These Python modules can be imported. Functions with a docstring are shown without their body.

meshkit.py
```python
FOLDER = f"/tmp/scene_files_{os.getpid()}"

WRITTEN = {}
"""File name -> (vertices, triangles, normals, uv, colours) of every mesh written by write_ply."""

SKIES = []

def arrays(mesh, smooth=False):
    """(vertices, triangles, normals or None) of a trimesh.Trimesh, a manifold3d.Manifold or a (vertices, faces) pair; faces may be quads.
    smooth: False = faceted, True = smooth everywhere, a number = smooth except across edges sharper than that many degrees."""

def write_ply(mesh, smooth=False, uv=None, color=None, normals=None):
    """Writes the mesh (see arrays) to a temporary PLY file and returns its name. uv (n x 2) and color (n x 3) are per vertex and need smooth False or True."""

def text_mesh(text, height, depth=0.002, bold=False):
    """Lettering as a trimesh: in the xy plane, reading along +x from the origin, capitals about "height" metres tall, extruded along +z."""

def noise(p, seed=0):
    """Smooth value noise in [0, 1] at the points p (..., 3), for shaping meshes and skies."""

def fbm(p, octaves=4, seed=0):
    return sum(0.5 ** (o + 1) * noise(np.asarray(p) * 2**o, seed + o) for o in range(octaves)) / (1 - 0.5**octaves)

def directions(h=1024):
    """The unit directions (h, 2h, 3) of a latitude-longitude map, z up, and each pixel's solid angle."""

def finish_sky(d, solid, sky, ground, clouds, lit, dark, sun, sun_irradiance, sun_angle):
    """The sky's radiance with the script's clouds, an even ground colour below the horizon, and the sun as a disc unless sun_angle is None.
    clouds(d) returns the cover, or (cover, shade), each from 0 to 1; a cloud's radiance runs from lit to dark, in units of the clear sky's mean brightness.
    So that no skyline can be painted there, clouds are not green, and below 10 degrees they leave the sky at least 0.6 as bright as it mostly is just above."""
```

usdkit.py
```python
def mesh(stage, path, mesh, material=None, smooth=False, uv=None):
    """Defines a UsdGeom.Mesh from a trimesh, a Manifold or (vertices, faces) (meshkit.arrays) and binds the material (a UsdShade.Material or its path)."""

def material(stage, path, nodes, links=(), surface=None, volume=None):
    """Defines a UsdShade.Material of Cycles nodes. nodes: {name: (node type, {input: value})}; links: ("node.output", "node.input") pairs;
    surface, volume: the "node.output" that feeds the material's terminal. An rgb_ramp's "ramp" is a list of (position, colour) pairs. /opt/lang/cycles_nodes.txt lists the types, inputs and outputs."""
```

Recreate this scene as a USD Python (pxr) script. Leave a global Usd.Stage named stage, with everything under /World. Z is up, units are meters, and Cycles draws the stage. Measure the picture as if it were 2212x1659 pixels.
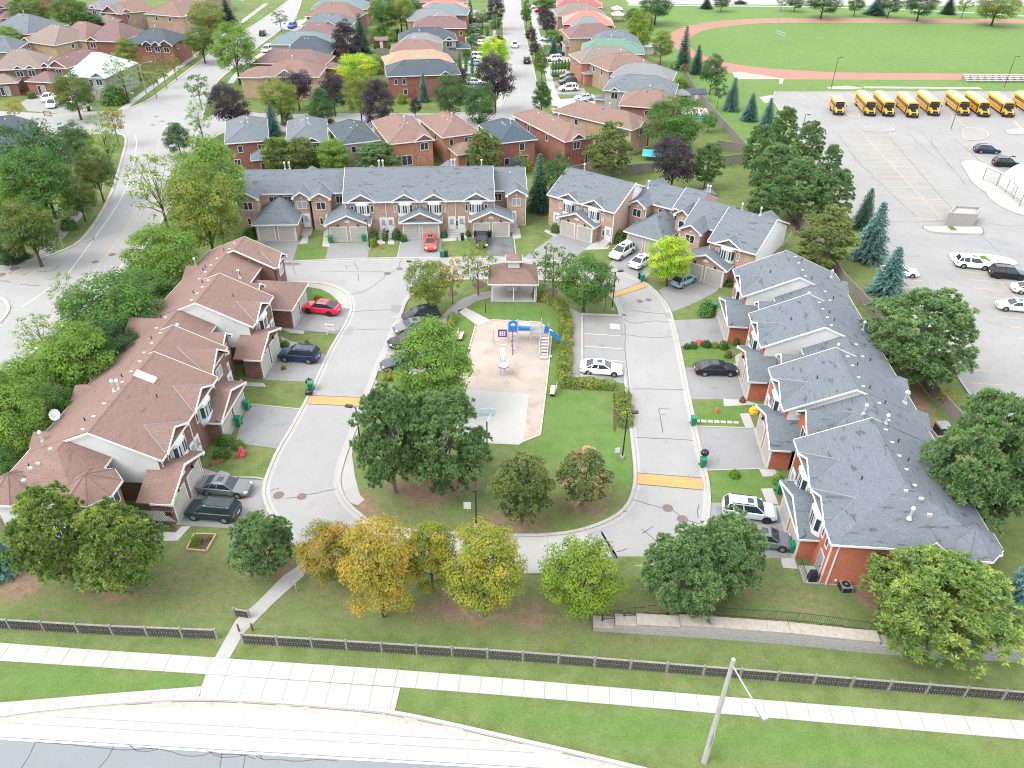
import math, random
import numpy as np, trimesh, usdkit, meshkit
import shapely
from shapely.geometry import Polygon, LineString, MultiPolygon, Point
from shapely.ops import unary_union
from pxr import Usd, UsdGeom, UsdLux, UsdShade, Gf, Sdf

# ------------------------------------------------------------------ camera, sky, sun, exposure
stage = Usd.Stage.CreateInMemory()
UsdGeom.SetStageUpAxis(stage, UsdGeom.Tokens.z)
UsdGeom.SetStageMetersPerUnit(stage, 1.0)
WORLD = UsdGeom.Xform.Define(stage, '/World')
stage.SetDefaultPrim(WORLD.GetPrim())
UsdGeom.Scope.Define(stage, '/World/Looks')

EYE = np.array([0.0, 0.0, 49.0]); PITCH = math.radians(35.0); ROLL = math.radians(0.8)
SW, SH, FOC = 2212.0, 1659.0, 1659.0            # the survey frame the ground points below were measured in, and its focal length
EXPOSURE = 1.85
SUN_INT, SUN_ANGLE, SKY_STR, SUN_EL, SUN_AZ = 0.42, 35.0, 0.15, math.radians(50), math.radians(245)

FW = np.array([0, math.cos(PITCH), -math.sin(PITCH)])
_up = np.array([0, math.sin(PITCH), math.cos(PITCH)]); _rt = np.array([1.0, 0, 0])
RT = math.cos(ROLL) * _rt + math.sin(ROLL) * _up
UP = -math.sin(ROLL) * _rt + math.cos(ROLL) * _up
cam = UsdGeom.Camera.Define(stage, '/World/camera')
cam.AddTransformOp().Set(Gf.Matrix4d(*RT, 0, *UP, 0, *(-FW), 0, *EYE, 1))
cam.CreateHorizontalApertureAttr(36.0); cam.CreateVerticalApertureAttr(27.0)
cam.CreateFocalLengthAttr(36.0 * FOC / SW)
cam.CreateClippingRangeAttr(Gf.Vec2f(0.5, 5000)); cam.CreateExposureAttr(EXPOSURE)

dome = UsdLux.DomeLight.Define(stage, '/World/sky')
_d = np.array([math.sin(SUN_AZ) * math.cos(SUN_EL), math.cos(SUN_AZ) * math.cos(SUN_EL), math.sin(SUN_EL)])
sky_mat = usdkit.material(stage, '/World/Looks/sky', {
    'tc': ('texture_coordinate', {}),
    'sky': ('sky_texture', {'sky_type': 'single_scattering', 'sun_disc': False, 'sun_elevation': SUN_EL, 'sun_rotation': SUN_AZ, 'altitude': 100.0}),
    'n': ('noise_texture', {'scale': 2.2, 'detail': 5.0, 'roughness': 0.55}),
    'cov': ('rgb_ramp', {'ramp': [(0.25, (0.80, 0.80, 0.80)), (0.6, (1.0, 1.0, 1.0))]}),
    'cl': ('rgb_ramp', {'ramp': [(0.3, (5.6, 5.75, 6.0)), (0.75, (7.6, 7.6, 7.6))]}),
    'm': ('mix_color', {'use_clamp': False}),
    'bg': ('background_shader', {'strength': SKY_STR}),
}, [('tc.generated', 'n.vector'), ('n.fac', 'cov.fac'), ('n.fac', 'cl.fac'), ('cov.color', 'm.fac'), ('sky.color', 'm.a'), ('cl.color', 'm.b'), ('m.result', 'bg.color')], surface='bg.background')
UsdShade.MaterialBindingAPI.Apply(dome.GetPrim()).Bind(sky_mat)
dome.GetPrim().SetCustomDataByKey('kind', 'structure')
sun = UsdLux.DistantLight.Define(stage, '/World/sun')
sun.CreateIntensityAttr(SUN_INT); sun.CreateAngleAttr(SUN_ANGLE); sun.CreateNormalizeAttr(True); sun.CreateColorAttr(Gf.Vec3f(1.0, 0.97, 0.92))
_z = _d; _x = np.cross([0, 0, 1.0], _z); _x /= np.linalg.norm(_x); _y = np.cross(_z, _x)
sun.AddTransformOp().Set(Gf.Matrix4d(*_x, 0, *_y, 0, *_z, 0, 0, 0, 200, 1))

# ------------------------------------------------------------------ helpers
def G(x, y, z=0.0):
    "survey frame point -> point of the ground (or of the level z), in metres"
    d = FW + RT * ((x - SW / 2) / FOC) + UP * ((SH / 2 - y) / FOC)
    return EYE + d * ((z - EYE[2]) / d[2])
def g2(x, y, z=0.0): return G(x, y, z)[:2]
def proj(p):
    q = np.asarray(p, float) - EYE; Z = q @ FW
    return SW / 2 + FOC * (q @ RT) / Z, SH / 2 - FOC * (q @ UP) / Z
def pxm(x, y):
    "survey pixels per metre (sideways) at a ground point"
    return FOC / ((G(x, y) - EYE) @ FW)
def height_at(bx, by, ty):
    "height of an upright thing on the ground at (bx, by) whose top is at row ty"
    b = G(bx, by); lo, hi = 0.0, 45.0
    for _ in range(40):
        m = (lo + hi) / 2
        if proj(b + [0, 0, m])[1] > ty: lo = m
        else: hi = m
    return (lo + hi) / 2

class Fr:
    "a level frame: u along, v to the left of u, z up"
    def __init__(s, O, u, z=0.0):
        s.O = np.array([O[0], O[1], z], float); u = np.array(u[:2], float); u /= np.linalg.norm(u)
        s.u = np.array([u[0], u[1], 0]); s.v = np.array([-u[1], u[0], 0])
    def __call__(s, p):
        p = np.asarray(p, float)
        return s.O + p[..., :1] * s.u + p[..., 1:2] * s.v + p[..., 2:3] * np.array([0, 0, 1.0])
ID = Fr((0, 0), (1, 0))

class MB:
    def __init__(s): s.V, s.F, s.n = [], [], 0
    def add(s, v, f):
        v = np.asarray(v, float).reshape(-1, 3); s.V.append(v); s.F.append(np.asarray(f, int) + s.n); s.n += len(v); return s
    def ring(s, A, B, caps=True):
        "convex rings A -> B (same length)"
        A = np.asarray(A, float); B = np.asarray(B, float); n = len(A); f = []
        for i in range(n):
            j = (i + 1) % n; f += [(i, j, n + j), (i, n + j, n + i)]
        if caps:
            f += [(0, i + 1, i) for i in range(1, n - 1)] + [(n, n + i, n + i + 1) for i in range(1, n - 1)]
        return s.add(np.vstack([A, B]), f)
    def box(s, F, u0, u1, v0, v1, z0, z1):
        q = [(u0, v0), (u1, v0), (u1, v1), (u0, v1)]
        return s.ring(F([(a, b, z0) for a, b in q]), F([(a, b, z1) for a, b in q]))
    def prof_u(s, F, poly, u0, u1):
        "(v, z) outline swept along u"
        return s.ring(F([(u1, a, b) for a, b in poly]), F([(u0, a, b) for a, b in poly]))
    def prof_v(s, F, poly, v0, v1):
        "(u, z) outline swept along v"
        return s.ring(F([(a, v0, b) for a, b in poly]), F([(a, v1, b) for a, b in poly]))
    def prof_z(s, F, poly, z0, z1):
        return s.ring(F([(a, b, z0) for a, b in poly]), F([(a, b, z1) for a, b in poly]))
    def poly_u(s, F, poly, u0, u1):
        "like prof_u for an outline that is not convex"
        m = trimesh.creation.extrude_polygon(Polygon(poly), u1 - u0, engine='earcut')
        return s.add(F(np.c_[m.vertices[:, 2] + u0, m.vertices[:, 0], m.vertices[:, 1]]), m.faces)
    def poly_v(s, F, poly, v0, v1):
        m = trimesh.creation.extrude_polygon(Polygon(poly), v1 - v0, engine='earcut')
        return s.add(F(np.c_[m.vertices[:, 0], m.vertices[:, 2] + v0, m.vertices[:, 1]]), m.faces[:, ::-1])
    def tri(s, P, f): return s.add(P, f)
    def cyl(s, p0, p1, r0, r1=None, n=8, caps=True):
        p0, p1 = np.asarray(p0, float), np.asarray(p1, float); r1 = r0 if r1 is None else r1
        a = p1 - p0; a = a / np.linalg.norm(a); b = np.cross(a, [0, 0, 1.0] if abs(a[2]) < .9 else [1.0, 0, 0]); b /= np.linalg.norm(b); c = np.cross(a, b)
        t = np.arange(n) * 2 * math.pi / n
        o = np.cos(t)[:, None] * b + np.sin(t)[:, None] * c
        return s.ring(p0 + o * r0, p1 + o * r1, caps)
    def tube(s, pts, r, n=6):
        for a, b in zip(pts[:-1], pts[1:]): s.cyl(a, b, r, r, n)
        return s
    def ball(s, c, r, sub=1):
        m = trimesh.creation.icosphere(sub, 1.0); return s.add(np.asarray(c) + m.vertices * np.asarray(r), m.faces)
    def flat(s, poly, z, h=None):
        "a shapely polygon as a level sheet (or a slab of height h downwards)"
        for g in getattr(poly, 'geoms', [poly]):
            if g.is_empty or g.geom_type != 'Polygon' or g.area < 1e-3: continue
            if h is None:
                v, f = trimesh.creation.triangulate_polygon(g, engine='earcut'); s.add(np.c_[v, np.full(len(v), z)], f)
            else:
                m = trimesh.creation.extrude_polygon(g, h, engine='earcut'); s.add(m.vertices + [0, 0, z - h], m.faces)
        return s
    def arr(s): return np.vstack(s.V), np.vstack(s.F)

_used = {}
def fresh(parent, name):
    k = (parent, name); n = _used.get(k, -1) + 1; _used[k] = n
    return f'{parent}/{name}' if n == 0 else f'{parent}/{name}_{n:03d}'
def tag(p, label=None, cat=None, group=None, kind=None):
    p = p.GetPrim() if hasattr(p, 'GetPrim') else p
    for k, t in (('label', label), ('category', cat), ('group', group), ('kind', kind)):
        if t: p.SetCustomDataByKey(k, t)
    return p
BASE = {}
def thing(name, label, cat, loc=(0, 0, 0), group=None, kind=None, rotz=None, scale=None):
    path = fresh('/World', name); x = UsdGeom.Xform.Define(stage, path); loc = np.array([float(t) for t in loc])
    x.AddTranslateOp().Set(Gf.Vec3d(*loc))
    if rotz is not None: x.AddRotateZOp().Set(math.degrees(rotz))
    if scale is not None: x.AddScaleOp().Set(Gf.Vec3f(*map(float, scale)))
    BASE[path] = loc if rotz is None else np.zeros(3)
    tag(x, label, cat, group, kind); return path
def proto(name):
    path = fresh('/World', name); stage.CreateClassPrim(path); BASE[path] = np.zeros(3); return path
def obj(parent, name, mb, mat, smooth=False, label=None, kind=None):
    "one Mesh prim under a thing or a part (world coordinates in, local ones written)"
    v, f = mb.arr() if isinstance(mb, MB) else mb
    if name in ('fascia', 'wall_lamp') and len(f) > 12:                  # separate boards are parts of their own
        for q in trimesh.Trimesh(v, f, process=False).split(only_watertight=False): obj(parent, name + '_board', (np.array(q.vertices), np.array(q.faces)), mat, smooth)
        return None
    path = fresh(parent, name)
    base = next(BASE[p] for p in (parent, parent.rsplit('/', 1)[0], parent.rsplit('/', 2)[0]) if p in BASE)
    usdkit.mesh(stage, path, (v - base, f), M(mat), smooth=smooth)
    if label or kind: tag(stage.GetPrimAtPath(path), label, None, None, kind)
    return path
def top(name, mb, mat, label, cat, group=None, kind=None, smooth=False):
    path = fresh('/World', name); v, f = mb.arr()
    usdkit.mesh(stage, path, (v, f), M(mat), smooth=smooth); tag(stage.GetPrimAtPath(path), label, cat, group, kind); return path
def inst(cls, name, label, cat, loc, rotz=0.0, scale=None, group=None):
    path = thing(name, label, cat, loc, group, rotz=rotz, scale=scale)
    p = stage.GetPrimAtPath(path); p.GetReferences().AddInternalReference(cls); p.SetInstanceable(True); return path
def chaikin(p, n=2, closed=False):
    p = np.asarray(p, float)
    for _ in range(n):
        q = np.roll(p, -1, 0) if closed else p[1:]
        a = p if closed else p[:-1]
        r = np.empty((2 * len(a), 2)); r[0::2] = .75 * a + .25 * q; r[1::2] = .25 * a + .75 * q
        p = r if closed else np.vstack([p[:1], r, p[-1:]])
    return p
def gp(pts, z=0.0): return np.array([g2(x, y, z) for x, y in pts])
def gpoly(pts, sm=0): 
    p = gp(pts); p = chaikin(p, sm, True) if sm else p
    return Polygon(p).buffer(0)
def gline(pts, sm=2): return LineString(chaikin(gp(pts), sm))

# ------------------------------------------------------------------ materials
_m = {}
def M(x): return _m[x] if isinstance(x, str) else x
def mat(name, nodes, links, surface='p.BSDF', volume=None):
    _m[name] = usdkit.material(stage, '/World/Looks/' + name, nodes, links, surface=surface, volume=volume); return _m[name]
KA = .51                                            # overall level of the built surfaces' base colours
def sh(c, k): return tuple(float(np.clip(t * k, 0, 1)) for t in c)
def plain(name, c, rough=.6, amp=.12, scale=3.0, metal=0.0, spec=.3, coat=0.0, dirt=None):
    "one colour with a little uneven wear"
    c = sh(c, KA)
    mat(name, {'g': ('geometry', {}), 'n': ('noise_texture', {'scale': scale, 'detail': 4.0, 'roughness': .6}),
               'r': ('rgb_ramp', {'ramp': [(.3, sh(c, 1 - amp) if dirt is None else dirt), (.7 if dirt is None else .42, sh(c, 1 + amp))]}),
               'p': ('principled_bsdf', {'roughness': rough, 'metallic': metal, 'specular_ior_level': spec, 'coat_weight': coat, 'coat_roughness': .06})},
        [('g.position', 'n.vector'), ('n.fac', 'r.fac'), ('r.color', 'p.base_color')])
def grass(name, a, b, dry, dry_at=.62, big=.06):
    mat(name, {'g': ('geometry', {}),
        'n1': ('noise_texture', {'scale': big, 'detail': 5.0, 'roughness': .6}), 'n2': ('noise_texture', {'scale': .55, 'detail': 4.0, 'roughness': .65}),
        'n3': ('noise_texture', {'scale': 7.0, 'detail': 3.0, 'roughness': .8}), 'n4': ('noise_texture', {'scale': .17, 'detail': 6.0, 'roughness': .7}),
        'r1': ('rgb_ramp', {'ramp': [(.35, a), (.65, b)]}), 'r2': ('rgb_ramp', {'ramp': [(.3, sh(a, .8)), (.7, sh(b, 1.12))]}),
        'm1': ('mix_color', {'fac': .5}), 'rd': ('rgb_ramp', {'ramp': [(dry_at - .1, (0, 0, 0)), (dry_at + .12, (.75, .75, .75))]}),
        'm2': ('mix_color', {'b': dry}), 'r3': ('rgb_ramp', {'ramp': [(.3, (.62, .62, .62)), (.7, (1.3, 1.3, 1.3))]}),
        'm3': ('mix_color', {'blend_type': 'multiply', 'fac': .8, 'use_clamp_result': False}), 'bp': ('bump', {'strength': .6, 'distance': .06}),
        'p': ('principled_bsdf', {'roughness': .9, 'specular_ior_level': .1})},
        [('g.position', f'n{i}.vector') for i in (1, 2, 3, 4)] + [('n1.fac', 'r1.fac'), ('n2.fac', 'r2.fac'), ('r1.color', 'm1.a'), ('r2.color', 'm1.b'), ('n4.fac', 'rd.fac'),
         ('m1.result', 'm2.a'), ('rd.color', 'm2.fac'), ('n3.fac', 'r3.fac'), ('m2.result', 'm3.a'), ('r3.color', 'm3.b'), ('m3.result', 'p.base_color'), ('n3.fac', 'bp.height'), ('bp.normal', 'p.normal')])
def paving(name, c, amp=.1, fine=14.0, stain=(.75, .75, .76), rough=.85, big=.12):
    c = sh(c, KA)
    mat(name, {'g': ('geometry', {}), 'n1': ('noise_texture', {'scale': big, 'detail': 6.0, 'roughness': .62}), 'n2': ('noise_texture', {'scale': fine, 'detail': 3.0, 'roughness': .75}),
        'n3': ('noise_texture', {'scale': .7, 'detail': 5.0, 'roughness': .7, 'distortion': .6}),
        'r1': ('rgb_ramp', {'ramp': [(.3, sh(c, 1 - amp)), (.7, sh(c, 1 + amp))]}), 'r2': ('rgb_ramp', {'ramp': [(.25, (.88, .88, .88)), (.75, (1.1, 1.1, 1.1))]}),
        'r3': ('rgb_ramp', {'ramp': [(.28, stain), (.46, (1, 1, 1))]}), 'm1': ('mix_color', {'blend_type': 'multiply', 'fac': 1.0, 'use_clamp_result': False}), 'm2': ('mix_color', {'blend_type': 'multiply', 'fac': .8, 'use_clamp_result': False}),
        'p': ('principled_bsdf', {'roughness': rough, 'specular_ior_level': .25})},
        [('g.position', f'n{i}.vector') for i in (1, 2, 3)] + [('n1.fac', 'r1.fac'), ('n2.fac', 'r2.fac'), ('n3.fac', 'r3.fac'), ('r1.color', 'm1.a'), ('r2.color', 'm1.b'), ('m1.result', 'm2.a'), ('r3.color', 'm2.b'), ('m2.result', 'p.base_color')])
def shingle(name, c, dark=.6, amp=.16, patch=.36):
    "asphalt shingles: courses follow the height, tabs and darker replaced strips are longer than high"
    c = sh(c, KA)
    mat(name, {'g': ('geometry', {}), 'mp': ('mapping', {'scale': (1.3, 1.3, 9.0)}), 'mp2': ('mapping', {'scale': (4.5, 4.5, 24.0)}),
        'n1': ('noise_texture', {'scale': .55, 'detail': 2.0, 'roughness': .5}), 'n2': ('noise_texture', {'scale': 1.0, 'detail': 2.0, 'roughness': .6}), 'n3': ('noise_texture', {'scale': 9.0, 'detail': 2.0}),
        'r1': ('rgb_ramp', {'ramp': [(patch - .03, sh(c, dark)), (patch + .02, sh(c, 1.0)), (.6, sh(c, 1.06)), (.75, sh(c, 1.14))]}),
        'r2': ('rgb_ramp', {'ramp': [(.3, (1 - amp,) * 3), (.7, (1 + amp,) * 3)]}), 'r3': ('rgb_ramp', {'ramp': [(.3, (.9,) * 3), (.7, (1.1,) * 3)]}),
        'm1': ('mix_color', {'blend_type': 'multiply', 'fac': 1.0, 'use_clamp_result': False}), 'm2': ('mix_color', {'blend_type': 'multiply', 'fac': 1.0, 'use_clamp_result': False}),
        'bp': ('bump', {'strength': .35, 'distance': .05}), 'p': ('principled_bsdf', {'roughness': .9, 'specular_ior_level': .15})},
        [('g.position', 'mp.vector'), ('g.position', 'mp2.vector'), ('mp.vector', 'n1.vector'), ('mp2.vector', 'n2.vector'), ('g.position', 'n3.vector'), ('n1.fac', 'r1.fac'), ('n2.fac', 'r2.fac'), ('n3.fac', 'r3.fac'),
         ('r1.color', 'm1.a'), ('r2.color', 'm1.b'), ('m1.result', 'm2.a'), ('r3.color', 'm2.b'), ('m2.result', 'p.base_color'), ('n2.fac', 'bp.height'), ('bp.normal', 'p.normal')])
def brick(name, c, amp=.3, mortar=1.25):
    c = sh(c, KA)
    mat(name, {'g': ('geometry', {}), 's': ('separate_xyz', {}), 'a': ('math', {'math_type': 'add'}), 'cb': ('combine_xyz', {}),
        'b': ('brick_texture', {'scale': 1.0, 'brick_width': .24, 'row_height': .078, 'mortar_size': .008, 'mortar_smooth': .4, 'bias': -.1, 'color1': sh(c, 1 - amp), 'color2': sh(c, 1 + amp), 'mortar': sh(c, mortar)}),
        'n': ('noise_texture', {'scale': .6, 'detail': 5.0, 'roughness': .65}), 'r': ('rgb_ramp', {'ramp': [(.3, (.86,) * 3), (.7, (1.13,) * 3)]}),
        'm': ('mix_color', {'blend_type': 'multiply', 'fac': 1.0, 'use_clamp_result': False}), 'p': ('principled_bsdf', {'roughness': .88, 'specular_ior_level': .2})},
        [('g.position', 's.vector'), ('s.x', 'a.value1'), ('s.y', 'a.value2'), ('a.value', 'cb.x'), ('s.z', 'cb.y'), ('cb.vector', 'b.vector'), ('g.position', 'n.vector'), ('n.fac', 'r.fac'), ('b.color', 'm.a'), ('r.color', 'm.b'), ('m.result', 'p.base_color')])
def leaf(name, cols, scale=.55, trans=.4, jit=.2):
    "foliage: colour drifts through the crown and jitters from leaf to leaf"
    cols = [sh(c, (2.5 if name.startswith(('needle', 'cedar')) else 1.85)) for c in cols]
    k = [(.28 + .44 * i / max(1, len(cols) - 1), c) for i, c in enumerate(cols)]
    mat(name, {'g': ('geometry', {}), 'n': ('noise_texture', {'scale': scale, 'detail': 3.0, 'roughness': .6}), 'a': ('math', {'math_type': 'multiply_add', 'value2': .34, 'value3': -.17}), 'b': ('math', {'math_type': 'add'}),
        'r': ('rgb_ramp', {'ramp': k}), 'j': ('rgb_ramp', {'ramp': [(0, (1 - jit,) * 3), (1, (1 + jit,) * 3)]}), 'm': ('mix_color', {'blend_type': 'multiply', 'fac': 1.0, 'use_clamp_result': False}),
        'p': ('principled_bsdf', {'roughness': .65, 'specular_ior_level': .2}), 't': ('translucent_bsdf', {}), 'x': ('mix_closure', {'fac': trans})},
        [('g.position', 'n.vector'), ('g.random_per_island', 'a.value1'), ('n.fac', 'b.value1'), ('a.value', 'b.value2'), ('b.value', 'r.fac'), ('g.random_per_island', 'j.fac'), ('r.color', 'm.a'), ('j.color', 'm.b'),
         ('m.result', 'p.base_color'), ('m.result', 't.color'), ('p.BSDF', 'x.closure1'), ('t.BSDF', 'x.closure2')], surface='x.closure')

grass('lawn', (.054, .082, .023), (.078, .108, .034), (.125, .12, .06), .62)
grass('dry_lawn', (.058, .080, .026), (.085, .105, .036), (.14, .115, .072), .52, .1)
grass('lush_lawn', (.030, .088, .014), (.052, .122, .022), (.10, .12, .045), .72)
grass('field_grass', (.058, .105, .027), (.078, .126, .035), (.11, .13, .055), .68, .03)
paving('asphalt', (.335, .331, .331), .06, 11.0, (.84, .84, .85))
paving('drive_asphalt', (.275, .275, .28), .10, 9.0, (.72, .72, .73))
paving('dark_drive', (.15, .155, .165), .2, 8.0, (.6, .6, .62), big=.5)
paving('main_road', (.225, .245, .262), .06, 16.0, (.9, .9, .9))
paving('lot_asphalt', (.29, .286, .286), .09, 8.0, (.78, .78, .79))
paving('concrete', (.40, .395, .383), .06, 9.0, (.88, .87, .85))
paving('pale_concrete', (.45, .445, .432), .05, 9.0, (.92, .91, .9))
paving('walk_grey', (.30, .295, .285), .10, 8.0, (.8, .79, .77))
paving('kerb_stone', (.42, .405, .38), .10, 5.0, (.72, .68, .62))
paving('wood_chips', (.43, .365, .32), .12, 5.0, (.78, .70, .63), big=.35)
paving('mulch', (.105, .070, .05), .25, 6.0, (.6, .55, .5), big=.5)
paving('needle_litter', (.155, .095, .068), .22, 5.0, (.75, .65, .55), big=.3)
paving('bare_soil', (.17, .125, .085), .2, 5.0, (.7, .7, .65), big=.4)
paving('track_clay', (.33, .165, .125), .10, 5.0, (.9, .95, 1.0), big=.05)
paving('hump_paint', (.52, .315, .125), .08, 8.0, (.55, .72, 1.0))
plain('white_paint', (.72, .72, .71), .55, .08, 2.0)
plain('worn_white', (.56, .56, .57), .7, .2, 1.5)
plain('worn_yellow', (.50, .40, .19), .7, .2, 1.0)
plain('sealant', (.085, .09, .105), .7, .25, 2.0)
plain('iron', (.17, .135, .125), .8, .25, 4.0)
plain('white_trim', (.72, .73, .74), .5, .05, 1.0)
plain('white_siding', (.70, .71, .715), .55, .05, .6)
plain('beige_door', (.43, .42, .39), .55, .05, .8)
plain('glass', (.03, .04, .055), .15, .35, .8, spec=.4)
plain('curtain', (.33, .34, .35), .35, .3, 1.2, spec=.5)
plain('black_metal', (.022, .022, .025), .5, .1)
plain('grey_metal', (.32, .33, .34), .45, .12, metal=.4)
plain('pole_concrete', (.40, .39, .37), .8, .12, 4.0)
plain('galvanised', (.46, .48, .50), .4, .1, metal=.5)
plain('vent_metal', (.55, .56, .57), .4, .1, metal=.3)
plain('bark', (.085, .065, .05), .95, .3, 6.0)
plain('grey_bark', (.17, .15, .13), .95, .25, 6.0)
plain('green_plastic', (.012, .20, .095), .4, .12)
plain('black_plastic', (.018, .019, .022), .35, .3, 5.0)
plain('blue_plastic', (.03, .20, .60), .35, .1)
plain('purple_plastic', (.12, .03, .20), .4, .1)
plain('play_frame', (.50, .53, .58), .45, .05)
plain('orange_paint', (.60, .16, .06), .5, .15)
plain('weathered_wood', (.23, .215, .19), .9, .28, 6.0)
plain('picket_wood', (.055, .05, .047), .9, .4, 7.0)
plain('rail_wood', (.27, .262, .255), .9, .2, 5.0)
plain('bench_wood', (.56, .53, .45), .7, .12, 6.0)
plain('red_wood', (.20, .075, .04), .8, .2, 5.0)
plain('new_wood', (.42, .30, .18), .8, .2, 5.0)
plain('wall_block', (.34, .335, .325), .9, .18, 5.0)
plain('wall_cap', (.38, .345, .30), .9, .15, 3.0)
plain('tyre', (.018, .018, .019), .85, .15)
plain('rim', (.36, .37, .39), .35, .1, metal=.6)
plain('dark_rim', (.05, .05, .055), .35, .1, metal=.5)
plain('car_glass', (.022, .030, .036), .12, .2, .6, spec=.35)
plain('headlamp', (.62, .64, .66), .15, .05, spec=.6)
plain('tail_lamp', (.42, .02, .02), .25, .1, spec=.6)
plain('bus_yellow', (.80, .42, .03), .4, .05, .8, coat=.4)
plain('bus_roof', (.95, .62, .22), .5, .06, .8)
plain('fabric_white', (.74, .75, .76), .6, .05, .8)
plain('skin', (.30, .18, .12), .6, .05)
plain('dark_cloth', (.02, .02, .024), .9, .15)
plain('hair', (.015, .012, .01), .8, .1)
plain('stone_slab', (.43, .41, .37), .85, .15, 3.0)
plain('solar', (.03, .05, .09), .2, .1, spec=.6)
plain('terracotta', (.33, .12, .06), .8, .15)
plain('pool_blue', (.10, .48, .56), .2, .1)
plain('copper_deck', (.30, .13, .075), .8, .15)
for n_, c_ in {'roof_slate': (.145, .168, .193), 'roof_slate_dark': (.075, .095, .116), 'roof_brown': (.245, .152, .122), 'roof_rose': (.225, .148, .128), 'roof_taupe': (.225, .185, .165),
               'roof_teal': (.165, .215, .228), 'roof_tan': (.37, .27, .195), 'roof_dark': (.065, .09, .115), 'roof_mauve': (.19, .125, .125), 'roof_green': (.14, .235, .19), 'roof_grey': (.21, .215, .225)}.items():
    shingle(n_, c_, .62 if 'slate' in n_ else .80, .15, .345 if n_ == 'roof_slate' else .31)
plain('roof_coral', (.56, .155, .125), .5, .06, .6)
plain('roof_metal', (.52, .55, .57), .4, .05, .6, metal=.3)
plain('roof_red', (.30, .085, .085), .6, .1, .8)
plain('flashing', (.24, .255, .27), .5, .12, 2.0)
for n_, c_ in {'brick_orange': (.46, .155, .092), 'brick_pink': (.43, .30, .24), 'brick_brown': (.205, .115, .09), 'brick_red': (.275, .125, .095), 'brick_tan': (.42, .31, .21), 'brick_peach': (.41, .205, .135), 'brick_buff': (.36, .27, .2)}.items():
    brick(n_, c_, .22 if n_ != 'brick_orange' else .12)
plain('stucco', (.42, .40, .37), .9, .06, .8)
plain('stone_wall', (.33, .32, .31), .9, .2, 3.0)
GR = (.030, .062, .013)
leaf('leaf_green', [(.026, .062, .012), (.05, .105, .018), (.085, .155, .025)])
leaf('leaf_bright', [(.05, .098, .014), (.088, .150, .02), (.15, .20, .026)])
leaf('leaf_dark', [(.018, .045, .014), (.030, .068, .018), (.05, .09, .024)])
leaf('leaf_olive', [(.055, .082, .014), (.115, .122, .02), (.18, .16, .028)])
leaf('leaf_mixed', [(.032, .060, .012), (.062, .080, .016), (.12, .088, .02), (.165, .08, .024)], .35)
leaf('leaf_gold', [(.115, .105, .014), (.175, .128, .015), (.225, .14, .017), (.24, .118, .02)], .45)
leaf('leaf_yellow', [(.085, .11, .013), (.14, .135, .015), (.20, .15, .016), (.23, .14, .018)], .5)
leaf('leaf_orange', [(.08, .085, .015), (.15, .105, .018), (.24, .105, .028), (.28, .10, .034)], .4)
leaf('leaf_lemon', [(.10, .18, .012), (.20, .26, .014), (.42, .32, .01), (.50, .30, .01)], .5)
leaf('leaf_lime', [(.058, .098, .010), (.10, .142, .013), (.16, .17, .018)])
leaf('leaf_purple', [(.018, .015, .019), (.030, .022, .029), (.050, .030, .038)])
leaf('leaf_brown', [(.06, .07, .022), (.13, .09, .035), (.20, .12, .05)])
leaf('leaf_red', [(.09, .03, .02), (.17, .045, .03), (.22, .07, .05)])
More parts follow.
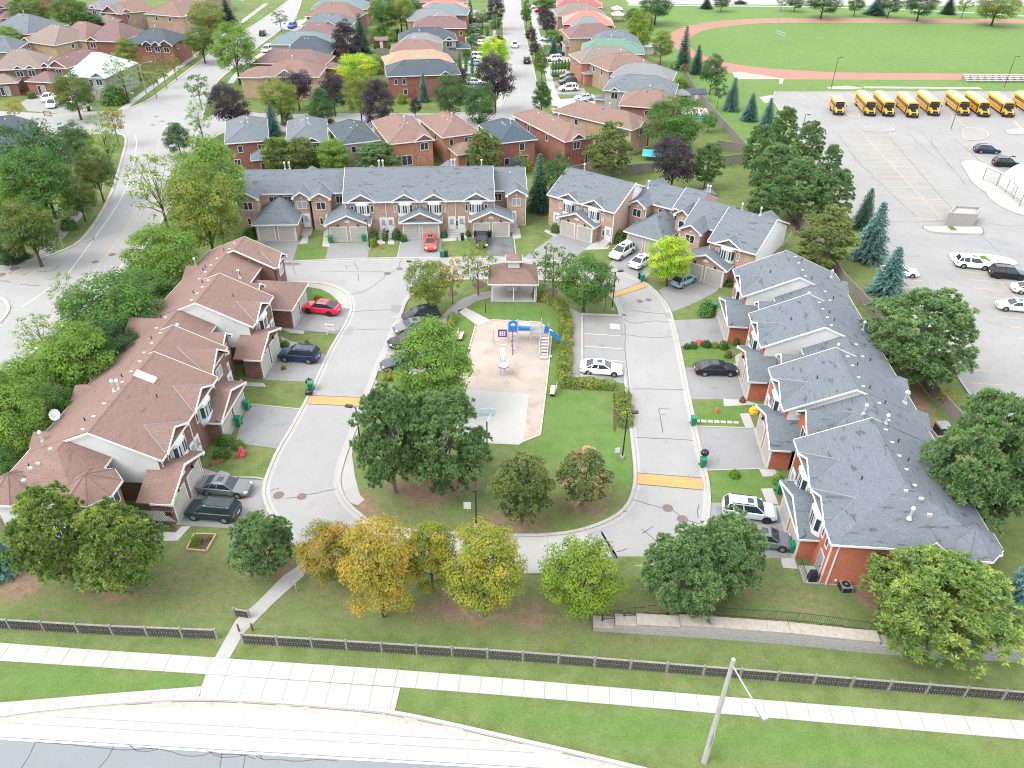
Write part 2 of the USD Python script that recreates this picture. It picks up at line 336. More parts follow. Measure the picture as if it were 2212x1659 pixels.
leaf('needle_pine', [(.034, .060, .022), (.052, .088, .030), (.082, .122, .042)], .5, .2)
leaf('needle_warm', [(.036, .060, .014), (.068, .098, .020), (.115, .135, .03), (.17, .12, .045)], .6, .15)
leaf('needle_olive', [(.045, .062, .02), (.075, .090, .028), (.115, .12, .04)], .5, .15)
leaf('needle_dead', [(.05, .075, .025), (.13, .10, .05), (.30, .185, .11), (.36, .22, .13)], .7, .15)
leaf('needle_blue', [(.035, .075, .066), (.062, .118, .108), (.105, .175, .165)], .8, .12)
leaf('needle_spruce', [(.024, .052, .034), (.042, .080, .052), (.07, .118, .08)], .8, .12)
leaf('cedar', [(.018, .048, .010), (.032, .075, .013), (.055, .105, .018)], 1.2, .15)
leaf('hedge_gold', [(.045, .07, .012), (.09, .105, .016), (.155, .14, .02), (.20, .16, .026)], .8, .2)
leaf('flower_red', [(.30, .05, .05), (.45, .12, .20)], 2.0, .2)
leaf('flower_yellow', [(.40, .30, .02), (.5, .2, .03)], 2.0, .2)
# ------------------------------------------------------------------ the ground and the paving
random.seed(7); np.random.seed(7)
gm = MB()
NEAR = (-78.0, 78.0, 18.0, 138.0)
xs_, ys_ = [-1600, -500, NEAR[0], 0, NEAR[1], 500, 1600.], [-400, NEAR[2], 78.0, NEAR[3], 300, 900, 2600.]
for i in range(len(xs_) - 1):
    for j in range(len(ys_) - 1):
        if NEAR[0] <= xs_[i] < NEAR[1] and NEAR[2] <= ys_[j] < NEAR[3]: continue
        gm.add([(xs_[i], ys_[j], 0), (xs_[i + 1], ys_[j], 0), (xs_[i + 1], ys_[j + 1], 0), (xs_[i], ys_[j + 1], 0)], [(0, 1, 2), (0, 2, 3)])
top('ground', gm, 'lawn', None, None, kind='structure')
WALL_PX = [(1281,1363),(1300,1364),(1400,1371),(1500,1377),(1700,1392),(1850,1408),(1960,1417),(2050,1424),(2100,1424),(2212,1432),(2330,1441)]
WALL_H = [.12, .45, 1.0, 1.15, 1.2, 1.2, .7, .85, .8, 1.0, 1.0]
wall_xy = gp(WALL_PX)
def ground_thing(name): 
    return thing(name, None, None, (0, 0, 0), kind='structure')
def sheet(parent, name, poly, z, m): return obj(parent, name, MB().flat(poly, z), m)
def strip(line, w): return line.buffer(w / 2, cap_style=2, join_style=1)

# the private loop road
OUT = [(600,575),(612,566),(703,562),(795,558.5),(950,557),(1106,556),(1161,563),(1235,566),(1310,577),(1383,605),(1408,622),(1431,645),(1448,672),(1458,710),(1467,747),(1483,829),(1496,892),(1511,967),(1527,1029),(1532,1067),(1531,1107),(1522,1150),(1495,1185),(1455,1207),(1391,1224),(1323,1236),(1168,1236),(1000,1238),(850,1236),(760,1228),(700,1213),(655,1190),(628,1164),(585,1114),(569,1074),(570,1049),(580,1019),(600,972),(628,927),(663,862),(681,827),(708,765),(733,722),(751,692),(760,665),(753,637),(733,624),(705,614),(665,610),(600,612)]
ISL = [(1351,829),(1348,800),(1257,815),(1257,680),(1340,684),(1331,655),(1316,637),(1290,620),(1250,610),(1190,606),(1065,604),(990,604),(930,612),(900,625),(885,642),(875,655),(868,677),(866,686),(944,689),(962,712),(950,770),(930,812),(815,800),(803,834),(785,877),(773,912),(753,964),(743,992),(734,1024),(732,1046),(738,1067),(750,1087),(771,1107),(798,1127),(848,1143),(923,1150),(1040,1157),(1106,1158),(1181,1157),(1246,1149),(1306,1129),(1343,1107),(1363,1079),(1372,1042),(1371,1004),(1365,949),(1361,917),(1358,879)]
SHARP = {(1351,829),(1348,800),(1257,815),(1257,680),(1340,684),(866,686),(944,689),(930,812),(815,800)}
outer, island = gpoly(OUT, 1), gpoly([p for p in ISL for _ in range(4 if p in SHARP else 1)], 1)
road = ground_thing('loop_road')
slab_zone = gpoly([(746,1228),(800,1128),(850,1143),(1040,1150),(1180,1150),(1262,1145),(1330,1235),(1168,1250),(900,1250)])
loop = outer.difference(island)
conc = loop.intersection(slab_zone)
sheet(road, 'asphalt', loop.difference(slab_zone), .02, 'asphalt'); 
# concrete bays of the bottom stretch, one slab each
xs = [740, 800, 868, 945, 1030, 1110, 1180, 1260, 1345]
for a, b in zip(xs[:-1], xs[1:]):
    q = gpoly([(a + 4, 1110), (b + 4, 1110), (b, 1260), (a, 1260)]).intersection(conc).buffer(-.012)
    if not q.is_empty: obj(road, 'concrete_slab', MB().flat(q, .028), 'pale_concrete')
sheet(road, 'slab_joint', conc, .018, 'walk_grey')
kerb = MB()
kerb.flat(outer.exterior.buffer(.16), .10, .1)
kerb.flat(island.buffer(.01).exterior.buffer(.16), .13, .13)
obj(road, 'kerb', kerb, 'kerb_stone')
gut = unary_union([outer.buffer(-.16).difference(outer.buffer(-.55)), island.buffer(.55).difference(island.buffer(.16))]).intersection(outer.buffer(-.16)).difference(slab_zone)
bay = gpoly([(1255,679),(1345,684),(1352,829),(1255,816)]).union(gpoly([(855,686),(960,686),(960,812),(805,800)]))
sheet(road, 'gutter', gut.difference(bay), .026, 'concrete')
hump_px = [[(670.5,854.5),(789,859.5),(783,878),(664,873)], [(1377,1022),(1517,1033),(1520,1059),(1376,1046)], [(1316,636),(1388.5,610),(1402,618.5),(1326,643.5)]]
for h in hump_px:
    p = gp(h); c = p.mean(0); m = MB()
    a, b, cc, d = [np.append(q, 0) for q in p]
    n = 6; rows = []
    for i in range(n + 1):
        t = i / n; z = .025 + .075 * math.sin(math.pi * t); rows.append((a + (d - a) * t + [0, 0, z], b + (cc - b) * t + [0, 0, z]))
    for (l0, r0), (l1, r1) in zip(rows[:-1], rows[1:]): m.add([l0, r0, r1, l1], [(0, 1, 2), (0, 2, 3)])
    obj(road, 'speed_hump', m, 'hump_paint')
    for e0, e1 in ((p[0], p[1]), (p[3], p[2])):
        obj(road, 'hump_seam', MB().flat(strip(LineString([e0, e1]), .1), .034), 'sealant')
def wiggle(pts, amp=.1, seed=0):
    l = LineString(chaikin(gp(pts), 1)); n = max(3, int(l.length / .5)); r = np.random.RandomState(seed + int(pts[0][0]) * 7)
    q = [np.array(l.interpolate(t, normalized=True).coords[0]) + r.normal(0, amp, 2) * (0 < t < 1) for t in np.linspace(0, 1, n)]
    return LineString(q)
cracks = [[(613,724),(748,714)], [(762,674),(846,668)], [(768,712),(843,711)], [(752,638),(790,630),(824,605),(835,591)], [(694,586),(826,586),(836,592)], [(836,592),(862,581),(867,560)], [(868,582),(886,594)], [(746,573),(748,581)], [(765,568),(770,578),(775,584)], [(773,592),(774,608)], [(632,572),(634,586),(640,594)],
    [(1347,840),(1400,841),(1478,842)], [(1372,945),(1420,947),(1455,949),(1497,952)], [(1423,882),(1446,884)], [(1424,882),(1429,910),(1431,936)], [(1429,897),(1439,895)], [(1367,1080),(1400,1090),(1433,1099),(1445,1098)], [(1447,1099),(1478,1122),(1510,1132)], [(1385,1143),(1412,1165),(1430,1185)], [(1387,1153),(1400,1147),(1411,1137)],
    [(1299,1148),(1315,1175),(1325,1190),(1332,1200),(1338,1225)], [(1332,1192),(1355,1185)], [(1300,1152),(1318,1185),(1330,1212)], [(1324,1188),(1336,1205),(1333,1224)], [(1366,1221),(1392,1215)], [(1330,1108),(1356,1106)], [(1362,670),(1420,678),(1447,676)], [(1348,690),(1364,700),(1420,692),(1428,695),(1448,696)], [(1350,700),(1350,760),(1358,829),(1362,880)], [(616,1078),(660,1071),(698,1063),(727,1056)], [(584,1060),(603,1055)], [(1340,722),(1400,730),(1450,728)], [(1336,640),(1345,645)], [(1510,1090),(1505,1110),(1508,1120)]]
for i, cpts in enumerate(cracks):
    obj(road, 'crack_seal', MB().flat(strip(wiggle(cpts, .05, i), .075 if i not in (20, 22, 23) else .16), .030), 'sealant')
def disc(px, py, r, z, n=18):
    c = g2(px, py); return Polygon([(c[0] + r * math.cos(t), c[1] + r * math.sin(t)) for t in np.arange(n) * 2 * math.pi / n])
for (x, y, r) in [(837,591,.5),(863,581,.45),(652,1073,.45),(602,1070,.5),(1442,1098,.5),(1474,1122,.5),(1382,651,.42),(1401,648,.42)]:
    obj(road, 'manhole_cover', MB().flat(disc(x, y, r, 0), .034), 'iron')
for q in ([(613,567),(650,568),(649,574),(613,575)], [(845,659),(868,660),(862,676),(846,674)], [(752,706),(767,707),(758,725),(740,724)], [(1005,594),(1028,595),(1028,602),(1004,601)], [(1437,676),(1448,676),(1449,688),(1437,688)]):
    obj(road, 'asphalt_patch', MB().flat(gpoly(q), .031), 'drive_asphalt')
for q in ([(614,568),(630,568),(630,572),(613,572)], [(633,568),(646,568),(646,572),(633,572)], [(1340,678),(1352,679),(1352,683),(1340,683)]):
    obj(road, 'catch_basin', MB().flat(gpoly(q), .036), 'iron')
# parking bay lines and the two bays
for q in ([(1257,680),(1345,684),(1351,829),(1322,825),(1257,816)], [(866,687),(944,688),(962,712),(950,770),(930,812),(812,802),(838,745)]):
    sheet(road, 'parking_bay', gpoly(q), .024, 'lot_asphalt')
for a, b in [((1262,721),(1341,726)), ((1263,748),(1343,754)), ((1263,775),(1345,781)), ((1264,798),(1347,806)), ((1326,705),(1337,706)), ((850,684),(868,687)), ((840,803),(870,804)), ((845,702),(870,704)), ((835,725),(860,729)), ((826,760),(850,766))]:
    obj(road, 'bay_line', MB().flat(strip(LineString([g2(*a), g2(*b)]), .1), .032), 'worn_white')
obj(road, 'bay_symbol', MB().flat(gpoly([(1317,699),(1338,701),(1339,712),(1318,710)]), .031), 'worn_white')
obj(road, 'bay_kerb', MB().flat(strip(LineString(gp([(1344,683),(1257,679),(1257,816)])), .3), .14, .14), 'kerb_stone')
obj(road, 'bay_apron', MB().flat(strip(LineString(gp([(866,686),(852,706),(840,738),(823,773),(808,808)])), .8), .033), 'concrete')

# driveways
DR = [('drive_asphalt', [(634,711),(663,652),(740,664),(752,668),(757,678),(728,722)]), ('drive_asphalt', [(574,821),(612,742),(694,764),(706,768),(682,826)]), ('drive_asphalt', [(534,873),(647,884),(602,970),(508,957)]), ('drive_asphalt', [(443,1030),(570,1038),(567,1075),(580,1112),(566,1146),(515,1143),(383,1134)]),
      ('drive_asphalt', [(1423,627),(1440,618),(1496,600),(1556,615),(1548,630),(1500,655),(1453,674)]), ('drive_asphalt', [(1457,692),(1553,688),(1569,742),(1468,748)]), ('drive_asphalt', [(1478,794),(1588,796),(1607,863),(1493,863)]), ('drive_asphalt', [(1505,922),(1628,926),(1657,1010),(1526,1014)]), ('drive_asphalt', [(1531,1086),(1684,1091),(1724,1190),(1716,1206),(1560,1207),(1500,1200),(1532,1110)]),
      ('drive_asphalt', [(548,522),(646,520),(633,563),(612,566),(540,560)]), ('drive_asphalt', [(711,526),(798,522),(795,560),(702,562)]), ('drive_asphalt', [(866,517),(955,515),(951,557),(858,558)]), ('dark_drive', [(1018,516),(1106,513),(1111,556),(1063,557)]),
      ('drive_asphalt', [(1203,505),(1280,527),(1246,553),(1235,566),(1131,557)]), ('drive_asphalt', [(1352,533),(1428,548),(1442,560),(1388,606),(1310,577)])]
lawns = []
for i, (m_, q) in enumerate(DR):
    top('driveway', MB().flat(gpoly(q).difference(outer.buffer(.15)), .022), m_, None, None, kind='structure')
# light edging along some driveways and stains of their own
for i, l in enumerate([[(858,558),(867,517)], [(1110,513),(1115,556)], [(647,884),(535,873)], [(443,1029),(553,1032),(572,1036)], [(1505,921),(1625,925)], [(1527,1016),(1656,1012)]]):
    top('driveway_edging', MB().flat(strip(LineString(gp(l)), .16), .06, .06), 'concrete', None, None, kind='structure')

# walks, pads and the bottom pavement
WK = [('walk_grey', [(1066,628),(1028,634),(998,646),(973,664),(953,685),(944,702),(934,760),(918,800),(940,806),(953,762),(966,712),(974,691),(988,676),(1006,665),(1029,651),(1064,642)]),
      ('pale_concrete', [(988,672),(1006,665),(1060,692),(1032,704)]),
      ('walk_grey', [(1160,634),(1190,646),(1230,664),(1256,678),(1257,816),(1229,813),(1232,680),(1205,665),(1162,644)]),
      ('pale_concrete', [(1008,842),(1143,851),(1137,900),(1130,955),(1121,961),(1053,958),(978,951)]),
      ('concrete', [(652,1213),(640,1226),(612,1244),(553,1304),(510,1339),(464,1421),(496,1422),(527,1368),(590,1304),(656,1244),(668,1222)]),
      ('concrete', [(664,611),(705,614),(733,624),(753,637),(760,665),(753,668),(737,664),(730,650),(712,634),(693,625),(664,620)]),
      ('concrete', [(806,803),(816,830),(790,890),(776,925),(760,980),(767,1030),(778,1070),(788,1080),(774,1092),(752,1085),(738,1060),(736,1024),(757,965),(786,880)]),
      ('concrete', [(594,706),(658,715),(655,722),(625,719)]), ('concrete', [(606,727),(630,738),(643,740),(635,752),(612,745)]), ('concrete', [(533,826),(570,828),(575,836),(530,834)]), ('concrete', [(434,1010),(470,1022),(478,1016),(497,1024),(490,1033),(440,1032)]),
      ('pale_concrete', [(314,1147),(380,1151),(392,1137),(412,1137),(384,1168),(330,1170)]),
      ('pale_concrete', [(1548,668),(1556,667),(1556,688),(1546,688)]), ('pale_concrete', [(1588,770),(1600,762),(1612,800),(1590,796)]), ('pale_concrete', [(1598,894),(1618,893),(1630,924),(1610,924)]), ('pale_concrete', [(1562,862),(1606,864),(1640,874),(1564,878)]),
      ('pale_concrete', [(1640,1014),(1672,1014),(1690,1028),(1648,1030)]), ('pale_concrete', [(1644,1056),(1668,1055),(1682,1090),(1656,1086)]), ('pale_concrete', [(1686,1207),(1716,1205),(1728,1246),(1698,1252)]),
      ('pale_concrete', [(660,500),(668,500),(664,526),(644,528),(650,520)]), ('pale_concrete', [(700,500),(710,502),(712,534),(696,532)]), ('pale_concrete', [(540,510),(560,512),(556,528),(536,526)]), ('pale_concrete', [(812,510),(826,505),(832,527),(816,528)]), ('pale_concrete', [(838,505),(850,505),(852,528),(838,528)]), ('pale_concrete', [(954,512),(986,508),(986,520),(956,522)]), ('pale_concrete', [(990,508),(1008,508),(1010,520),(990,520)]), ('pale_concrete', [(1106,505),(1122,492),(1126,514),(1108,516)]),
      ('pale_concrete', [(1180,496),(1204,505),(1200,512),(1175,500)]), ('pale_concrete', [(1285,520),(1320,522),(1314,538),(1262,540)]), ('pale_concrete', [(1340,520),(1356,524),(1352,534),(1338,532)])]
for m_, q in WK: top('walk', MB().flat(gpoly(q), .036, .036), m_, None, None, kind='structure')
for px_ in ((1053,845,1046,958), (1098,849,1090,960), (1000,900,1137,905)):
    pass
top('parking_access_kerb', MB().flat(strip(gline([(965,712),(953,762),(940,806)], 1), .2), .1, .1), 'kerb_stone', None, None, kind='structure')

# playground floor with its timber edge, the worn ground under trees, beds
PLAY = [(1060,692),(1106,693),(1164,697),(1193,716),(1187,770),(1181,830),(1175,880),(1167,940),(1130,955),(1143,851),(1008,842),(985,858),(1008,772),(1027,705)]
pg = ground_thing('playground_floor')
sheet(pg, 'wood_chips', gpoly(PLAY), .03, 'wood_chips')
for a, b in [((1060,692),(1164,697)), ((1164,697),(1193,716)), ((1193,716),(1181,830)), ((1181,830),(1167,940)), ((1167,940),(1130,955)), ((1027,705),(1008,772)), ((1008,772),(982,858))]:
    obj(pg, 'edging_timber', MB().flat(strip(LineString([g2(*a), g2(*b)]), .14), .12, .12), 'bench_wood')
BEDS = [('needle_litter', [(830,1048),(880,1030),(960,1020),(1040,1030),(1035,1062),(985,1074),(930,1080),(870,1070)]), ('mulch', [(912,664),(925,658),(942,662),(944,673),(925,676),(912,672)]), ('mulch', [(962,630),(975,625),(988,630),(986,640),(970,642)]), ('mulch', [(1020,612),(1034,605),(1052,610),(1050,620),(1030,624)]), ('mulch', [(1178,628),(1195,620),(1208,628),(1204,638),(1186,638)]),
        ('mulch', [(1148,650),(1180,656),(1205,668),(1212,690),(1214,800),(1225,836),(1318,842),(1322,834),(1222,822),(1224,690),(1212,660),(1176,640),(1158,636)]), ('mulch', [(1320,850),(1330,846),(1336,930),(1326,932)]), ('needle_litter', [(1180,1130),(1140,1118),(1085,1112),(1070,1122),(1100,1140),(1150,1142)]), ('needle_litter', [(1225,1080),(1260,1070),(1300,1082),(1290,1102),(1240,1100)]),
        ('bare_soil', [(748,1080),(790,1085),(815,1098),(818,1108),(800,1116),(776,1105)]), ('needle_litter', [(0,1200),(60,1195),(120,1240),(90,1275),(0,1290)]), ('needle_litter', [(170,1262),(260,1255),(330,1268),(300,1290),(200,1295)]), ('needle_litter', [(572,1222),(605,1212),(625,1228),(590,1248)]), ('bare_soil', [(965,1255),(990,1235),(1010,1250),(1000,1300),(960,1310),(945,1280)]), ('bare_soil', [(900,1310),(960,1300),(1150,1320),(1160,1345),(1000,1350),(890,1335)]), ('needle_litter', [(1455,1302),(1495,1300),(1510,1315),(1480,1324)]),
        ('needle_litter', [(1835,1262),(1890,1255),(1900,1330),(1860,1320)]), ('mulch', [(2150,1260),(2212,1250),(2212,1330),(2160,1325)]), ('needle_litter', [(1950,830),(1995,826),(2010,900),(1975,880)]), ('bare_soil', [(2040,1075),(2110,1130),(2150,1160),(2120,1170),(2060,1120)]), ('needle_litter', [(1690,478),(1740,470),(1760,520),(1720,510)]), ('needle_litter', [(1735,570),(1775,565),(1790,590),(1760,592)]), ('mulch', [(1155,455),(1180,455),(1185,466),(1160,468)]), ('bare_soil', [(565,620),(600,612),(606,640),(590,650)]),
        ('mulch', [(450,1018),(474,1022),(466,1032),(446,1030)]), ('mulch', [(330,1128),(385,1140),(378,1150),(328,1146)]), ('dry_lawn', [(610,1250),(670,1230),(900,1245),(1320,1250),(1420,1330),(1540,1400),(1280,1380),(900,1352),(560,1340)]), ('dry_lawn', [(0,1200),(380,1180),(590,1180),(640,1215),(560,1290),(460,1365),(0,1330)]), ('dry_lawn', [(780,1070),(1040,1080),(1340,1060),(1330,1100),(1240,1140),(1100,1150),(900,1145),(800,1118)]), ('dry_lawn', [(1400,630),(1420,618),(1490,600),(1500,590),(1450,580),(1385,604)]), ('dry_lawn', [(1540,1215),(1700,1260),(1850,1290),(1900,1380),(1560,1350)]),
        ('needle_litter', [(1970,830),(2010,910),(2060,1020),(2120,1120),(2090,1110),(2020,990),(1965,890)]), ('mulch', [(1700,440),(1712,455),(1790,570),(1775,572),(1700,470)])]
for i, (m_, q) in enumerate(BEDS):
    if m_ != 'mulch': continue
    p = gpoly(q, 2); ring_ = shapely.segmentize(p, .45)
    pts = np.array(ring_.exterior.coords)[:-1]; pts = pts + (meshkit.noise(np.c_[pts * .9, np.full(len(pts), i * 3.1)])[:, None] - .5) * np.array([.8, .8])
    top('planting_bed', MB().flat(Polygon(pts).buffer(0), .012 + .0002 * i), m_, None, None, kind='structure')
LUSH = [[(1035,652),(1064,644),(1160,652),(1200,680),(1212,720),(1193,716),(1164,697),(1060,692),(1006,666)], [(975,715),(988,676),(1032,704),(1027,706),(1006,775),(985,800)], [(1190,740),(1212,740),(1212,815),(1225,838),(1320,845),(1325,932),(1350,930),(1362,1000),(1358,1050),(1300,1020),(1160,985),(1130,962),(1168,942)], [(1473,752),(1560,748),(1585,790),(1479,791)], [(1497,866),(1600,866),(1625,890),(1600,920),(1504,919)], [(1530,1020),(1648,1020),(1690,1040),(1650,1080),(1533,1083)], [(645,532),(700,530),(700,560),(634,562)], [(660,620),(693,626),(712,636),(728,652),(730,663),(662,640)], [(0,1440),(440,1462),(430,1485),(0,1510)], [(600,1480),(2212,1620),(2212,1700),(1250,1600),(870,1500)]]
st_ = .6; gx = np.arange(NEAR[0], NEAR[1] + .01, st_); gy = np.arange(NEAR[2], NEAR[3] + .01, st_)
PX, PY = np.meshgrid(gx, gy); P2 = np.c_[PX.ravel(), PY.ravel()]; pts_ = shapely.points(P2)
wob = (meshkit.fbm(np.c_[P2 * .45, np.zeros(len(P2))], 3, 5) - .5) * 3.2
def cover(polys, soft):
    c = np.zeros(len(P2))
    for p in polys:
        d = shapely.distance(pts_, p) - shapely.distance(pts_, p.exterior) * shapely.contains(p, pts_)
        c = np.maximum(c, np.clip(.5 - (d + wob * soft) / (2.0 * soft), 0, 1))
    return c * c * (3 - 2 * c)
soil = cover([gpoly(q, 2) for m_, q in BEDS if m_ in ('needle_litter', 'bare_soil')], 1.0)
dry = cover([gpoly(q, 2) for m_, q in BEDS if m_ == 'dry_lawn'], 2.2); lush = cover([gpoly(q, 1) for q in LUSH], .8)
wl = LineString(wall_xy); dpt = np.array([wl.project(p) for p in pts_]); dst = shapely.distance(pts_, wl)
acc = np.r_[0, np.cumsum(np.linalg.norm(np.diff(wall_xy, axis=0), axis=1))]
north = P2[:, 1] > np.interp(P2[:, 0], wall_xy[:, 0], wall_xy[:, 1])
hz = np.interp(dpt, acc, WALL_H) * np.clip(1 - (dst - .9) / 7.5, 0, 1) ** 1.5 * north * (dst > .75) * (P2[:, 0] > wall_xy[0, 0] - .2)
nx = len(gx); idx = np.arange(nx * len(gy)).reshape(len(gy), nx); q4 = np.stack([idx[:-1, :-1], idx[:-1, 1:], idx[1:, 1:], idx[1:, :-1]], -1).reshape(-1, 4)
gmesh = usdkit.mesh(stage, fresh('/World', 'ground'), (np.c_[P2, hz], q4), None, smooth=True); tag(gmesh, kind='structure')
UsdGeom.PrimvarsAPI(gmesh).CreatePrimvar('cover', Sdf.ValueTypeNames.Color3fArray, 'vertex').Set([Gf.Vec3f(*map(float, t)) for t in np.c_[soil, dry, lush]])
_g = {'g': ('geometry', {}), 'at': ('attribute', {'attribute': 'cover'}), 'sp': ('separate_color', {}),
    'n1': ('noise_texture', {'scale': .09, 'detail': 5.0, 'roughness': .6}), 'n2': ('noise_texture', {'scale': .6, 'detail': 5.0, 'roughness': .7}), 'n3': ('noise_texture', {'scale': 6.0, 'detail': 3.0, 'roughness': .85}), 'n4': ('noise_texture', {'scale': .22, 'detail': 6.0, 'roughness': .75}), 'n5': ('noise_texture', {'scale': 1.6, 'detail': 6.0, 'roughness': .75}),
    'r1': ('rgb_ramp', {'ramp': [(.32, (.056, .080, .025)), (.5, (.074, .100, .034)), (.68, (.094, .116, .045))]}),
    'rl': ('rgb_ramp', {'ramp': [(.3, (.050, .092, .023)), (.7, (.074, .118, .034))]}), 'rd': ('rgb_ramp', {'ramp': [(.33, (.048, .074, .023)), (.46, (.072, .090, .034)), (.58, (.098, .090, .048)), (.74, (.135, .110, .072))]}),
    'rs': ('rgb_ramp', {'ramp': [(.3, (.095, .066, .046)), (.7, (.165, .115, .083))]}), 'rw': ('rgb_ramp', {'ramp': [(.55, (0, 0, 0)), (.75, (.8, .8, .8))]}),
    'mw': ('mix_color', {'b': (.135, .118, .062)}), 'ml': ('mix_color', {}), 'md': ('mix_color', {}), 'ms': ('mix_color', {}),
    'r3': ('rgb_ramp', {'ramp': [(.3, (.72,) * 3), (.7, (1.25,) * 3)]}), 'mm': ('mix_color', {'blend_type': 'multiply', 'fac': .85, 'use_clamp_result': False}), 'bp': ('bump', {'strength': .6, 'distance': .06}), 'p': ('principled_bsdf', {'roughness': .92, 'specular_ior_level': .08})}
mat('near_lawn', _g, [('at.color', 'sp.color')] + [('g.position', f'n{i}.vector') for i in (1, 2, 3, 4, 5)] + [('n2.fac', 'r1.fac'), ('n2.fac', 'rl.fac'), ('n5.fac', 'rd.fac'), ('n5.fac', 'rs.fac'), ('n4.fac', 'rw.fac'), ('rw.color', 'mw.fac'), ('r1.color', 'mw.a'),
    ('mw.result', 'ml.a'), ('rl.color', 'ml.b'), ('sp.b', 'ml.fac'), ('ml.result', 'md.a'), ('rd.color', 'md.b'), ('sp.g', 'md.fac'), ('md.result', 'ms.a'), ('rs.color', 'ms.b'), ('sp.r', 'ms.fac'), ('n3.fac', 'r3.fac'), ('ms.result', 'mm.a'), ('r3.color', 'mm.b'), ('mm.result', 'p.base_color'), ('n3.fac', 'bp.height'), ('bp.normal', 'p.normal')])
UsdShade.MaterialBindingAPI.Apply(gmesh.GetPrim()).Bind(M('near_lawn'))

# the arterial road at the bottom with its concrete lay-by and pavement slabs
art = ground_thing('arterial_road')
A0, A1 = g2(0, 1592), g2(1106, 1655.5); du = (A1 - A0) / np.linalg.norm(A1 - A0); dn = np.array([du[1], -du[0]])
def al(s, t): return tuple(A0 + du * s + dn * t)
KERB = [(-60,1556),(0,1547),(100,1533),(300,1515),(425,1509),(553,1514),(770,1531),(853,1540),(963,1563),(1106,1596),(1221,1622),(1376,1659),(1500,1692)]
kl = chaikin(gp(KERB), 2)
sheet(art, 'asphalt', Polygon([al(-40, 0), al(90, 0), al(90, 16), al(-40, 16)]), .022, 'main_road')
layby = Polygon(list(map(tuple, kl)) + [al(90, 0.02), al(-40, .02)]).buffer(0)
sheet(art, 'concrete_joint', layby, .016, 'walk_grey')
for k in range(-3, 16):
    for t0, t1 in ((-9, -1.62), (-1.6, -1.0), (-.98, .0)):
        q = Polygon([al(k * 3.9 + (t0 == -9) * 1.2, t0), al((k + 1) * 3.9 + (t0 == -9) * 1.2, t0), al((k + 1) * 3.9, t1), al(k * 3.9, t1)]).buffer(0).intersection(layby).buffer(-.012)
        if not q.is_empty and q.area > .3: obj(art, 'concrete_slab', MB().flat(q, .025), 'pale_concrete')
obj(art, 'kerb', MB().flat(LineString(kl).buffer(.12), .15, .15), 'pale_concrete')
obj(art, 'gutter', MB().flat(LineString(kl).parallel_offset(.38, 'right').buffer(.24), .029), 'kerb_stone')
obj(art, 'leaf_litter', MB().flat(unary_union([strip(LineString(kl).parallel_offset(.2, 'right'), .05).intersection(Point(*g2(x, y)).buffer(r)) for x, y, r in ((560,1521,1.2),(640,1528,.5),(700,1532,1.0),(735,1538,1.3),(800,1548,.8),(850,1553,.7),(930,1560,.9),(1040,1590,1.3),(1090,1602,1.2),(1240,1635,.8),(300,1522,.9),(420,1516,1.6),(470,1517,1.4))]), .034), 'bare_soil', kind='stuff')
obj(art, 'edge_line', MB().flat(Polygon([al(-40, .06), al(90, .06), al(90, .2), al(-40, .2)]), .030), 'white_paint')
obj(art, 'lane_line', MB().flat(Polygon([al(17.5, 1.3), al(23.5, 1.35), al(23.5, 1.6), al(17.5, 1.5)]), .030), 'white_paint')
for i, c_ in enumerate([[(78,1601),(60,1640),(45,1662)], [(248,1609),(232,1640),(212,1662)], [(80,1604),(150,1608),(215,1616),(270,1622),(330,1617),(350,1619),(400,1634),(440,1634),(458,1625)], [(280,1610),(290,1622),(318,1626),(345,1618)], [(447,1620),(460,1632),(480,1638),(515,1634),(530,1631)], [(453,1622),(475,1632),(520,1629),(540,1634),(552,1640)], [(480,1626),(474,1662)], [(530,1631),(525,1662)], [(553,1634),(570,1643),(600,1640),(640,1646),(690,1640),(730,1645)], [(560,1630),(566,1640)], [(330,1617),(300,1615),(270,1612)]]):
    obj(art, 'crack_seal', MB().flat(strip(wiggle(c_, .012, i), .05), .031), 'sealant')
pave = ground_thing('pavement')
T = [(-60,1384),(0,1389),(217,1405),(425,1418),(553,1427),(870,1448),(1106,1467),(1403,1492),(1659,1513),(2212,1557),(2330,1567)]
B = [(-60,1423),(0,1428),(445,1457),(865,1485),(1106,1504),(1659,1551),(2212,1598),(2330,1609)]
tl, bl = LineString(gp(T)), LineString(gp(B))
L = tl.length; n = int(L / 1.52)
fall = None
for i in range(n):
    s0, s1 = i / n, (i + 1) / n
    q = Polygon([tl.interpolate(s0, normalized=True).coords[0], tl.interpolate(s1, normalized=True).coords[0], bl.interpolate(bl.project(Point(tl.interpolate(s1, normalized=True))) ).coords[0], bl.interpolate(bl.project(Point(tl.interpolate(s0, normalized=True)))).coords[0]]).buffer(-.011)
    obj(pave, 'paving_slab', MB().flat(q, .05 + .006 * math.sin(i * 2.3), .05), 'pale_concrete')
pad = gpoly([(445,1457),(865,1486),(853,1536),(770,1528),(553,1511),(430,1506),(435,1484)]); pad2 = gpoly([(-40,1524),(0,1518),(217,1500),(436,1483),(432,1507),(300,1512),(100,1530),(0,1544),(-40,1550)])
for i in range(0, n):
    for nm, pp in (('paving_slab', pad), ('paving_slab', pad2)):
        c0, c1 = tl.interpolate(i / n, normalized=True).coords[0], tl.interpolate((i + 1) / n, normalized=True).coords[0]
        q = Polygon([c0, c1, tuple(np.array(c1) + dn * 7), tuple(np.array(c0) + dn * 7)]).intersection(pp.difference(LineString(kl).buffer(.13))).buffer(-.011)
        if not q.is_empty and q.area > .1: obj(pave, nm, MB().flat(q, .046, .046), 'pale_concrete')
